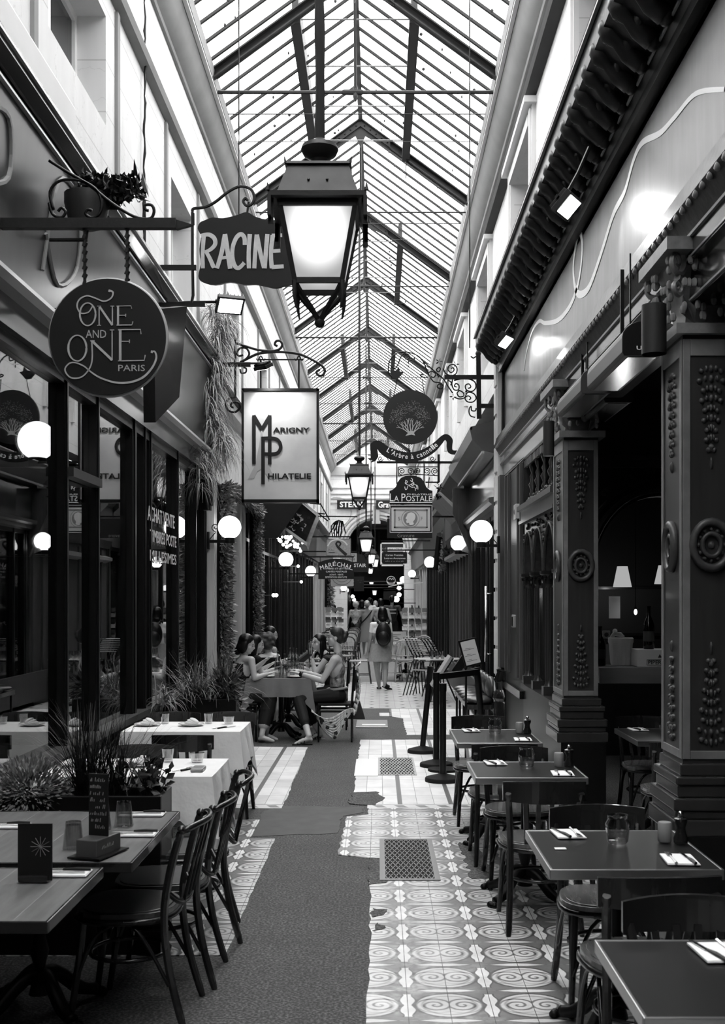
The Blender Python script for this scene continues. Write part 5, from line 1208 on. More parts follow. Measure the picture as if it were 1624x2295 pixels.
for cx, d in ((1000, 1), (1120, -1), (1220, 1), (1350, -1), (1460, 1)): m.tube([Vector(P(*Z7(x, y), Y+.02)) for x, y in spiral((cx, 725), 52, PI/2, 1.7*d, 22)], .007, 5)
for cx, d in ((700, 1), (830, -1), (1430, 1)): m.tube([Vector(P(*Z7(x, y), Y+.02)) for x, y in spiral((cx, 550), 40, 0, 1.4*d, 18)], .007, 5)
for x in (928, 1310): m.tube(pz([(x, 600), (x+3, 700), (x, 800), (x+2, 905)], 3), .01, 5)
m.tube(pz([(1385, 810), (1375, 880), (1365, 960)], 2), .008, 5)
for k in range(24): leaf(m, P(*Z7(1510+R.uniform(-50, 30), R.uniform(900, 1160)), Y+.0), rdir(), .1, .04)
m.build('bracket', IRON, t)
# smaller signs down the passage (each word kept)
def board(name, label, x0, y0, x1, y1, Y, bg, th=.03, arch=0, hang=True, wall=None):
    t = thing(name, label, 'sign', P((x0+x1)/2, y1, Y)); m = MB()
    top = [(x0+(x1-x0)*i/12, y0+arch*(((i-6)/6.0)**2)) for i in range(13)] if arch else [(x0, y0), (x1, y0)]
    m.prism([P(*p, Y) for p in [(x0, y1)]+top+[(x1, y1)]], (0, th, 0)); b = m.build('board', bg, t)
    if wall is not None:
        yy = y0-4; m = MB(); q = P(x1 if wall < 0 else x0, yy, Y+.01); m.bar(q, (wall, q.y, q.z), .025, .03)
        for x in (x0+4, x1-4): m.tube([P(x, yy, Y+.01), P(x, y0+arch*.8, Y+.01)], .008, 5)
        m.build('bracket', IRON, t)
    return t, b
t, b = board('arched_sign', 'black arched hanging sign lettered MARÉCHAL, timbres et lettres', 713, 1252, 793, 1298, 24, M('sign_black3', .01, .5), .03, 9, wall=-2.0)
m = MB(); Yf = 24-.001
for i, ch in enumerate('MARÉCHAL'): 
    u = (i-3.5)/3.5; x = 754+u*33; y = 1265+7*u*u-(1.5 if ch == 'É' else 0); text(m, ch, x-4, y-5-(1.5 if ch == 'É' else 0), x+4, y+5, Yf, .0, rot=u*.3)
for s, x0, x1, y in (('TIMBRES ET LETTRES', 727, 781, 1274.5), ('CARTES POSTALES', 730, 777, 1281), ('ACHAT - VENTE', 738, 769, 1288), ('ESTIMATION GRATUITE', 729, 777, 1293.5)): text(m, s, x0, y-1.8, x1, y+1.8, Yf, .0)
m.build('lettering', LETTER, b)
t, b = board('bird_poster_sign', 'small square poster sign with a dark swan-necked bird, above the arched black sign', 730, 1207, 786, 1246, 24.6, M('poster_grey', .28, .6, ns=30, na=.5), wall=-2.0); BIRD = t
m = MB(); Yf = 24.6-.001; ribbon(m, [(776, 1244), (765, 1234), (757, 1226), (753, 1219), (757, 1214), (763, 1218), (760, 1224)], (7, 6, 5, 4, 4, 3), Yf, k=4); scribpx(m, 736, 1232, 750, 4, Yf); ribbon(m, [(736, 1238), (750, 1238)], 1.5, Yf); ribbon(m, [(731, 1208), (785, 1208), (785, 1245), (731, 1245), (731, 1208)], 1.2, Yf); m.build('print', M('poster_dark', .04, .6), b)
m = MB(); ribbon(m, [(734, 1224), (742, 1213), (756, 1209), (770, 1213), (778, 1222)], 3, Yf-.001, k=4); m.build('banner', M('poster_light', .6, .6), b)
t, b = board('dark_word_board', 'dark board ending in the letters STAIR, behind the lanterns', 770, 1242, 826, 1282, 34, M('board_charcoal', .03, .4), wall=None)
m = MB(); text(m, 'STAIR', 793, 1263, 820, 1271, 33.999, .01); m.build('lettering', LETTER, b)
m = MB(); m.bar(P(800, 1242, 34.01), (P(800, 1242, 34).x, 34.01, 7.4), .02); m.build('hanger', IRON, t)
t, b = board('cream_sign', 'cream sign with a printed ring, under the arched black sign', 741, 1290, 792, 1314, 25.5, M('cream_board', .42, .6), wall=-2.0)
m = MB(); ribbon(m, [(766+22*math.cos(a), 1292+19*math.sin(a)) for a in [PI*i/14 for i in range(15)]], 1.4, 25.499); ribbon(m, [(766+15*math.cos(a), 1292+12*math.sin(a)) for a in [PI*i/14 for i in range(15)]], 1, 25.499); m.build('ring_print', GREYP, b)
t, b = board('white_word_board', 'pale board lettered PHILATELIE behind the bird poster', 762, 1240, 799, 1259, 29, M('pale_board', .4, .6), wall=-2.0)
m = MB(); text(m, 'PHILATELIE', 766, 1251, 795, 1256, 28.999, .01); text(m, 'POSTE', 778, 1243, 796, 1248, 28.999, .01); m.build('lettering', LETB, b)
t, b = board('script_sign', 'black sign in white script, Cartes Postales Lettres Anciennes', 856, 1237, 912, 1263, 26, M('sign_black4', .01, .5), wall=1.5)
m = MB()
for s, x0, x1, y, h in (('Cartes Postales', 864, 903, 1244, 4), ('Lettres Anciennes', 861, 908, 1251, 4), ): text(m, s, x0, y-h/2, x1, y+h/2, 25.999, 0)
scribpx(m, 863, 1257.5, 905, 2, 25.999, 24); m.build('lettering', LETTER, b)
m = MB()
for x, y in ((857, 1238), (911, 1238), (857, 1262), (911, 1262)): m.lathe([(.025, -.03), (.025, 0)], P(x, y, 26), 10, ax=AXY)
m.build('corner_scrolls', LETTER, b)
t, b = board('white_framed_sign', 'white framed sign lettered PHILATELIE behind the script sign', 852, 1216, 906, 1269, 30, M('sign_dark5', .06, .5), wall=1.5)
m = MB()
for q in ((852, 1216, 906, 1219), (852, 1216, 855, 1269), (903, 1216, 906, 1269), (852, 1265, 906, 1269)): ppoly(m, [(q[0], q[1]), (q[2], q[1]), (q[2], q[3]), (q[0], q[3])], 29.999)
ppoly(m, [(868, 1227), (903, 1227), (903, 1236), (868, 1236)], 29.998); m.build('white_parts', LETTER, b)
m = MB(); text(m, 'PHILATELIE', 871, 1229, 901, 1234, 29.994, .02); scribpx(m, 856, 1231, 866, 9, 29.996, 4); m.build('lettering', GREYP, b)
t, b = board('graveur_board', 'black board half hidden behind the stamp sign, lettered Gravure', 867, 1162, 968, 1206, 20, M('sign_black6', .012, .5), wall=1.5)
m = MB(); text(m, 'Gravure', 890, 1196, 928, 1204, 19.999, 0); m.build('lettering', GREYP, b)
t, b = board('dark_notice_board', 'dark notice board hanging below the board ending in STAIR', 793, 1292, 815, 1325, 44, M('sign_black7', .02, .5))
m = MB(); m.bar(P(804, 1292, 44.01), (P(804, 1292, 44).x, 44.01, 7.4), .03); m.build('hanger', IRON, t)
m = MB(); scribpx(m, 801, 1300, 812, 2, 43.999, 5); scribpx(m, 806, 1305, 812, 2, 43.999, 4); m.build('lettering', GREYP, b)
t, b = board('black_square_sign', 'plain black square sign above the man with the backpack', 859, 1325, 888, 1344, 47, M('sign_black8', .01, .5), wall=1.5)
t = thing('badge_sign', 'small round white-ringed badge sign left of the far globe lamps', 'sign', P(876, 1301, 38)); c = P(876, 1301, 38); m = MB(); m.lathe([(.15, -.015), (.15, .015)], c, 32, ax=AXY); b = m.build('disc', SIGNB, t)
m = MB(); ribbon(m, [(876+9.5*math.cos(a), 1301+9.5*math.sin(a)) for a in [2*PI*i/24 for i in range(25)]], 1.3, 37.98); ribbon(m, [(868, 1304), (872, 1307), (880, 1307), (884, 1304)], 1.6, 37.98); ribbon(m, [(871, 1299), (874, 1296), (877, 1299), (880, 1296), (882, 1299)], 1.6, 37.98); m.build('emblem', LETTER, b); m = MB(); q = P(870, 1315, 38); m.bar(q, P(900, 1308, 38), .03); m.bar(P(900, 1308, 38), (1.5, 38, P(0, 1306, 38).z), .03); m.build('bracket', LETTER, t)
t, b = board('stern_board', 'black board with bold white letters STERN on the pale end wall', 755, 1121, 822, 1141, 47.8, M('sign_black9', .02, .5))
m = MB(); text(m, 'STERN', 761, 1124, 812, 1137, 47.799, .03); m.build('lettering', LETTER, b)
t, b = board('graveur_wall_board', 'black board with white letters Graveur on the pale end wall', 842, 1121, 905, 1141, 47.8, M('sign_black9', .02))
m = MB(); text(m, 'Graveur', 847, 1124, 899, 1138, 47.799, .02); m.build('lettering', LETTER, b)
# slanted canopy box on the left with paintings
t = thing('canopy_box', 'dark slanted sign box with a painted panel, jutting from the left shopfront', 'sign box', (-1.7, 18.4, 3.0))
m = MB(); A = [(-2.0, 17.7, 3.15), (-2.0, 17.7, 2.35), (-1.75, 17.7, 2.75), (-1.25, 17.7, 3.2)]
m.prism([P(x, y, 17.8) for x, y in ((563, 1126), (680, 1124), (622, 1206), (590, 1206), (560, 1180))], (0, .05, 0)); m.build('side_board', M('box_black', .006, .6), t)
m = MB(); q = [P(677, 1128, 18), P(708, 1156, 18.0), P(684, 1215, 18.2), P(632, 1178, 18.2)]; m.prism(q, (0, .1, 0)); pb = m.build('painted_panel', M('painted_dark', .05, .25, ns=9, na=1.0, coat=.6), t)
m = MB(); ribbon(m, [(640, 1174), (660, 1143), (674, 1130)], 2, 17.98)
for q in range(16):
    x, y = 652+R.uniform(0, 36), 1150+R.uniform(0, 38); a = R.uniform(0, PI)
    if (y-1150)*.9+20 > abs(x-670)*.3 and x-652 < 40-(y-1150)*.4: ribbon(m, [(x, y), (x+5*math.cos(a), y+5*math.sin(a)), (x+8*math.cos(a+.8), y+8*math.sin(a+.8))], (.6, 2.6, .4), 17.98, k=3)
m.build('painted_figure', M('painted_light', .3, .5, ns=20, na=.6), pb)
m = MB()
for a, b, c, d in ((632, 1178, 688, 1218), (634, 1182, 687, 1222), (675, 1126, 712, 1157), (680, 1125, 716, 1156)): m.bar(P(a, b, 17.95), P(c, d, 17.95), .022, .022)
m.build('mouldings', M('moulding_bright', .4, .35), t)
m = MB(); m.prism([P(x, y, 18.3) for x, y in ((684, 1215), (708, 1156), (716, 1160), (700, 1200), (690, 1235))], (0, .05, 0)); m.build('lower_panel', M('painted_light', .3), t)
m = MB()
for a, b, c, d in ((694, 1128, 718, 1130), (690, 1148, 728, 1152), (717, 1128, 738, 1165), (700, 1157, 800, 1158), (712, 1150, 735, 1168)): m.bar(P(a, b, 18.6), P(c, d, 18.6), .02, .02)
m.build('iron_frame', IRON, t)
# lettering on the glass of the left restaurant, raised letters on the pale fascia
m = MB()
for s, z, h in (('ACHAT VENTE', 2.42, .13), ('TIMBRES POSTE', 2.24, .11), ('MILLESIMES', 2.07, .1)): text3(m, s, (-1.995, 9.85 if z > 2.4 else 9.95, z), (0, 1, 0), (0, 0, 1), 1.3, h, (1, 0, 0), .01)
tag(m.build('glass_lettering', M('glass_letters', .5, .5)), 'white letters ACHAT VENTE TIMBRES on the restaurant glass', 'lettering')
m = MB(); scrib(m, (-1.948, 14.2, 3.25), (0, 1, 0), (0, 0, 1), (1, 0, 0), 2.6, .28, 12); tag(m.build('raised_lettering', WHITEP), 'raised white letters along the pale fascia behind the framed sign', 'lettering')
SC = None
for a in ([(0, 0), (.25, .7), (.5, .9), (.55, .5), (.3, .3), (.15, .4)], [(1.0, .1), (1.1, .9), (1.4, .95), (1.45, .4), (1.2, .1), (1.0, .4)]):
    m = MB(); pts = smoothc([(5.0+q[0]*1.5, 3.55+q[1]*.7, 0) for q in a], 5); m.tube([(-1.935+(p.y-3.42)*.086, p.x, p.y) for p in pts], .014, 5)
    if SC is None: SC = tag(m.build('painted_script', M('faded_script', .2, .5)), 'thick painted script letters on the dark fascia at the upper left', 'lettering')
    else: m.build('letter', M('faded_script', .2), SC)

# ---------------- greenery on the fronts ----------------
m = MB(); cs = []
for i in range(15):
    t_ = i/14; c = P(455+R.uniform(-12, 18), 700+t_*330, 12.9-.3*t_); cs.append(c); c.x = -1.93+R.uniform(.05, .2)
    for k in range(120):
        a = R.uniform(0, 2*PI); blade(m, c+Vector((R.uniform(-.06, .06), R.uniform(-.25, .25), R.uniform(-.06, .06))), (math.cos(a)*.9+.25, math.sin(a)*.9, R.uniform(.1, .9)), R.uniform(.2, .42), .013, R.uniform(1.6, 3.0), 6)
m.build
t = tag(m.build('hanging_spider_plant', M('spider_leaf', .3, .5, ns=9, na=.8)), 'long cascading pale grassy plants hanging from the end of the restaurant fascia', 'plant')
m = MB()
for k in range(160):
    c = Vector((-1.95, 12.1, 3.0)); a = R.uniform(0, 2*PI); blade(m, c+Vector((R.uniform(0, .12), R.uniform(-.2, .2), R.uniform(-.1, .35))), (math.cos(a)*.7+.3, math.sin(a)*.7, .3), R.uniform(.25, .45), .01, 2.6, 6)
tag(m.build('trailing_fern', LEAFL), 'smaller trailing fern below the fascia ledge, in front of the glass', 'plant')
# potted shrub on the ledge above the round sign
t = thing('hanging_pot_plant', 'leafy potted plant on the iron bracket above the round sign', 'plant', (-1.75, 6.6, 4.5)); c = P(195, 460, 6.6)
m = MB(); m.lathe([(.05, -.12), (.1, -.1), (.13, .02), (.13, .08)], c+Vector((.0, 0, -.02)), 16); m.build('pot', M('pot_dark', .05, .5), t, smooth=AUTO)
m = MB()
for k in range(46):
    px = 195+R.uniform(-20, 130); top = 375+R.uniform(0, 60)+(abs(px-235))*.25; b = P(250+R.uniform(-40, 20), 470, 6.6); e = P(px, top, 6.6+R.uniform(-.15, .15)); mid = (b+e)/2+Vector((0, 0, .05)); pts = smoothc([b, mid, e], 4); m.tube(pts, .003, 4)
    for p in pts[2:]:
        for j in range(3): leaf(m, p, rdir()+Vector((0, 0, .3)), R.uniform(.03, .06), .03)
for px, py, L in ((300, 355, .13), (305, 375, .16), (290, 395, .14), (318, 385, .15)):
    p = P(px, py, 6.5); leaf(m, p, (R.uniform(-.2, .3), 0, -1), L, .06)
m.build('foliage', M('pot_leaf', .03, .4, ns=20, na=.8), t)
m = MB(); m.tube([(c.x, 6.6, c.z-.13), (c.x, 6.6, c.z-.2), (-2.0, 6.6, c.z-.2)], .012, 6); m.build('shelf_arm', IRON, t)
def garland(label, pts, r, n, mat=LEAF, L=.07):
    m = MB(); pts = [Vector(p) for p in pts]; seg = [(b-a).length for a, b in zip(pts[:-1], pts[1:])]; tot = sum(seg)
    for i in range(n):
        s = R.uniform(0, tot); k = 0
        while s > seg[k]: s -= seg[k]; k += 1
        p = pts[k].lerp(pts[k+1], s/seg[k]); d = rdir(); rr = r*R.random()**.5; d.x = abs(d.x)*.9; leaf(m, p+Vector((abs(d.x), d.y, d.z*.5))*rr, d+Vector((.3, 0, -.2)), L*R.uniform(.6, 1.2), L*.35)
    t = tag(m.build('leaf_garland', mat), label, 'garland'); m = MB(); m.tube(pts, r*.45, 7); m.build('core', SOIL, t); return t
GARL = M('garland_leaf', .16, .35, ns=25, na=.9)
garland('thick leafy garland framing the near side of the pale shop door', [(-1.88, 13.62, .3), (-1.88, 13.6, 3.05)], .15, 4200, GARL)
garland('leafy garland climbing along the top of the pale shop front', [(-1.86, 13.62, 3.05), (-1.86, 15.5, 3.12), (-1.86, 17.3, 3.05)], .15, 3000, GARL)
garland('leafy garland down the far side of the pale shop front', [(-1.9, 17.35, 3.05), (-1.9, 17.35, .3)], .14, 3600, GARL)
garland('bushy greenery hanging on the right shops below the stamp sign', [(1.35, 24.5, 3.1), (1.3, 25.0, 2.4)], .22, 900, GARL, .1)
garland('climbing greenery on the far left front beside the marble', [(-1.85, 41.5, 2.6), (-1.85, 41.5, 1.4)], .25, 700, GARL, .12)
m = MB()
for i in range(5):
    pts = smoothc([P(746+i*4, 1205, 25), P(742+i*6, 1172+abs(i-2)*4, 25), P(755+i*3, 1168, 25), P(738+i*9, 1196, 25)], 5); m.tube(pts, .014, 5)
m.build('iron_crown', IRON, BIRD)
# ---------------- furniture builders (local coordinates, front towards +y) ----------------
def chair(label, kind, loc, rz, grp=None):
    t = local('bistro_chair', label, 'chair', loc, rz, grp); hw, hd = .2, .2
    m = MB(); pr = []
    for i in range(28):
        a = 2*PI*i/28; sx = math.copysign(abs(math.cos(a))**.75, math.cos(a)); sy = math.copysign(abs(math.sin(a))**.75, math.sin(a)); pr.append((sx*(.205+.015*sy), sy*.205))
    for z0, z1, k in ((.435, .462, 1.0),): m.prism([(x*k, y*k, z0) for x, y in pr], (0, 0, z1-z0))
    m.prism([(x*.9, y*.9, .462) for x, y in pr], (0, 0, .004)); m.build('seat', M('worn_seat', .14, .25, ns=14, na=.6, sx=(5, .6, 1), coat=.4) if kind == 'r' else M('dark_seat', .07, .25, ns=14, na=.5, coat=.8), t, bevel=.006)
    m = MB(); m.tube([(x*1.0, y*1.0, .428) for x, y in pr], .014, 6, closed=True); m.build('seat_ring', BWOOD, t, smooth=True)
    for s in (-1, 1):
        m = MB(); m.tube([(s*.165, .15, .43), (s*.175, .165, .25), (s*.19, .2, .0)], [.017, .016, .013], 8); m.build('leg', BWOOD, t, smooth=AUTO)
        top = .80; m = MB(); m.tube(smoothc([(s*.19, -.27, 0), (s*.175, -.21, .22), (s*.17, -.185, .44), (s*.18, -.215, .64), (s*.19, -.26, top-(.06 if kind == 'r' else 0))], 4), [.013]+[.017]*15+[.015], 8); m.build('leg', BWOOD, t, smooth=AUTO)
    m = MB(); m.tube([(.165*math.cos(a), .165*math.sin(a), .26) for a in [2*PI*i/24 for i in range(24)]], .010, 6, closed=True); m.build('stretcher', BWOOD, t, smooth=True)
    m = MB()
    for s in (-1, 1):
        m.tube(smoothc([(s*.185, .18, .17), (s*.175, .1, .36), (s*.16, .0, .42)], 4), .009, 6); m.tube(smoothc([(s*.185, -.21, .17), (s*.175, -.1, .36), (s*.16, -.02, .42)], 4), .009, 6)
    m.tube(smoothc([(-.18, .185, .17), (-.1, .17, .37), (.0, .165, .42), (.1, .17, .37), (.18, .185, .17)], 4), .009, 6)
    m.build('bent_brace', BWOOD, t, smooth=True)
    if kind == 'r':                              # wide curved top panel with slats
        m = MB(); n = 12; F0 = []; B0 = []
        for r, off in ((0, 0), (1, .018)): pass
        prof = []
        for i in range(n+1):
            u = -1+2*i/n; x = u*.215; y = -.285+.055*u*u; h = .055+.012*(1-u*u); prof.append((x, y, h))
        for i in range(n):
            a, b = prof[i], prof[i+1]; zc = .755
            q = []
            for (x, y, h) in (a, b): q += [(x, y-.009, zc-h), (x, y-.009, zc+h*.75), (x, y+.009, zc+h*.75), (x, y+.009, zc-h)]
            for w in ((0, 4, 5, 1), (1, 5, 6, 2), (2, 6, 7, 3), (3, 7, 4, 0)): m.poly([q[j] for j in w])
            if i == 0: m.poly([q[j] for j in (0, 1, 2, 3)])
            if i == n-1: m.poly([q[j] for j in (7, 6, 5, 4)])
        m.build('backrest', BWOOD, t, smooth=AUTO)
        for k in range(4):
            x = -.105+k*.07; m = MB(); m.bar((x*.8, -.175, .45), (x, -.275, .71), .024, .008, up=(0, 1, 0)); m.build('slat', BWOOD, t)
    else:                                        # bent round top rail and inner hoop
        m = MB(); m.tube(smoothc([(-.19, -.26, .80), (-.17, -.3, .815), (0, -.335, .82), (.17, -.3, .815), (.19, -.26, .80)], 5), .014, 8); m.build('backrest', BWOOD, t, smooth=True)
        m = MB(); m.tube(smoothc([(-.175, -.2, .55), (-.12, -.235, .50), (0, -.25, .485), (.12, -.235, .50), (.175, -.2, .55)], 5), .012, 8); m.build('back_rail', BWOOD, t, smooth=True)
        for k in range(3):
            x = -.08+k*.08; m = MB(); m.tube([(x, -.248, .49), (x, -.325, .81)], .008, 6); m.build('spindle', BWOOD, t, smooth=True)
        m = MB(); 
        for s in (-1, 1): m.sph((s*.19, -.262, .805), .02, 8, 6)
        m.build('post_cap', BWOOD, t, smooth=True)
    return t
TOPR = M('dark_table_top', .035, .3, ns=4, na=.3, coat=.15)
def table(label, x0, x1, y0, y1, kind='r', name='cafe_table', z=.75):
    cx, cy = (x0+x1)/2, (y0+y1)/2; t = thing(name, label, 'table', (cx, cy, 0))
    m = MB(); m.box(x0+.008, x1-.008, y0+.008, y1-.008, z-.03, z)
    if kind == 'w':
        top = m.build('tabletop', WPLANK, t, bevel=.003)
        m = MB(); 
        for x in (x0+.35, x0+.6, x0+.8): m.box(x-.0015, x+.0015, y0+.01, y1-.01, z-.0005, z+.0006)
        m.build('plank_seam', M('plank_seam', .25, .5), top)
    else: top = m.build('tabletop', TOPR, t)
    m = MB(); e = .012
    for a in ((x0, x1, y0, y0+e), (x0, x1, y1-e, y1), (x0, x0+e, y0+e, y1-e), (x1-e, x1, y0+e, y1-e)): m.box(*a, z-.036, z+.002)
    m.build('edge', BRASSE if kind == 'r' else BWOOD, top, bevel=.003)
    m = MB(); m.lathe([(.045, .08), (.03, .14), (.025, .2), (.04, .26), (.025, .32), (.022, .6), (.04, .66), (.035, z-.05)], (cx, cy, 0), 14); m.box(cx-.18, cx+.18, cy-.03, cy+.03, z-.05, z-.03); m.box(cx-.03, cx+.03, cy-.18, cy+.18, z-.05, z-.03); m.build('pedestal', IRON, t, smooth=AUTO)
    for k in range(4):
        a = PI/4+k*PI/2; d = Vector((math.cos(a), math.sin(a), 0)); m = MB(); c = Vector((cx, cy, 0)); L = .27
        m.tube(smoothc([c+Vector((0, 0, .16)), c+d*L*.3+Vector((0, 0, .15)), c+d*L*.7+Vector((0, 0, .06)), c+d*L+Vector((0, 0, .035))], 4), [.035]*4+[.03]*5+[.026]*4, 8)
        p = c+d*L
        for q in (-.5, 0, .5):
            e2 = Matrix.Rotation(q, 3, 'Z') @ d; m.sph(p+e2*.03+Vector((0, 0, .02)), (.022, .022, .02), 6, 5)
        m.build('claw_foot', IRON, t, smooth=True)
    return t
WPLANK = M('old_plank_top', .15, .3, ns=7, na=.7, sx=(5, .7, 1), coat=.3)
# dark tables on the right
table('dark metal-edged table, third from the front on the right, beside the columns', .54, 1.165, 6.3, 6.92)
table('dark metal-edged table nearest the barrier posts, farthest of the right row', .54, 1.13, 7.8, 8.62)
table('large dark table with bright metal edge, second from the front on the right', .63, 1.27, 4.17, 4.88)
table('dark table with bright metal edge cut off at the bottom right corner', .63, 1.27, 2.7, 3.32)
table('dark table inside the portico in front of the bar counter', 1.8, 2.4, 7.9, 8.68)
table('dark table inside the portico, partly hidden by the nearest column', 1.86, 2.5, 6.5, 7.25)
G = 'bentwood chairs of the right terrace'
chair('dark bentwood chair with its curved back to us, near side of the third right table', 'r', (.86, 6.12, 0), 0, G)
chair('bentwood chair with brown worn seat on the far side of the third right table', 'r', (.86, 6.98, 0), PI, G)
chair('dark bentwood chair at the near side of the farthest right table', 'r', (.82, 7.62, 0), 0, G)
chair('dark bentwood chair behind the farthest right table', 'r', (.80, 8.86, 0), PI, G)
chair('dark bentwood chair in the foreground, its back against the large right table', 'r', (.95, 4.12, 0), .05, G)
chair('bentwood chair with worn seat behind the large right table', 'r', (.99, 4.92, 0), PI, G)
chair('bentwood chair at the bottom right, behind the corner table', 'r', (.98, 3.34, 0), PI, G)
chair('dark bentwood chair behind the portico table by the bar', 'r', (2.1, 8.82, 0), PI, G)
chair('dark bentwood chair at the near side of the portico table by the bar', 'r', (2.0, 7.72, 0), 0, G)
chair('dark bentwood chair behind the half hidden portico table', 'r', (2.3, 7.3, 0), PI, G)
# wooden tables at the lower left
table('wooden plank-topped table with menu card and upturned glasses at the lower left', -1.93, -.925, 4.28, 5.32, 'w')
table('wooden table in the bottom left corner with a napkin at its edge', -1.93, -1.015, 3.5, 4.21, 'w')
G2 = 'bentwood chairs of the lower left tables'
chair('nearest dark bentwood chair with round top rail, at the plank table', 'l', (-1.05, 4.82, 0), PI/2-.05, G2)
chair('second dark bentwood chair with round top rail, behind the nearest one', 'l', (-1.0, 5.27, 0), PI/2, G2)
chair('third dark bentwood chair, its post in front of the white table cloth', 'l', (-.99, 5.9, 0), PI/2+.15, G2)
# white-clothed tables
def cloth(name, label, x0, x1, y0, y1, z, drop, mat, corner=.14, grp=None):
    """a square cloth: flat on the top, folds down the sides, corners hanging lower"""
    m = MB(); N = 40; cx, cy = (x0+x1)/2, (y0+y1)/2; hx, hy = (x1-x0)/2, (y1-y0)/2; rows = []
    per = []
    nx = int(N*hx/(hx+hy)); ny = N-nx
    for i in range(nx): per.append((-hx+2*hx*i/nx, -hy, 0, -1))
    for i in range(ny): per.append((hx, -hy+2*hy*i/ny, 1, 0))
    for i in range(nx): per.append((hx-2*hx*i/nx, hy, 0, 1))
    for i in range(ny): per.append((-hx, hy-2*hy*i/ny, -1, 0))
    K = 7; b0 = len(m.v); n = len(per); ph = R.uniform(0, 6)
    for k in range(K+1):
        t = k/K
        for i, (x, y, ax, ay) in enumerate(per):
            cd = min(abs(abs(x)-hx)+abs(abs(y)-hy), 1.0); co = max(0, 1-cd/.16)
            d = drop+corner*co**1.3; wob = math.sin(i*.9+ph)*.02*t+math.sin(i*2.3)*.008*t
            nxv = Vector((x/hx if abs(abs(x)-hx) < .12 else 0, y/hy if abs(abs(y)-hy) < .12 else 0, 0)); 
            if nxv.length: nxv.normalize()
            else: nxv = Vector((ax, ay, 0))
            out = .006+.03*t*(1+co*1.4)+wob
            m.v.append(Vector((cx+x+nxv.x*out, cy+y+nxv.y*out, z+.004-d*t**1.0+(0 if k else 0))))
    for k in range(K):
        for i in range(n):
            j = (i+1) % n; m.Fc(b0+k*n+i, b0+k*n+j, b0+(k+1)*n+j, b0+(k+1)*n+i)
    m.Fc(*[b0+i for i in range(n)])
    o = m.build(name, mat, smooth=AUTO); tag(o, label, 'tablecloth', grp); return o
for k, (lb, a) in enumerate((('nearer restaurant table under a white cloth beside the planter', (-1.88, -.93, 6.3, 6.95)), ('farther restaurant table under a white cloth beside the tall grass', (-1.88, -1.03, 8.4, 9.02)))):
    table(lb, a[0], a[1], a[2], a[3], 'w', 'restaurant_table')
cloth('tablecloth', 'white cloth of the nearer table behind the planter box, corner hanging low', -1.89, -.92, 6.28, 6.98, .757, .24, CLOTH, .2)
cloth('tablecloth', 'white cloth of the farther table, hanging to a point beside the pale slabs', -1.89, -1.02, 8.38, 9.05, .757, .24, CLOTH, .2)
for lb, loc, rz in (('dark chair tucked between the two white tables, back towards us', (-1.35, 8.1, 0), 0), ('dark chair at the far side of the nearer white table', (-1.5, 7.05, 0), PI), ('dark chair behind the farther white table, right one', (-1.22, 9.15, 0), PI), ('dark chair behind the farther white table, left one', (-1.68, 9.15, 0), PI)):
    chair(lb, 'r', loc, rz, 'chairs of the white-clothed tables')
# ---------------- tableware ----------------
def tumbler(label, loc, up=True, r=.036, h=.095, grp=None):
    t = local('tumbler', label, 'glass', loc, 0, grp); m = MB()
    pr = [(r*.72, 0), (r, h), (r*.92, h), (r*.66, .012), (.0005, .012)]
    if not up: pr = [(a, h-b) for a, b in pr]
    m.lathe(pr, (0, 0, 0), 20, caps=False); m.lathe([(.0005, 0 if up else h), (r*.72, 0 if up else h)], (0, 0, 0), 20, caps=False); m.build('glass_body', TUMB, t, smooth=AUTO)
    return t
def jar(label, loc, grp=None):
    t = local('jar_glass', label, 'glass', loc, 0, grp); m = MB()
    m.lathe([(.035, 0), (.043, .01), (.048, .055), (.05, .08), (.04, .098), (.043, .115), (.039, .115), (.036, .098), (.045, .078), (.038, .014), (.0005, .012)], (0, 0, 0), 18, caps=False); m.build('glass_body', TUMB, t, smooth=AUTO); return t
def napkin(label, loc, rz, w=.12, l=.17, grp=None):
    t = local('paper_napkin', label, 'napkin', loc, rz, grp); m = MB(); m.box(-w/2, w/2, -l/2, l/2, 0, .003); m.build('sheet', PAPER, t)
    m = MB(); m.box(-w/2, w/2-.004, -l/2+.003, l/2-.003, .003, .006); m.build('fold', WHITEM, t); return t
def fork(label, loc, rz, grp=None):
    t = local('fork', label, 'fork', loc, rz, grp); m = MB(); m.tube([(0, -.09, .002), (0, -.02, .004), (0, .03, .003)], [.006, .003, .003], 6); m.sph((0, .045, .003), (.011, .018, .002), 8, 5)
    for k in range(4): m.box(-.0105+k*.006, -.0075+k*.006, .05, .095, .002, .004)
    m.build('metal', CHROME, t); return t
def knife(label, loc, rz, grp=None):
    t = local('knife', label, 'knife', loc, rz, grp); m = MB(); m.prism([(-.007, .0, .001), (.007, 0, .001), (.008, .09, .001), (.002, .105, .001), (-.005, .09, .001)], (0, 0, .002)); m.build('blade', CHROME, t)
    m = MB(); m.tube([(0, -.1, .004), (0, -.05, .005), (0, .0, .003)], [.006, .007, .004], 6); m.build('handle', IRON, t); return t
def peppermill(label, loc, grp=None):
    t = local('pepper_mill', label, 'pepper mill', loc, 0, grp); m = MB(); m.lathe([(.028, 0), (.03, .02), (.02, .045), (.019, .065), (.027, .085), (.027, .1), (.01, .108)], (0, 0, 0), 16); m.build('body', BWOOD, t, smooth=AUTO); m = MB(); m.sph((0, 0, .118), .012, 8, 6); m.build('knob', CHROME, t, smooth=True); return t
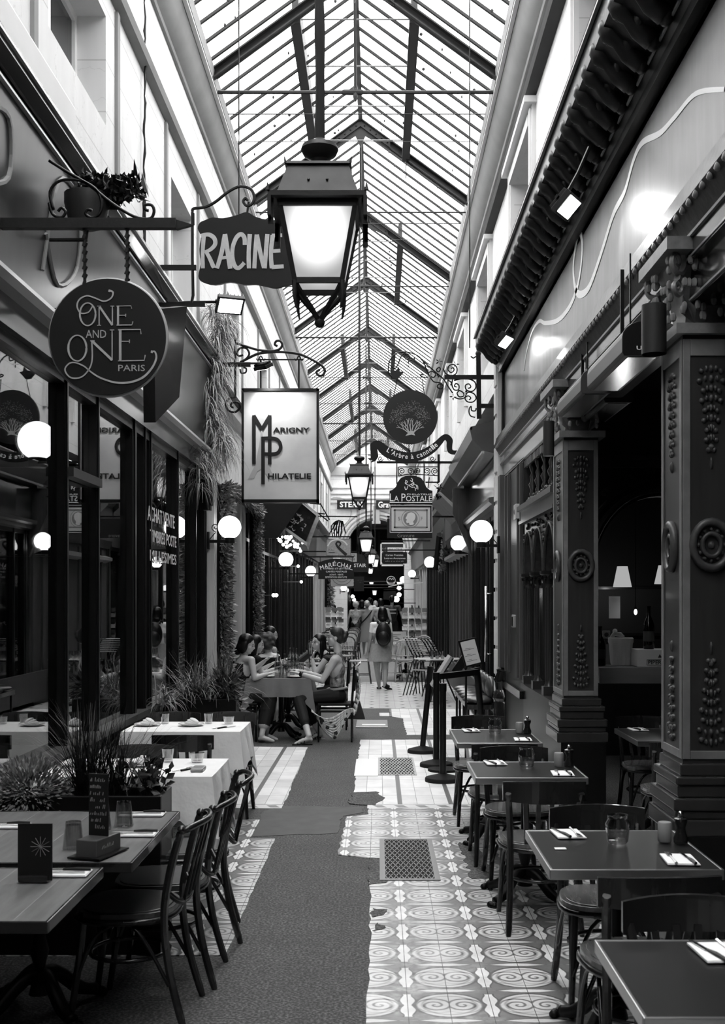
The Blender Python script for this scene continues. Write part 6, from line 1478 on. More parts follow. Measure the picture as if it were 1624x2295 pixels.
def saltpot(label, loc, grp=None):
    t = local('salt_pot', label, 'pot', loc, 0, grp); m = MB(); m.lathe([(.025, 0), (.028, .005), (.028, .075), (.025, .08)], (0, 0, 0), 16); m.build('body', M('ceramic_grey', .25, .4), t, smooth=AUTO); return t
z = .755
N0 = napkin; K = 'place settings of the right tables'
tb = {'farthest right': (.54, 1.13, 7.8, 8.62), 'third right': (.54, 1.165, 6.3, 6.92), 'large right': (.63, 1.27, 4.17, 4.88), 'corner right': (.63, 1.27, 2.7, 3.32), 'bar-side portico': (1.8, 2.4, 7.9, 8.68), 'half hidden portico': (1.86, 2.5, 6.5, 7.25)}
for nm, (x0, x1, y0, y1) in tb.items():
    s = (x1-x0)
    for j, (u, v, rz) in enumerate(((.26, .86, .06), (.80, .20, -.06))):
        if nm == 'corner right': u, v = (.50, .78) if j == 0 else (1.2, .2)
        if u > 1: continue
        w = 'far left' if j == 0 else 'near right'; x = x0+s*u; y = y0+(y1-y0)*v
        napkin('white folded napkin at the %s side of the %s table' % (w, nm), (x, y, z), rz); fork('steel fork on the %s napkin of the %s table' % (w, nm), (x-.03+(.06 if j == 0 else 0), y, z+.007), rz+(PI if j == 0 else 0)); knife('dark-handled knife on the %s napkin of the %s table' % (w, nm), (x+.03-(.06 if j == 0 else 0), y, z+.007), rz+(.1 if j else .2))
    if nm != 'corner right':
        jar('upturned faceted jar glass standing on the %s table' % nm, (x0+s*.53, y0+(y1-y0)*.62, z+.0))
        peppermill('dark turned pepper mill on the %s table' % nm, (x0+s*.93, y0+(y1-y0)*.62, z)); saltpot('grey salt pot beside the pepper mill of the %s table' % nm, (x0+s*.84, y0+(y1-y0)*.66, z))
m = MB(); m.box(.70, .745, 4.5, 4.53, z-.002, z+.0); tag(m.build('price_tag', PAPER), 'tiny white label stuck on the large right table', 'label')
# lower left tables
t = local('menu_holder', 'dark chalk-lettered menu card in a wooden block on the plank table', 'menu', (-1.085, 4.42, z), -.3)
m = MB(); m.box(-.045, .045, -.09, .09, 0, .07); m.build('block', M('block_wood', .13, .4, ns=10, na=.5), t, bevel=.004); m = MB(); m.box(-.07, .07, -.11, .11, -.0, .006); m.build('base', BLK, t)
m = MB(); m.box(-.042, .042, -.003, .003, .05, .31); cd = m.build('card', M('chalk_card', .012, .6), t); m = MB()
for k in range(8): scrib(m, (-.036, -.003, .28-k*.026), (1, 0, 0), (0, 0, 1), (0, -1, 0), .08*R.uniform(.6, 1), .016, 9)
m.build('chalk_writing', M('chalk', .22, .8), cd); m = MB()
scrib(m, (.045, -.06, .03), (0, 1, 0), (0, 0, 1), (1, 0, 0), .1, .015, 9); m.build('engraving', M('chalk', .22), t)
t = local('menu_holder', 'dark card with pale flower print at the left edge of the corner table', 'menu', (-1.205, 4.0, z), 0); m = MB(); m.box(-.06, .06, -.004, .004, 0, .2); cd = m.build('card', SIGNB, t); m = MB()
for k in range(12): a = k*PI/6; m.bar((.02, -.005, .12), (.02+.035*math.cos(a), -.005, .12+.035*math.sin(a)), .003, .001)
m.build('flower_print', M('chalk', .22), cd); m = MB(); m.box(-.05, .05, -.03, .03, 0, .02); m.build('foot', BWOOD, t)
tumbler('upturned tumbler nearest the menu card, on the left of the plank table', (-1.21, 4.52, z), False, .042, .105); tumbler('upturned tumbler behind the menu card on the plank table', (-1.11, 4.97, z), False, .042, .105); tumbler('upturned tumbler half hidden by the menu card', (-1.19, 4.9, z), False, .042, .105)
for lb, x, y in (('napkin on the right side of the plank table, nearer one', -1.03, 4.78), ('napkin at the far right corner of the plank table', -1.08, 5.22), ('napkin on the left side of the plank table', -1.62, 4.95), ('napkin at the right end of the corner table', -1.14, 4.1)):
    napkin('white paper '+lb, (x, y, z), PI/2, .1, .2); knife('steel knife on the '+lb, (x, y+.02, z+.007), PI/2); fork('steel fork on the '+lb, (x, y-.025, z+.007), PI/2)
def plate(label, loc, r=.1):
    t = local('plate', label, 'plate', loc); m = MB(); m.lathe([(r*.55, 0), (r*.6, .004), (r, .016), (r, .018), (r*.58, .007), (.0005, .006)], (0, 0, 0), 28); m.build('dish', M('porcelain', .75, .15), t, smooth=AUTO); m = MB(); m.lathe([(r*.93, .0172), (r*.98, .019)], (0, 0, 0), 28, caps=False); m.build('rim_pattern', GREYP, t); return t
def foldnap(label, loc):
    t = local('folded_napkin', label, 'napkin', loc); m = MB()
    for k in range(3): m.sph((.012*k, 0, 0.015+.008*k), (.055-.008*k, .038, .016), 14, 8, Matrix.Rotation(.25*k, 3, 'Y'))
    m.build('linen', CLOTH, t, smooth=True); return t
zc = .763
for nm, (x0, x1, y0, y1) in {'nearer white': (-1.88, -.93, 6.3, 6.95), 'farther white': (-1.88, -1.03, 8.4, 9.02)}.items():
    fx = lambda u: x0+(x1-x0)*u; fy = lambda v: y0+(y1-y0)*v
    for w, u, v in (('left', .12, .7), ('middle', .52, .7)):
        tumbler('engraved water glass at the %s of the %s table' % (w, nm), (fx(u+.13), fy(v+.12), zc), True, .038, .08)
        plate('small plate at the %s of the %s table' % (w, nm), (fx(u), fy(v-.12), zc)); foldnap('folded linen napkin at the %s of the %s table' % (w, nm), (fx(u), fy(v-.12), zc+.008))
    fork('fork lying at the right of the %s table' % nm, (fx(.8), fy(.35), zc), -.5); knife('knife lying at the right of the %s table' % nm, (fx(.86), fy(.38), zc), -.6)
    tumbler('low glass on the right part of the %s table' % nm, (fx(.84), fy(.78), zc), True, .045, .06)
m = MB(); m.box(-1.06, -.99, 6.42, 6.56, zc, zc+.02); tag(m.build('cutlery_rest', STEEL, bevel=.006), 'small dark tray with a bread knife on the nearer white table', 'tray')

# ---------------- planters ----------------
m = MB()
for a in ((-1.95, -1.06, 5.55, 5.57), (-1.95, -1.06, 5.83, 5.85), (-1.95, -1.93, 5.57, 5.83), (-1.08, -1.06, 5.57, 5.83)): m.box(*a, 0, .78)
t = thing('planter_box', 'long black planter box of grasses between the plank table and the white table', 'planter', (-1.5, 5.7, 0)); m.build('box', BLK, t, bevel=.004); m = MB(); m.box(-1.93, -1.08, 5.57, 5.83, .68, .73); m.build('soil', SOIL, t)
GR = M('dark_grass', .03, .45, ns=8, na=.8); GR2 = M('mid_grass', .135, .45, ns=8, na=.8)
def plant(label, fn, mat, name='plant', cat='plant'):
    m = MB(); fn(m); return tag(m.build(name, mat), label, cat)
plant('tall dark ornamental grass fountaining out of the black planter', lambda m: [tuft(m, (-1.40+R.uniform(-.1, .12), 5.7, .72), 42, .52, .65, .9, .008) for k in range(9)], GR, 'ornamental_grass')
def flowers(m):
    for k in range(26):
        b = Vector((-1.16+R.uniform(-.07, .06), 5.7+R.uniform(-.08, .08), .72)); e = b+Vector((R.uniform(-.1, .12), R.uniform(-.1, .05), R.uniform(.1, .24))); m.tube([b, (b+e)/2, e], .0025, 4)
        for j in range(5): leaf(m, b.lerp(e, R.uniform(.4, 1)), rdir()+Vector((0, 0, .2)), .055, .035)
plant('small flowering plant with round leaves at the right end of the black planter', flowers, M('flower_leaf', .06, .4, ns=20, na=.9), 'flowering_plant')
def bush(m, c, r, n, L=.05):
    for k in range(n):
        d = rdir(); rr = R.random()**.4; leaf(m, Vector(c)+Vector((d.x*r[0], d.y*r[1], d.z*r[2]))*rr, d+Vector((0, 0, .2)), L*R.uniform(.6, 1.3), L*.4)
plant('bushy small-leaved plant trailing over the left end of the black planter', lambda m: bush(m, (-1.72, 5.6, .8), (.2, .14, .16), 1500, .035), GARL, 'trailing_bush')
m = MB(); m.box(-1.97, -1.30, 10.4, 10.65, .55, .82); t = thing('window_planter', 'second dark planter with wild grasses under the restaurant window', 'planter', (-1.6, 10.5, 0)); m.build('box', BLK, t, bevel=.004); m = MB(); m.box(-1.95, -1.9, 10.42, 10.62, 0, .55); m.box(-1.4, -1.35, 10.42, 10.62, 0, .55); m.build('legs', BLK, t)
plant('unruly grass in the planter under the window, behind the white tables', lambda m: [tuft(m, (-1.62+R.uniform(-.22, .22), 10.55, .8), 40, .5, .9, 1.3, .012) for k in range(9)], GR2, 'wild_grass')
plant('leafy flowering shrub at the right end of the window planter', lambda m: bush(m, (-1.4, 10.5, .93), (.11, .12, .14), 260, .08), M('shrub_leaf', .13, .4, ns=20, na=.9), 'leafy_shrub')
plant('fern spreading low against the glass left of the wild grass', lambda m: [tuft(m, (-1.88, 9.8+k*.07, .82), 14, .35, 1.6, 2.2, .016) for k in range(8)], GR2, 'fern')
def ppot(label, c, h, r):
    t = thing('potted_plant', label, 'plant', c); m = MB(); m.lathe([(r*.7, 0), (r, h), (r*.9, h), (r*.85, h-.03)], c, 16); m.build('pot', BLK, t, smooth=AUTO); m = MB(); bush(m, (c[0], c[1], h+.2), (r*1.4, r*1.4, .25), 260, .09); m.build('foliage', GARL, t)
ppot('small potted bush on the pavement beside the pale shop door', (-1.75, 13.1, 0), .35, .15)

# ---------------- stanchions, menu stands, bench ----------------
def stanchion(label, x, y, h, tilt=(0, 0), r=.17):
    t = thing('barrier_post', label, 'barrier post', (x, y, 0)); m = MB(); m.lathe([(r, .0), (r, .035), (r*.96, .045), (.05, .075), (.04, .08)], (x, y, 0), 32); m.build('base', BLKM, t, smooth=AUTO)
    m = MB(); m.tube([(x, y, .07), (x+tilt[0], y+tilt[1], h)], .032, 14); m.build('post', BLK, t, smooth=AUTO)
    m = MB(); m.tube([(x+tilt[0]*.93, y+tilt[1], h-.07), (x+tilt[0], y+tilt[1], h+.005)], .036, 14); m.build('cap', BLK, t, smooth=AUTO); return t
stanchion('nearest black barrier post on a round base', .614, 10.8, .93); stanchion('middle black barrier post on a round base', .60, 11.75, .97); stanchion('farthest black barrier post on a round base, leaning right', .50, 12.8, .97, (.09, 0))
m = MB(); m.lathe([(.16, 0), (.16, .03)], (.66, 11.45, 0), 24); tag(m.build('loose_base', BLKM), 'spare round post base lying beside the nearest barrier post', 'base plate')
m = MB(); m.bar((.60, 11.75, .93), (1.06, 12.2, .95), .05, .06); tag(m.build('barrier_belt', BLK), 'black belt stretched between the barrier posts and the menu stand', 'belt')
t = thing('menu_stand', 'black menu stand holding a tilted framed white menu', 'menu stand', (1.1, 12.3, 0)); Y = 12.1
m = MB(); m.tube([(1.16, 12.3, 0), (1.06, 12.25, .98)], .035, 12); m.lathe([(.16, 0), (.16, .03)], (1.16, 12.3, 0), 24); m.tube([(.95, 12.35, 0), (.95, 12.3, 1.0)], .012, 6); m.bar((.95, 12.28, .95), (1.1, 12.28, .98), .04); m.build('stand', BLK, t, smooth=AUTO)
q = [(1025, 1437), (1065, 1428), (1082, 1488), (1043, 1497)]; m = MB(); m.prism([P(*p, Y) for p in q], (0, .02, 0)); fr = m.build('frame', BLK, t)
m = MB(); m.prism([P(*p, Y-.003) for p in [(1031, 1440), (1063, 1432), (1077, 1484), (1045, 1492)]], (0, .003, 0)); sh = m.build('menu_sheet', M('menu_paper', .5, .6), fr)
m = MB()
for a, b, c, d in ((1042, 1455, 1054, 1452), (1038, 1459, 1062, 1453), (1046, 1468, 1056, 1465.5), (1042, 1472, 1066, 1466), (1050, 1479, 1057, 1477), (1046, 1483, 1069, 1478)): m.bar(P(a, b, Y-.004), P(c, d, Y-.004), .001, .004)
m.build('menu_text', M('menu_print', .12, .8), sh)
t = thing('menu_board', 'menu board seen edge-on, leaning on the farthest barrier post', 'menu board', (.62, 12.7, .9)); m = MB(); m.bar(P(968, 1535, 12.6), P(1010, 1470, 12.7), .3, .012, up=(0, 0, 1)); 
m = MB(); a = P(966, 1538, 12.4); b = P(1009, 1471, 12.4); d = (b-a); n = Vector((d.z, 0, -d.x)).normalized(); m.prism([a, b, b+n*.03, a+n*.03], (0, .45, 0)); m.build('board', M('board_edge', .3, .5), t); m = MB(); m.prism([a+n*.031, b+n*.031, b+n*.045, a+n*.045], (0, .45, 0)); m.build('frame', BLK, t)
m = MB(); a = P(1012, 1503, 12.5); b = P(1038, 1465, 12.5); d = b-a; n = Vector((d.z, 0, -d.x)).normalized(); m.prism([a, b, b+n*.09, a+n*.09], (0, .1, 0)); tag(m.build('display_back', BLK), 'black folded display panel left of the framed menu', 'panel')
t = thing('leather_bench', 'buttoned leather bench seat against the dark shopfront', 'bench', (1.35, 15, 0)); LEA = M('leather', .09, .28, ns=5, na=.5, coat=.3)
m = MB()
for k in range(5):
    m.sph((1.26, 14.35+k*.42, .46), (.2, .24, .06), 14, 8)
m.build('seat_cushion', LEA, t, smooth=True); m = MB()
for k in range(5): m.sph((1.42, 14.35+k*.42, .62), (.07, .24, .14), 14, 8)
m.build('back_cushion', LEA, t, smooth=True); m = MB(); m.box(1.1, 1.42, 14.1, 16.3, .36, .42); m.build('rail', BWOOD, t)
for x in (1.12, 1.38):
    for y in (14.15, 14.9, 15.6, 16.2): m = MB(); m.box(x-.015, x+.015, y-.015, y+.015, 0, .36); m.build('leg', BLK, t)
m = MB(); m.box(1.40, 1.44, 16.5, 21.5, .08, .55); tag(m.build('low_box_planter', OLDW), 'low weathered wooden box along the grey wooden shopfront', 'box')
# round black slatted table and stacked folding chairs, glasses
t = thing('slatted_table', 'round black slatted terrace table behind the barrier posts', 'table', (1.0, 19.2, 0)); m = MB()
for k in range(7): y = 18.85+k*.115; w = math.sqrt(max(.02, .42**2-(y-19.2)**2)); m.box(1.02-w, 1.02+w, y-.045, y+.045, .7, .72)
m.build('slats', M('slat_white', .45, .4), t); m = MB(); m.tube([(1.02+.42*math.cos(a), 19.2+.42*math.sin(a), .70) for a in [2*PI*i/28 for i in range(28)]], .012, 6, closed=True); m.build('rim', IRON, t); 
for k in range(3):
    a = k*2.09; m = MB(); m.tube([(1.02, 19.2, .69), (1.02+.3*math.cos(a), 19.2+.3*math.sin(a), 0)], .014, 6); m.build('leg', IRON, t)
for k in range(6): tumbler('clear glass on the slatted table, %s one of the %s row' % (('left', 'middle', 'right')[k % 3], ('front', 'back')[k//3]), (.9+.09*(k % 3), 19.05+.12*(k//3), .722), True, .035, .13, 'glasses on the slatted table')
for k in range(4):
    t = local('folding_chair', 'striped folding chair, %s of the four leaning in the stack' % ('leftmost', 'second', 'third', 'rightmost')[k], 'chair', (.72+k*.06, 20.3+k*.04, 0), -.6, 'stacked striped chairs'); m = MB()
    for s in (-1, 1): m.tube(smoothc([(s*.19, .1, .72), (s*.19, -.02, .85), (s*.17, -.16, 1.0), (s*.15, -.26, 1.03)], 3), .012, 5); m.tube([(s*.19, .12, .72), (s*.2, .25, .0)], .011, 5); m.tube([(s*.19, .1, .6), (s*.2, -.2, .0)], .011, 5)
    m.build('frame', IRON, t)
    for j in range(7): u = j/6; m = MB(); m.bar((-.19, .08-u*.33, .78+u*.24), (.19, .08-u*.33, .78+u*.24), .03, .01); m.build('slat', M('slat_white', .45), t)
    m = MB(); m.box(-.2, .2, 0.05, .4, .44, .46); m.build('seat', M('slat_white', .45), t)
def rattan(label, loc, rz, grp='rattan chairs of the far terrace', tone=.35):
    t = local('rattan_chair', label, 'chair', loc, rz, grp); RAT = M('rattan_cane_%d' % int(tone*100), tone, .5, ns=15, na=.3); WV = M('woven_seat', .25, .6, ns=60, na=.9)
    for s in (-1, 1):
        m = MB(); m.tube(smoothc([(s*.2, -.26, 0), (s*.175, -.2, .44), (s*.19, -.24, .68)], 4), .016, 7); m.build('leg', RAT, t, smooth=True); m = MB(); m.tube([(s*.2, .2, 0), (s*.18, .17, .44)], .016, 7); m.build('leg', RAT, t, smooth=True)
    m = MB(); m.tube(smoothc([(-.19, -.24, .66), (-.19, -.26, .76), (-.12, -.28, .85), (0, -.285, .87), (.12, -.28, .85), (.19, -.26, .76), (.19, -.24, .66)], 4), .015, 7); m.tube([(-.19, -.22, .55), (.19, -.22, .55)], .012, 6); m.build('back_hoop', RAT, t, smooth=True)
    m = MB()
    for k in range(9): x = -.15+k*.0375; m.tube([(x, -.22, .55), (x, -.28, .86-.25*x*x*10*.3)], .008, 5)
    m.build('back_canes', M('cane_light', .5, .5), t)
    m = MB(); m.prism([(-.2, -.2, .44), (.2, -.2, .44), (.22, .18, .44), (-.22, .18, .44)], (0, 0, .03)); m.build('seat', WV, t)
    m = MB()
    for s in (-1, 1): m.tube(smoothc([(s*.195, .18, .2), (s*.16, .18, .36), (0, .18, .42)], 3), .009, 5); m.tube(smoothc([(s*.195, -.24, .2), (s*.14, -.22, .36), (0, -.2, .42)], 3), .009, 5); m.tube([(s*.195, -.24, .18), (s*.195, .19, .18)], .009, 5)
    m.tube([(-.195, -.24, .18), (.195, -.24, .18)], .009, 5); m.build('arch_brace', RAT, t, smooth=True); return t
rt = rattan('pale rattan bistro chair with its slatted back to us, right of the walking woman', (.55, 23.6, 0), 0)
dup(rt, (.28, 24.0, 0), .1, 'woven rattan bistro chair just right of the walking woman, partly hidden'); dup(rt, (.92, 23.9, 0), -.9, 'rattan bistro chair turned sideways, between the slatted back and the striped stack')
dup(rt, (.9, 25.6, 0), 2.6, 'rattan bistro chair behind the terrace table with the sign')
table('pale terrace table carrying a small printed sign, behind the rattan chairs', .2, 1.0, 24.4, 25.1, 'r')
m = MB(); m.box(.22, .62, 25.0, 25.02, .76, 1.0); t = tag(m.build('table_sign', M('cream_sign', .5, .6)), 'printed cream table sign behind the walking woman', 'sign'); m = MB(); m.box(.28, .5, 24.996, 25.0, .93, .94); m.box(.3, .42, 24.996, 25.0, .89, .9); m.sph((.42, 24.998, .84), (.06, .004, .03), 8, 6); m.build('print', GREYP, t)
m = MB(); m.box(.2, .45, 24.5, 24.7, .752, .77); tag(m.build('menu_stack', PAPER), 'menus lying on the far terrace table', 'menus')
# postcard racks and bistro sets far away
for i, (x, y) in enumerate(((1.0, 33.5), (1.25, 35), (1.1, 37), (-1.35, 36), (-1.5, 39))):
    t = thing('postcard_rack', ['postcard rack beside the man with the backpack', 'second postcard rack further along the right shops', 'third postcard rack on the far right', 'postcard rack on the left behind the crowd', 'farthest postcard rack on the left'][i], 'rack', (x, y, 0))
    m = MB(); m.tube([(x, y, 0), (x, y, 1.5)], .02, 6); m.tube([(x-.25, y, .01), (x+.25, y, .01)], .015, 5); m.build('stand', IRON, t)
    for r in range(6):
        for c in range(3):
            m = MB(); m.prism([(x-.3+c*.2, y-.12, .45+r*.17), (x-.14+c*.2, y-.12, .45+r*.17), (x-.14+c*.2, y-.05, .57+r*.17), (x-.3+c*.2, y-.05, .57+r*.17)], (0, .004, 0)); m.build('postcard', M('postcard_%d' % ((r+c*2) % 4), (.3, .13, .45, .06)[(r+c*2) % 4], .5, ns=40, na=.8), t)
rl = rattan('nearest dark woven bistro chair of the far left terrace row', (-.4, 23.2, 0), PI/2, 'far left terrace chairs', .1)
for i in range(9):
    x = -1.2+(i % 2)*.42; y = 24+i*1.25
    dup(rl, (x, y, 0), (-.4, 2.8)[i % 2], '%s dark bistro chair in the far left terrace row, counted from the viewer' % ('second', 'third', 'fourth', 'fifth', 'sixth', 'seventh', 'eighth', 'ninth', 'last')[i], 'far left terrace chairs')
for i in range(4): table('%s small terrace table in the far left row' % ('nearest', 'second', 'third', 'farthest')[i], -1.5, -1.1, 25.5+i*2.6, 26+i*2.6, 'r')['group'] = 'far left terrace tables'
# ---------------- people ----------------
def remeshed(mb, voxel, smooth_it=2):
    me = bpy.data.meshes.new('tmp'); me.from_pydata(mb.v, [], mb.f); o = bpy.data.objects.new('tmp', me); COL.objects.link(o)
    r = o.modifiers.new('r', 'REMESH'); r.mode = 'VOXEL'; r.voxel_size = voxel
    s = o.modifiers.new('s', 'SMOOTH'); s.iterations = smooth_it; s.factor = .5
    bpy.context.view_layer.update(); m2 = bpy.data.meshes.new_from_object(o.evaluated_get(bpy.context.evaluated_depsgraph_get()))
    bpy.data.objects.remove(o); return m2
def cap(mb, pts, rs, flat=None):
    pts = [Vector(p) for p in pts]
    for p, r in zip(pts, rs): mb.sph(p, r*.99, 12, 8)
    for a, b, ra, rb in zip(pts[:-1], pts[1:], rs[:-1], rs[1:]): mb.tube([a, b], [ra, rb], 12)
def person(label, J, mats, segm, voxel=.01, f=(1, 0, 0), hair=None, w=1.0, female=True, fingers=True, extra=None, headk=1.0, group=None, pose=''):
    """J: named joints in the place; mats: list of materials (0 skin); segm: joint pair -> material index"""
    J = {k: Vector(v) for k, v in J.items()}; root = thing('person', label, 'person', (J['hip'].x, J['hip'].y, 0), 0, group)
    mb = MB(); yaw = (J['sR']-J['sL']); yaw.z = 0; yaw.normalize(); fw = Vector((-yaw.y, yaw.x, 0))
    spine = (J['chest']-J['hip']).normalized(); rot = Matrix((yaw, fw, Vector((0, 0, 1)))).transposed()
    tl = rot @ Matrix.Rotation(math.atan2(-(J['chest']-J['hip']).dot(fw), (J['chest']-J['hip']).z), 3, 'X')
    hip, ch, nk = J['hip'], J['chest'], J['neck']
    mb.sph(hip, (.165*w, .125*w, .13), 16, 10, tl); mb.sph(hip.lerp(ch, .45), (.125*w, .095*w, .14), 16, 10, tl); mb.sph(ch, (.155*w, .105*w, .16), 16, 10, tl); mb.sph(ch.lerp(nk, .45), (.14*w, .08*w, .09), 16, 8, tl)
    cap(mb, [J['sL'], ch.lerp(nk, .6), J['sR']], [.052*w, .07, .052*w])
    if female:
        for s in (-1, 1): mb.sph(ch+tl @ Vector((s*.07, .075, .03)), (.06, .055, .06), 12, 8)
    hd = J['head']; F_ = Vector(f).normalized(); U = Vector((0, 0, 1)); U = (U-F_*U.dot(F_)).normalized(); S = F_.cross(U); HR = Matrix((S, F_, U)).transposed()
    k = headk; hp = lambda x, y, z: hd+HR @ Vector((x, y, z))*k
    cap(mb, [nk-Vector((0, 0, .04)), nk, hp(0, -.015, -.06)], [.062, .05, .047])
    mb.sph(hp(0, -.015, .025), (.074*k, .092*k, .088*k), 16, 12, HR); mb.sph(hp(0, .025, -.045), (.056*k, .062*k, .065*k), 14, 10, HR); mb.sph(hp(0, .055, -.09), (.028*k, .026*k, .02*k), 10, 8, HR)
    mb.sph(hp(0, .092, -.02), (.011*k, .018*k, .022*k), 8, 6, HR); mb.sph(hp(0, .082, .012), (.012*k, .012*k, .03*k), 8, 6, HR); mb.sph(hp(0, .082, -.06), (.022*k, .012*k, .008*k), 8, 6, HR)
    for s in (-1, 1):
        mb.sph(hp(s*.036, .052, -.03), (.026*k, .022*k, .026*k), 8, 6, HR); mb.sph(hp(s*.074, -.005, -.02), (.01*k, .02*k, .032*k), 8, 6, HR)
    for s in 'LR':
        cap(mb, [J['s'+s], J['s'+s].lerp(J['e'+s], .5), J['e'+s]], [.05*w, .043*w, .036*w]); cap(mb, [J['e'+s], J['e'+s].lerp(J['w'+s], .35), J['w'+s]], [.036*w, .037*w, .024])
        wv = J['w'+s]; hdn = J.get('n'+s, wv+(wv-J['e'+s]).normalized()*.09); d = (hdn-wv).normalized(); sd = d.cross(Vector((0, 0, 1)) if abs(d.z) < .8 else fw).normalized(); n = sd.cross(d)
        PM = Matrix((sd, d, n)).transposed(); mb.sph(wv+d*.045, (.036, .05, .016), 12, 8, PM)
        if fingers:
            for j in range(4):
                b = wv+d*.08+sd*(-.027+j*.018); L = (.062, .075, .07, .055)[j]; cap(mb, [b, b+d*L*.5-n*.006, b+d*L*.85-n*.028], [.0095, .009, .008])
            sg = 1 if (s == 'L') else -1; b = wv+d*.03+sd*sg*.03; cap(mb, [b, b+d*.03+sd*sg*.02-n*.008, b+d*.055+sd*sg*.018-n*.02], [.011, .01, .009])
        h = J['h'+s]; cap(mb, [h, h.lerp(J['k'+s], .5), J['k'+s]], [.088*w, .074*w, .056*w]); cap(mb, [J['k'+s], J['k'+s].lerp(J['a'+s], .35), J['a'+s]], [.055*w, .055*w, .034])
        t = J['t'+s]; a = J['a'+s]; fd = (t-a); cap(mb, [a+Vector((0, 0, -.03)), a.lerp(t, .5)+Vector((0, 0, -.012)), t], [.033, .03, .02]); mb.sph(a-Vector((fd.x, fd.y, 0)).normalized()*.02+Vector((0, 0, -.04)), .028, 8, 6)
    if extra: extra(mb, J)
    me = remeshed(mb, voxel); n0 = J['hip'].copy(); n0.z = 0
    segs = []
    for key, mi in segm.items():
        a, b = key.split('-')
        def res(q):
            if '@' in q:                          # a@b.t : point at t between joints
                q0, r0 = q.split('@'); q1, t = r0.split('.'); return J[q0].lerp(J[q1], float('0.'+t))
            return J[q]
        segs.append((res(a), res(b), mi))
    mats_i = []
    for p in me.polygons:
        c = p.center; best = 9; bm = 0
        for a, b, mi in segs:
            ab = b-a; t = max(0, min(1, (c-a).dot(ab)/max(ab.length_squared, 1e-9))); dd = (c-(a+ab*t)).length
            if dd < best: best = dd; bm = mi
        mats_i.append(bm)
    me.transform(Matrix.Translation(-n0))
    for m_ in mats: me.materials.append(m_)
    me.polygons.foreach_set('material_index', mats_i); me.polygons.foreach_set('use_smooth', [True]*len(me.polygons)); me.update()
    me.name = 'body'; o = bpy.data.objects.new('body', me); COL.objects.link(o); o.parent = root; ORG[o.name] = n0
    m = MB()
    for s in (-1, 1): m.sph(hp(s*.031, .0775, .006), (.014*k, .008*k, .0065*k), 8, 6, HR); m.tube([hp(s*.015, .084, .026), hp(s*.034, .082, .031), hp(s*.052, .07, .026)], .0035, 5)
    m.sph(hp(0, .0915, -.062), (.02*k, .006*k, .006*k), 8, 6, HR); m.build('eyes_and_lips', M('face_dark', .06, .5), root, smooth=True)
    if hair:
        hm, style = hair; m = MB()
        cr = lambda x, y, z, r: m.sph(hp(x, y, z), tuple(q*k for q in r), 14, 10, HR)
        cr(0, -.03, .042, (.086, .098, .088)); cr(0, -.055, .0, (.08, .07, .09))
        if style == 'long':
            cr(0, -.07, -.07, (.085, .055, .1)); cr(0, -.08, -.14, (.08, .045, .09))
            for s in (-1, 1): cr(s*.07, -.02, -.05, (.025, .045, .1)); cr(s*.072, -.01, -.13, (.02, .035, .08))
        if style == 'bob':
            cr(0, -.06, -.06, (.088, .065, .08)); 
            for s in (-1, 1): cr(s*.074, -.015, -.04, (.022, .05, .085))
            cr(0, -.085, -.11, (.075, .045, .06))
        if style == 'bun': cr(0, -.13, .03, (.045, .045, .045)); cr(.01, -.1, -.03, (.05, .05, .05)); cr(-.02, -.12, .0, (.04, .04, .04))
        if style == 'curly':
            for i in range(90):
                d = rdir(); 
                if d.y > .35 and d.z < .3: continue
                cr(d.x*.085, d.y*.09-.03, d.z*.095+.025, (.028, .028, .028))
        if style == 'ponytail': cr(0, -.12, .02, (.03, .035, .035)); cr(0, -.145, -.06, (.026, .026, .08))
        hme = remeshed(m, max(voxel, .008)*.9, 2)
        hme.transform(Matrix.Translation(-n0)); hme.materials.append(hm); hme.polygons.foreach_set('use_smooth', [True]*len(hme.polygons)); ho = bpy.data.objects.new('hair', hme); COL.objects.link(ho); ho.parent = root
    return root, J, hp, fw
TOPB = M('black_fabric', .012, .8); TOPF = M('floral_silk', .2, .5, ns=28, na=2.2, bump=.004); TROU = M('dark_trousers', .016, .75, ns=30, na=.3); TEE = M('white_tee', .7, .85); DENIM = M('pale_skirt', .28, .85, ns=25, na=.3); GTEE = M('grey_shirt', .3, .85, ns=12, na=.15)
BELT = M('leather_belt', .2, .4); FLOR = M('floral_blouse', .3, .7, ns=22, na=1.0)
SEG = {'hip-chest': 1, 'chest-neck': 1, 'sL-sR': 1, 'neck-head': 0, 'head-head': 0}
def arms(sleeve, mat):
    d = {}
    for s in 'LR':
        if sleeve > 0: d['s%s-s%s@e%s.%s' % (s, s, s, str(sleeve)[2:])] = mat; d['s%s@e%s.%s-e%s' % (s, s, str(sleeve+.02)[2:], s)] = 0
        else: d['s%s@e%s.05-e%s' % (s, s, s)] = 0
        d['e%s-w%s' % (s, s)] = 0; d['w%s-n%s' % (s, s)] = 0
    return d
def legs(up, low, foot, cut=None):
    d = {}
    for s in 'LR':
        d['h%s-k%s' % (s, s)] = up
        if cut: d['k%s-k%s@a%s.%s' % (s, s, s, cut)] = up; d['k%s@a%s.%s-a%s' % (s, s, str(float('.'+cut)+.08)[2:], s)] = low
        else: d['k%s-a%s' % (s, s)] = low
        d['a%s-t%s' % (s, s)] = foot
    return d
def hands(J):
    for s in 'LR':
        if 'n'+s not in J: w_, e_ = Vector(J['w'+s]), Vector(J['e'+s]); J['n'+s] = w_+(w_-e_).normalized()*.12
    return J
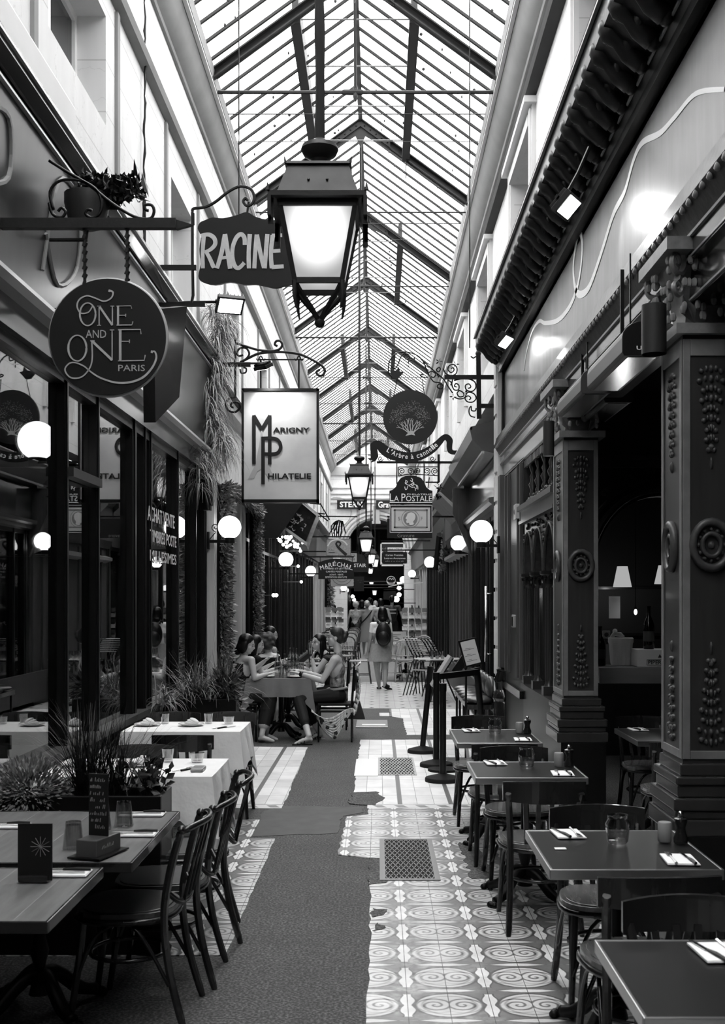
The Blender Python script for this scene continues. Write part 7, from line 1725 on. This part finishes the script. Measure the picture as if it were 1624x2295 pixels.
# three women in the foreground group
Y = 14.0
J = hands(dict(hip=P(541, 1556, Y), chest=P(543, 1502, Y), neck=P(546, 1468, Y), head=P(554, 1444, Y), sR=P(563, 1480, Y-.16), sL=P(536, 1478, Y+.16), eR=P(570, 1520, Y-.2), wR=P(598, 1511, Y-.12), eL=P(568, 1502, Y+.2), wL=P(592, 1482, Y+.12),
    hR=P(546, 1558, Y-.09), hL=P(546, 1558, Y+.09), kR=P(604, 1566, Y-.12), kL=P(603, 1566, Y+.08), aR=P(586, 1648, Y-.3), aL=P(596, 1644, Y-.02), tR=P(612, 1661, Y-.32), tL=P(620, 1657, Y-.02)))
def skirtx(mb, J):
    for s in 'LR': cap(mb, [J['h'+s], J['k'+s], J['k'+s].lerp(J['a'+s], .7)], [.11, .095, .075])
    cap(mb, [J['kL'].lerp(J['aL'], .35), J['kR'].lerp(J['aR'], .35)], [.09, .09])
person('seated woman in a black sleeveless top and long skirt, left side of the diner table', J, [SKIN, TOPB], {**{k: v for k, v in SEG.items() if k not in ('chest-neck', 'sL-sR')}, 'chest-chest@neck.35': 1, 'chest@neck.55-neck': 0, **arms(0, 0), **legs(1, 0, 0, '7')}, .0085, (1, -.12, -.35), (HAIR, 'bob'), .95, True, True, skirtx)
J = hands(dict(hip=P(757, 1557, Y), chest=P(754, 1500, Y), neck=P(757, 1462, Y), head=P(750, 1428, Y), sL=P(748, 1480, Y-.16), sR=P(757, 1476, Y+.15), eL=P(722, 1526, Y-.2), wL=P(672, 1510, Y-.1), eR=P(725, 1520, Y+.2), wR=P(676, 1505, Y+.12),
    hL=P(752, 1560, Y-.09), hR=P(752, 1560, Y+.09), kL=P(668, 1566, Y-.13), kR=P(672, 1570, Y+.1), aL=P(692, 1650, Y-.5), aR=P(716, 1640, Y+.1), tL=P(662, 1667, Y-.52), tR=P(698, 1655, Y+.08)))
def trx(mb, J):
    for s in 'LR': cap(mb, [J['h'+s], J['k'+s], J['k'+s].lerp(J['a'+s], .62)], [.105, .078, .062])
r2, J2, hp2, fw2 = person('seated woman in a patterned camisole, right side of the diner table, hair in a bun', J, [SKIN, TOPF, TROU, BLK], {**SEG, 'hip@chest.3-chest': 1, 'hip-hip@chest.2': 2, 'chest-neck': 1, 'neck-neck@head.1': 0, 'sL-sR': 0, **arms(0, 0), **legs(2, 0, 0, '7')}, .0085, (-1, -.1, -.05), (M('brown_hair', .045, .4, ns=50, na=.9, sx=(1, 1, .3)), 'bun'), 1.0, True, True, trx)
m = MB(); c = J2['hip']+Vector((-.01, 0, .075)); m.tube([c+Vector((.118*math.cos(a), .152*math.sin(a), .01*math.cos(a))) for a in [2*PI*i/24 for i in range(24)]], .018, 6, closed=True); m.build('belt', BELT, r2, smooth=True)
for s in 'LR':
    m = MB(); a, t = J2['a'+s], J2['t'+s]; d = Vector((t.x-a.x, t.y-a.y, 0)).normalized(); q = Vector((-d.y, d.x, 0)); m.obox((a+t)/2+Vector((0, 0, -.065)), d*.12, q*.04, Vector((0, 0, .02)))
    for u in (.35, .6, .85): c = a.lerp(t, u); m.tube([c+q*.038+Vector((0, 0, -.05)), c+Vector((0, 0, .026)), c-q*.038+Vector((0, 0, -.05))], .008, 6)
    m.build('sandal', BLK, r2)
m = MB(); w_ = J2['wL']; d = (J2['eL']-w_).normalized(); m.tube([w_+d*.0, w_+d*.04], .031, 10); m.build('watch_strap', BLK, r2, smooth=True)
Y = 15.2
J = hands(dict(hip=P(742, 1548, Y), chest=P(738, 1498, Y), neck=P(728, 1466, Y), head=P(712, 1441, Y), sL=P(730, 1478, Y-.16), sR=P(738, 1476, Y+.15), eL=P(706, 1512, Y-.2), wL=P(700, 1479, Y-.16), nL=P(703, 1463, Y-.12), eR=P(712, 1512, Y+.1), wR=P(690, 1500, Y+.1),
    hL=P(740, 1550, Y-.09), hR=P(740, 1550, Y+.09), kL=P(668, 1556, Y-.1), kR=P(668, 1556, Y+.1), aL=P(690, 1615, Y), aR=P(700, 1615, Y+.1), tL=P(670, 1628, Y), tR=P(680, 1628, Y+.1)))
person('woman in black resting her chin on her hand, behind the woman with the bun', J, [SKIN, TOPB], {**SEG, **arms(0, 0), **legs(1, 0, 1)}, .0085, (-.75, -.7, .0), (HAIR, 'long'), .92)
Y = 15.1
J = hands(dict(hip=P(560, 1545, Y), chest=P(566, 1498, Y), neck=P(568, 1466, Y), head=P(575, 1444, Y), sR=P(578, 1478, Y-.15), sL=P(560, 1478, Y+.15), eR=P(585, 1512, Y-.15), wR=P(612, 1500, Y-.1), eL=P(580, 1505, Y+.2), wL=P(605, 1490, Y+.15),
    hR=P(562, 1547, Y-.09), hL=P(562, 1547, Y+.09), kR=P(612, 1552, Y-.1), kL=P(612, 1552, Y+.1), aR=P(612, 1615, Y), aL=P(600, 1615, Y+.1), tR=P(630, 1628, Y), tL=P(620, 1628, Y+.1)))
person('woman with long dark hair partly hidden behind the woman in black', J, [SKIN, TOPB], {**SEG, **arms(.5, 1), **legs(1, 0, 1)}, .011, (1, .1, -.2), (HAIR, 'long'), .95, True, True)
Y = 16.4
J = hands(dict(hip=P(600, 1540, Y), chest=P(602, 1492, Y), neck=P(602, 1462, Y), head=P(598, 1440, Y), sL=P(585, 1474, Y-.05), sR=P(620, 1472, Y-.0), eL=P(575, 1505, Y+.1), wL=P(595, 1500, Y+.25), eR=P(628, 1500, Y-.05), wR=P(626, 1495, Y+.25),
    hL=P(592, 1542, Y), hR=P(608, 1542, Y), kL=P(592, 1545, Y+.42), kR=P(610, 1545, Y+.42), aL=P(592, 1600, Y+.4), aR=P(610, 1600, Y+.4), tL=P(592, 1606, Y+.55), tR=P(610, 1606, Y+.55)))
person('person with grey curly hair and a pale sleeveless top, back to us between the tables', J, [SKIN, TEE, TROU], {**SEG, **arms(.2, 1), **legs(2, 2, 2)}, .012, (-.2, 1, 0), (M('grey_curls', .12, .6, ns=60, na=.8), 'curly'), 1.0, True, True, headk=1.15)
Y = 17.6
J = hands(dict(hip=P(605, 1530, Y), chest=P(606, 1480, Y), neck=P(605, 1448, Y), head=P(608, 1422, Y), sR=P(614, 1456, Y-.16), sL=P(598, 1456, Y+.16), eR=P(618, 1490, Y-.15), wR=P(640, 1484, Y-.1), eL=P(612, 1490, Y+.2), wL=P(635, 1480, Y+.15),
    hR=P(606, 1532, Y-.09), hL=P(606, 1532, Y+.09), kR=P(650, 1536, Y-.1), kL=P(650, 1536, Y+.1), aR=P(648, 1588, Y), aL=P(640, 1588, Y+.1), tR=P(664, 1594, Y), tL=P(656, 1594, Y+.1)))
person('seated woman with a dark headband and black hair tied up, farthest of the diners', J, [SKIN, GTEE, TROU], {**SEG, **arms(.3, 1), **legs(2, 2, 2)}, .012, (1, .0, -.2), (HAIR, 'bun'), .95)
# their tables, cloths, chairs
table('diner table under a grey cloth between the two seated women', -1.57, -.84, 13.85, 14.5, 'w', 'restaurant_table')
cloth('tablecloth', 'grey cloth with a hanging point on the diners\' table', -1.60, -.82, 13.83, 14.53, .757, .22, M('grey_linen', .14, .8, ns=8, na=.2), .22)
table('second diner table with plates, behind the first', -1.57, -.84, 14.95, 15.6, 'w', 'restaurant_table')
cloth('tablecloth', 'pale cloth on the second diner table', -1.58, -.83, 14.93, 15.62, .757, .12, CLOTH, .05)
table('third diner table in front of the curly-haired person', -1.57, -.84, 16.95, 17.5, 'w', 'restaurant_table')
for i, (px, py, Y, h, r, lb) in enumerate(((622, 1518, 14.0, .33, .04, 'tall clear bottle left on the diners\' table'), (638, 1518, 13.98, .30, .045, 'clear carafe beside the tall bottle'), (650, 1508, 14.9+.2, .32, .038, 'first of three clear bottles on the second table'), (657, 1508, 15.15, .32, .038, 'second of three clear bottles on the second table'), (664, 1508, 15.2, .31, .038, 'third of three clear bottles on the second table'))):
    c = P(px, py, Y); bottle('glass_bottle', lb, (c.x, c.y, .763), h, r, BOTG)
for i, (px, Y) in enumerate(((630, 13.98), (645, 14.1), (655, 14.3), (676, 15.1), (690, 15.3))): tumbler(('glass next to the tall bottle', 'glass in front of the woman with the bun', 'glass in the middle of the diners\' table', 'glass on the second table, middle', 'glass on the second table near the woman resting her chin')[i], (P(px, 1518, Y).x, Y, .763), True, .037, .12)
for i, (x, y) in enumerate(((-1.38, 14.1), (-1.02, 14.05), (-1.05, 15.2))): plate(('plate in front of the woman in black', 'plate in front of the woman with the bun', 'plate on the second diner table')[i], (x, y, .763), .12)
def metalchair(label, loc, rz):
    t = local('metal_chair', label, 'chair', loc, rz, 'black metal dining chairs'); IR = BLK
    for sx in (-1, 1):
        m = MB(); m.tube([(sx*.2, -.2, 0), (sx*.2, -.2, .46), (sx*.2, -.23, .92)], .013, 6); m.build('leg', IR, t); m = MB(); m.tube([(sx*.2, .2, 0), (sx*.2, .2, .45)], .013, 6); m.build('leg', IR, t)
    m = MB(); m.box(-.21, .21, -.21, .21, .44, .465); m.build('seat', TOPB, t, bevel=.006); m = MB(); m.box(-.2, .2, -.245, -.225, .62, .9); m.build('backrest', IR, t); m = MB(); m.box(-.2, .2, .19, .21, .36, .385); m.box(-.21, -.19, -.2, .2, .36, .385); m.box(.19, .21, -.2, .2, .36, .385); m.build('rails', IR, t); return t
metalchair('black metal chair under the woman with the bun, floral jacket over it', (-.52, 13.95, 0), PI/2); metalchair('black metal chair under the woman in black', (-1.68, 14.0, 0), -PI/2); metalchair('black metal chair under the woman resting her chin', (-.62, 15.2, 0), PI/2)
metalchair('black metal chair under the woman with long dark hair', (-1.66, 15.1, 0), -PI/2); metalchair('black metal chair under the curly-haired person', (-1.6, 16.35, 0), 0); metalchair('black metal chair under the farthest diner', (-1.67, 17.6, 0), -PI/2)
def mk_floral():
    m, nt, b = newmat('flower_print_cloth'); (X, Y_, Z), pos = XYZ(nt)
    v = nt.nodes.new('ShaderNodeTexVoronoi'); v.inputs['Scale'].default_value = 13; nt.links.new(pos, v.inputs['Vector']); n = NOI(nt, pos, 38, 2)
    d = E(nt, v.outputs['Distance'])+(n-.5)*.35; setcol(nt, b, d.ss(.30, .34)*.55+.03); b.inputs['Roughness'].default_value = .7; return m
FPR = mk_floral()
m = MB(); x = -.285; N = 14
for side, dx in ((0, .0), (1, .05)):
    for i in range(N):
        for j in range(8):
            pass
A = []
def jk(u, v):            # u across the chair back (y), v down
    return Vector((-.30+.02*math.sin(u*7+v*3)+.05*math.sin(PI*v)+(.07 if v < .05 else 0), 13.72+u*.46, .95-v*.62+.015*math.sin(u*7)))
for i in range(N):
    for j in range(10):
        a, b, c, d = jk(i/N, j/10), jk((i+1)/N, j/10), jk((i+1)/N, (j+1)/10), jk(i/N, (j+1)/10); m.poly([a, b, c, d])
def jk2(u, v): return Vector((-.30-.50*v, 13.70+.04*math.sin(v*8)+u*.04, .36+.06*math.cos(v*5)-(.30*(1-abs(v*2-.9)))*u*1.0))
for i in range(8):
    for j in range(12):
        a, b, c, d = jk2(i/8, j/12), jk2((i+1)/8, j/12), jk2((i+1)/8, (j+1)/12), jk2(i/8, (j+1)/12); m.poly([a, b, c, d])
o = m.build('floral_jacket', FPR, smooth=True); s_ = o.modifiers.new('thickness', 'SOLIDIFY'); s_.thickness = .012; tag(o, 'black and white flower-print jacket hanging over the chair of the woman with the bun', 'jacket')
t = thing('tote_bag', 'grey cloth tote bag hanging behind the black metal chair', 'bag', (-.25, 14.4, .3)); m = MB(); q = [P(783, 1572, 14.5), P(806, 1572, 14.5), P(818, 1612, 14.5), P(774, 1612, 14.5)]; m.prism(q, (0, .1, 0)); m.build('body', M('tote_grey', .1, .85, ns=10, na=.3), t, bevel=.01); m = MB(); m.tube([P(788, 1573, 14.5), P(790, 1545, 14.45), P(799, 1545, 14.45), P(801, 1573, 14.5)], .006, 5); m.build('strap', TOPB, t)
# walking woman with a backpack
Y = 21.6
J = hands(dict(hip=P(851, 1456, Y), chest=P(853, 1418, Y), neck=P(855, 1392, Y-.0), head=P(857, 1375, Y), sL=P(834, 1400, Y), sR=P(872, 1400, Y), eL=P(829, 1432, Y-.03), wL=P(824, 1460, Y+.05), eR=P(877, 1432, Y), wR=P(875, 1458, Y+.1),
    hL=P(843, 1462, Y), hR=P(861, 1462, Y), kL=P(845, 1502, Y+.05), kR=P(863, 1502, Y-.02), aL=P(849, 1536, Y+.12), aR=P(862, 1533, Y-.2), tL=P(850, 1544, Y+.3), tR=P(872, 1538, Y-.12)))
rw, JW, hpw, fww = person('walking woman seen from behind in a white t-shirt and pale skirt with a black backpack', J, [SKINT, TEE, DENIM, TROU], {**SEG, **arms(.55, 1), **legs(2, 0, 3)}, .011, (.0, 1, -.05), (HAIR, 'bob'), 1.0)
m = MB(); c = JW['hip']; rings = []
for i, (dz, rx, ry) in enumerate(((.12, .165, .13), (.0, .19, .15), (-.12, .21, .165), (-.22, .225, .17))):
    rings.append([(rx+.006*math.sin(k*2.3))*1.0 for k in range(28)]); [m.v.append(c+Vector(((rx+.006*math.sin(k*3+i))*math.cos(2*PI*k/28), (ry+.006*math.sin(k*3+i))*math.sin(2*PI*k/28), dz))) for k in range(28)]
for i in range(3):
    for k in range(28): m.Fc(i*28+k, i*28+(k+1) % 28, (i+1)*28+(k+1) % 28, (i+1)*28+k)
m.build('skirt', DENIM, rw, smooth=True)
t = thing('backpack', 'black rounded backpack on the walking woman', 'backpack', (JW['chest'].x, Y-.2, .9)); m = MB(); b = P(859, 1422, Y-.2); m.sph(b, (.15, .085, .235), 20, 14); m.sph(b+Vector((0, -.06, -.06)), (.11, .06, .13), 16, 10); m.build('bag', M('nylon_black', .018, .35, ns=9, na=.6, bump=.01), t, smooth=True)
m = MB()
for s in (-1, 1): m.tube(smoothc([b+Vector((s*.09, .03, .2)), b+Vector((s*.11, .1, .25)), b+Vector((s*.12, .27, .1)), b+Vector((s*.12, .2, -.15))], 4), .016, 6)
m.build('strap', TOPB, t, smooth=True)
m = MB()
for s in 'LR': m.obox((JW['a'+s]+JW['t'+s])/2+Vector((0, .0, -.05)), (.045, 0, 0), (JW['t'+s]-JW['a'+s])*.62, (0, 0, .01))
m.build('sandals', TROU, rw)
# the crowd further on
def stand(label, px, pytop, Y, h, mats, segm, hair, w=1.0, f=(0, 1, 0), lean=0.0, dress=None, female=True, step=.12, armw=1.0):
    c = P(px, 1339, Y); x = c.x; k = h/1.70; S = lambda a, b, z: (x+a*k, Y+b*k, z*k)
    J = hands(dict(hip=S(0, 0, .93), chest=S(lean*.3, 0, 1.2), neck=S(lean, 0, 1.42), head=S(lean, .02, 1.575), sL=S(-.17*w+lean, 0, 1.37), sR=S(.17*w+lean, 0, 1.37), eL=S(-.25*w, -.04, 1.1), wL=S(-.27*w, .08, .87), eR=S(.25*w, -.04, 1.1), wR=S(.26*w, .1, .87),
        hL=S(-.09, 0, .88), hR=S(.09, 0, .88), kL=S(-.1, .06, .48), kR=S(.1, -.02, .48), aL=S(-.1, step, .08), aR=S(.1, -step, .08), tL=S(-.11, step+.15, .03), tR=S(.11, -step+.15, .03)))
    r, J, hp, fw = person(label, J, mats, segm, .02, f, hair, w, female, False)
    if dress:
        m = MB(); c = J['hip']
        for i, (dz, rx) in enumerate(((.28, .15), (.1, .16), (-.1, .2), (-.35, .23), (-.5, .24))):
            for q in range(20): m.v.append(c+Vector((rx*math.cos(PI*q/10), rx*.75*math.sin(PI*q/10), dz)))
        for i in range(4):
            for q in range(20): m.Fc(i*20+q, i*20+(q+1) % 20, (i+1)*20+(q+1) % 20, (i+1)*20+q)
        m.build('dress', dress, r, smooth=True)
    return r, J
base = lambda a: {**SEG, **arms(.5, 1), **legs(2, a, 3)}
r, J = stand('woman in a plain grey dress with a diagonal bag strap, walking away', 822, 1350, 34.5, 1.66, [SKINT, M('grey_dress', .2, .8), M('grey_dress', .2), TROU], base(0), (HAIRG, 'bun'), 1.0, dress=M('grey_dress', .2))
m = MB(); m.tube([J['sR']+Vector((0, -.1, .03)), J['chest']+Vector((0, -.13, -.02)), J['hip']+Vector((-.18, -.1, .05))], .016, 6); m.build('bag_strap', TOPB, r); 
t = thing('shoulder_bag', 'dark speckled shoulder bag at the left side of the woman in the grey dress', 'bag', J['hip']); m = MB(); m.sph(J['hip']+Vector((-.3, -.1, -.15)), (.11, .08, .22), 14, 10); m.build('bag_body', M('speckled_black', .02, .6, ns=60, na=1.0), t, smooth=True); m = MB(); m.tube([J['hip']+Vector((-.3, -.1, .05)), J['hip']+Vector((-.2, -.1, .25))], .012, 5); m.build('strap', TOPB, t)
stand('woman with pale curly hair and a floral blouse at the left of the crowd', 797, 1350, 37, 1.62, [SKINT, FLOR, TROU, TROU], base(2), (HAIRG, 'curly'))
stand('man in a plain grey t-shirt with short dark hair in the crowd', 853, 1350, 33.0, 1.72, [SKINT, GTEE, TROU, TROU], base(2), (HAIR, ''), 1.12, female=False)
r, J = stand('tall man with cropped hair wearing a striped backpack, at the right of the crowd', 878, 1336, 34.0, 1.82, [SKINT, M('olive_shirt', .08, .8), TROU, TROU], base(2), (HAIR, ''), 1.15, female=False)
t = thing('backpack', 'dark backpack with light bands on the tall man', 'backpack', J['chest']); c = J['chest']+Vector((0, -.2, .0)); m = MB(); m.sph(c, (.15, .1, .24), 16, 12); m.build('bag', M('nylon_black2', .03, .5), t, smooth=True); m = MB(); [m.obox(c+Vector((0, -.085, dz)), (.12, 0, 0), (0, .02, 0), (0, 0, .018)) for dz in (.1, .0)]; m.build('light_bands', M('band_grey', .3, .6), t)
stand('dark-haired person in dark clothes between the woman in the dress and the floral blouse', 811, 1350, 41, 1.66, [SKINT, TOPB, TROU, TROU], base(2), (HAIR, 'bob'))
stand('person with black curly hair just behind the grey t-shirt man', 829, 1345, 44, 1.74, [SKINT, TEE, TROU, TROU], base(2), (HAIR, 'curly'), female=False)
stand('person in a white shirt facing us at the back of the crowd', 841, 1350, 46, 1.62, [SKIN, TEE, TROU, TROU], base(2), (HAIRG, 'bob'), f=(0, -1, 0))
stand('distant person in a white top at the left of the passage', 806, 1350, 47, 1.6, [SKIN, TEE, TROU, TROU], base(2), (HAIR, 'long'))
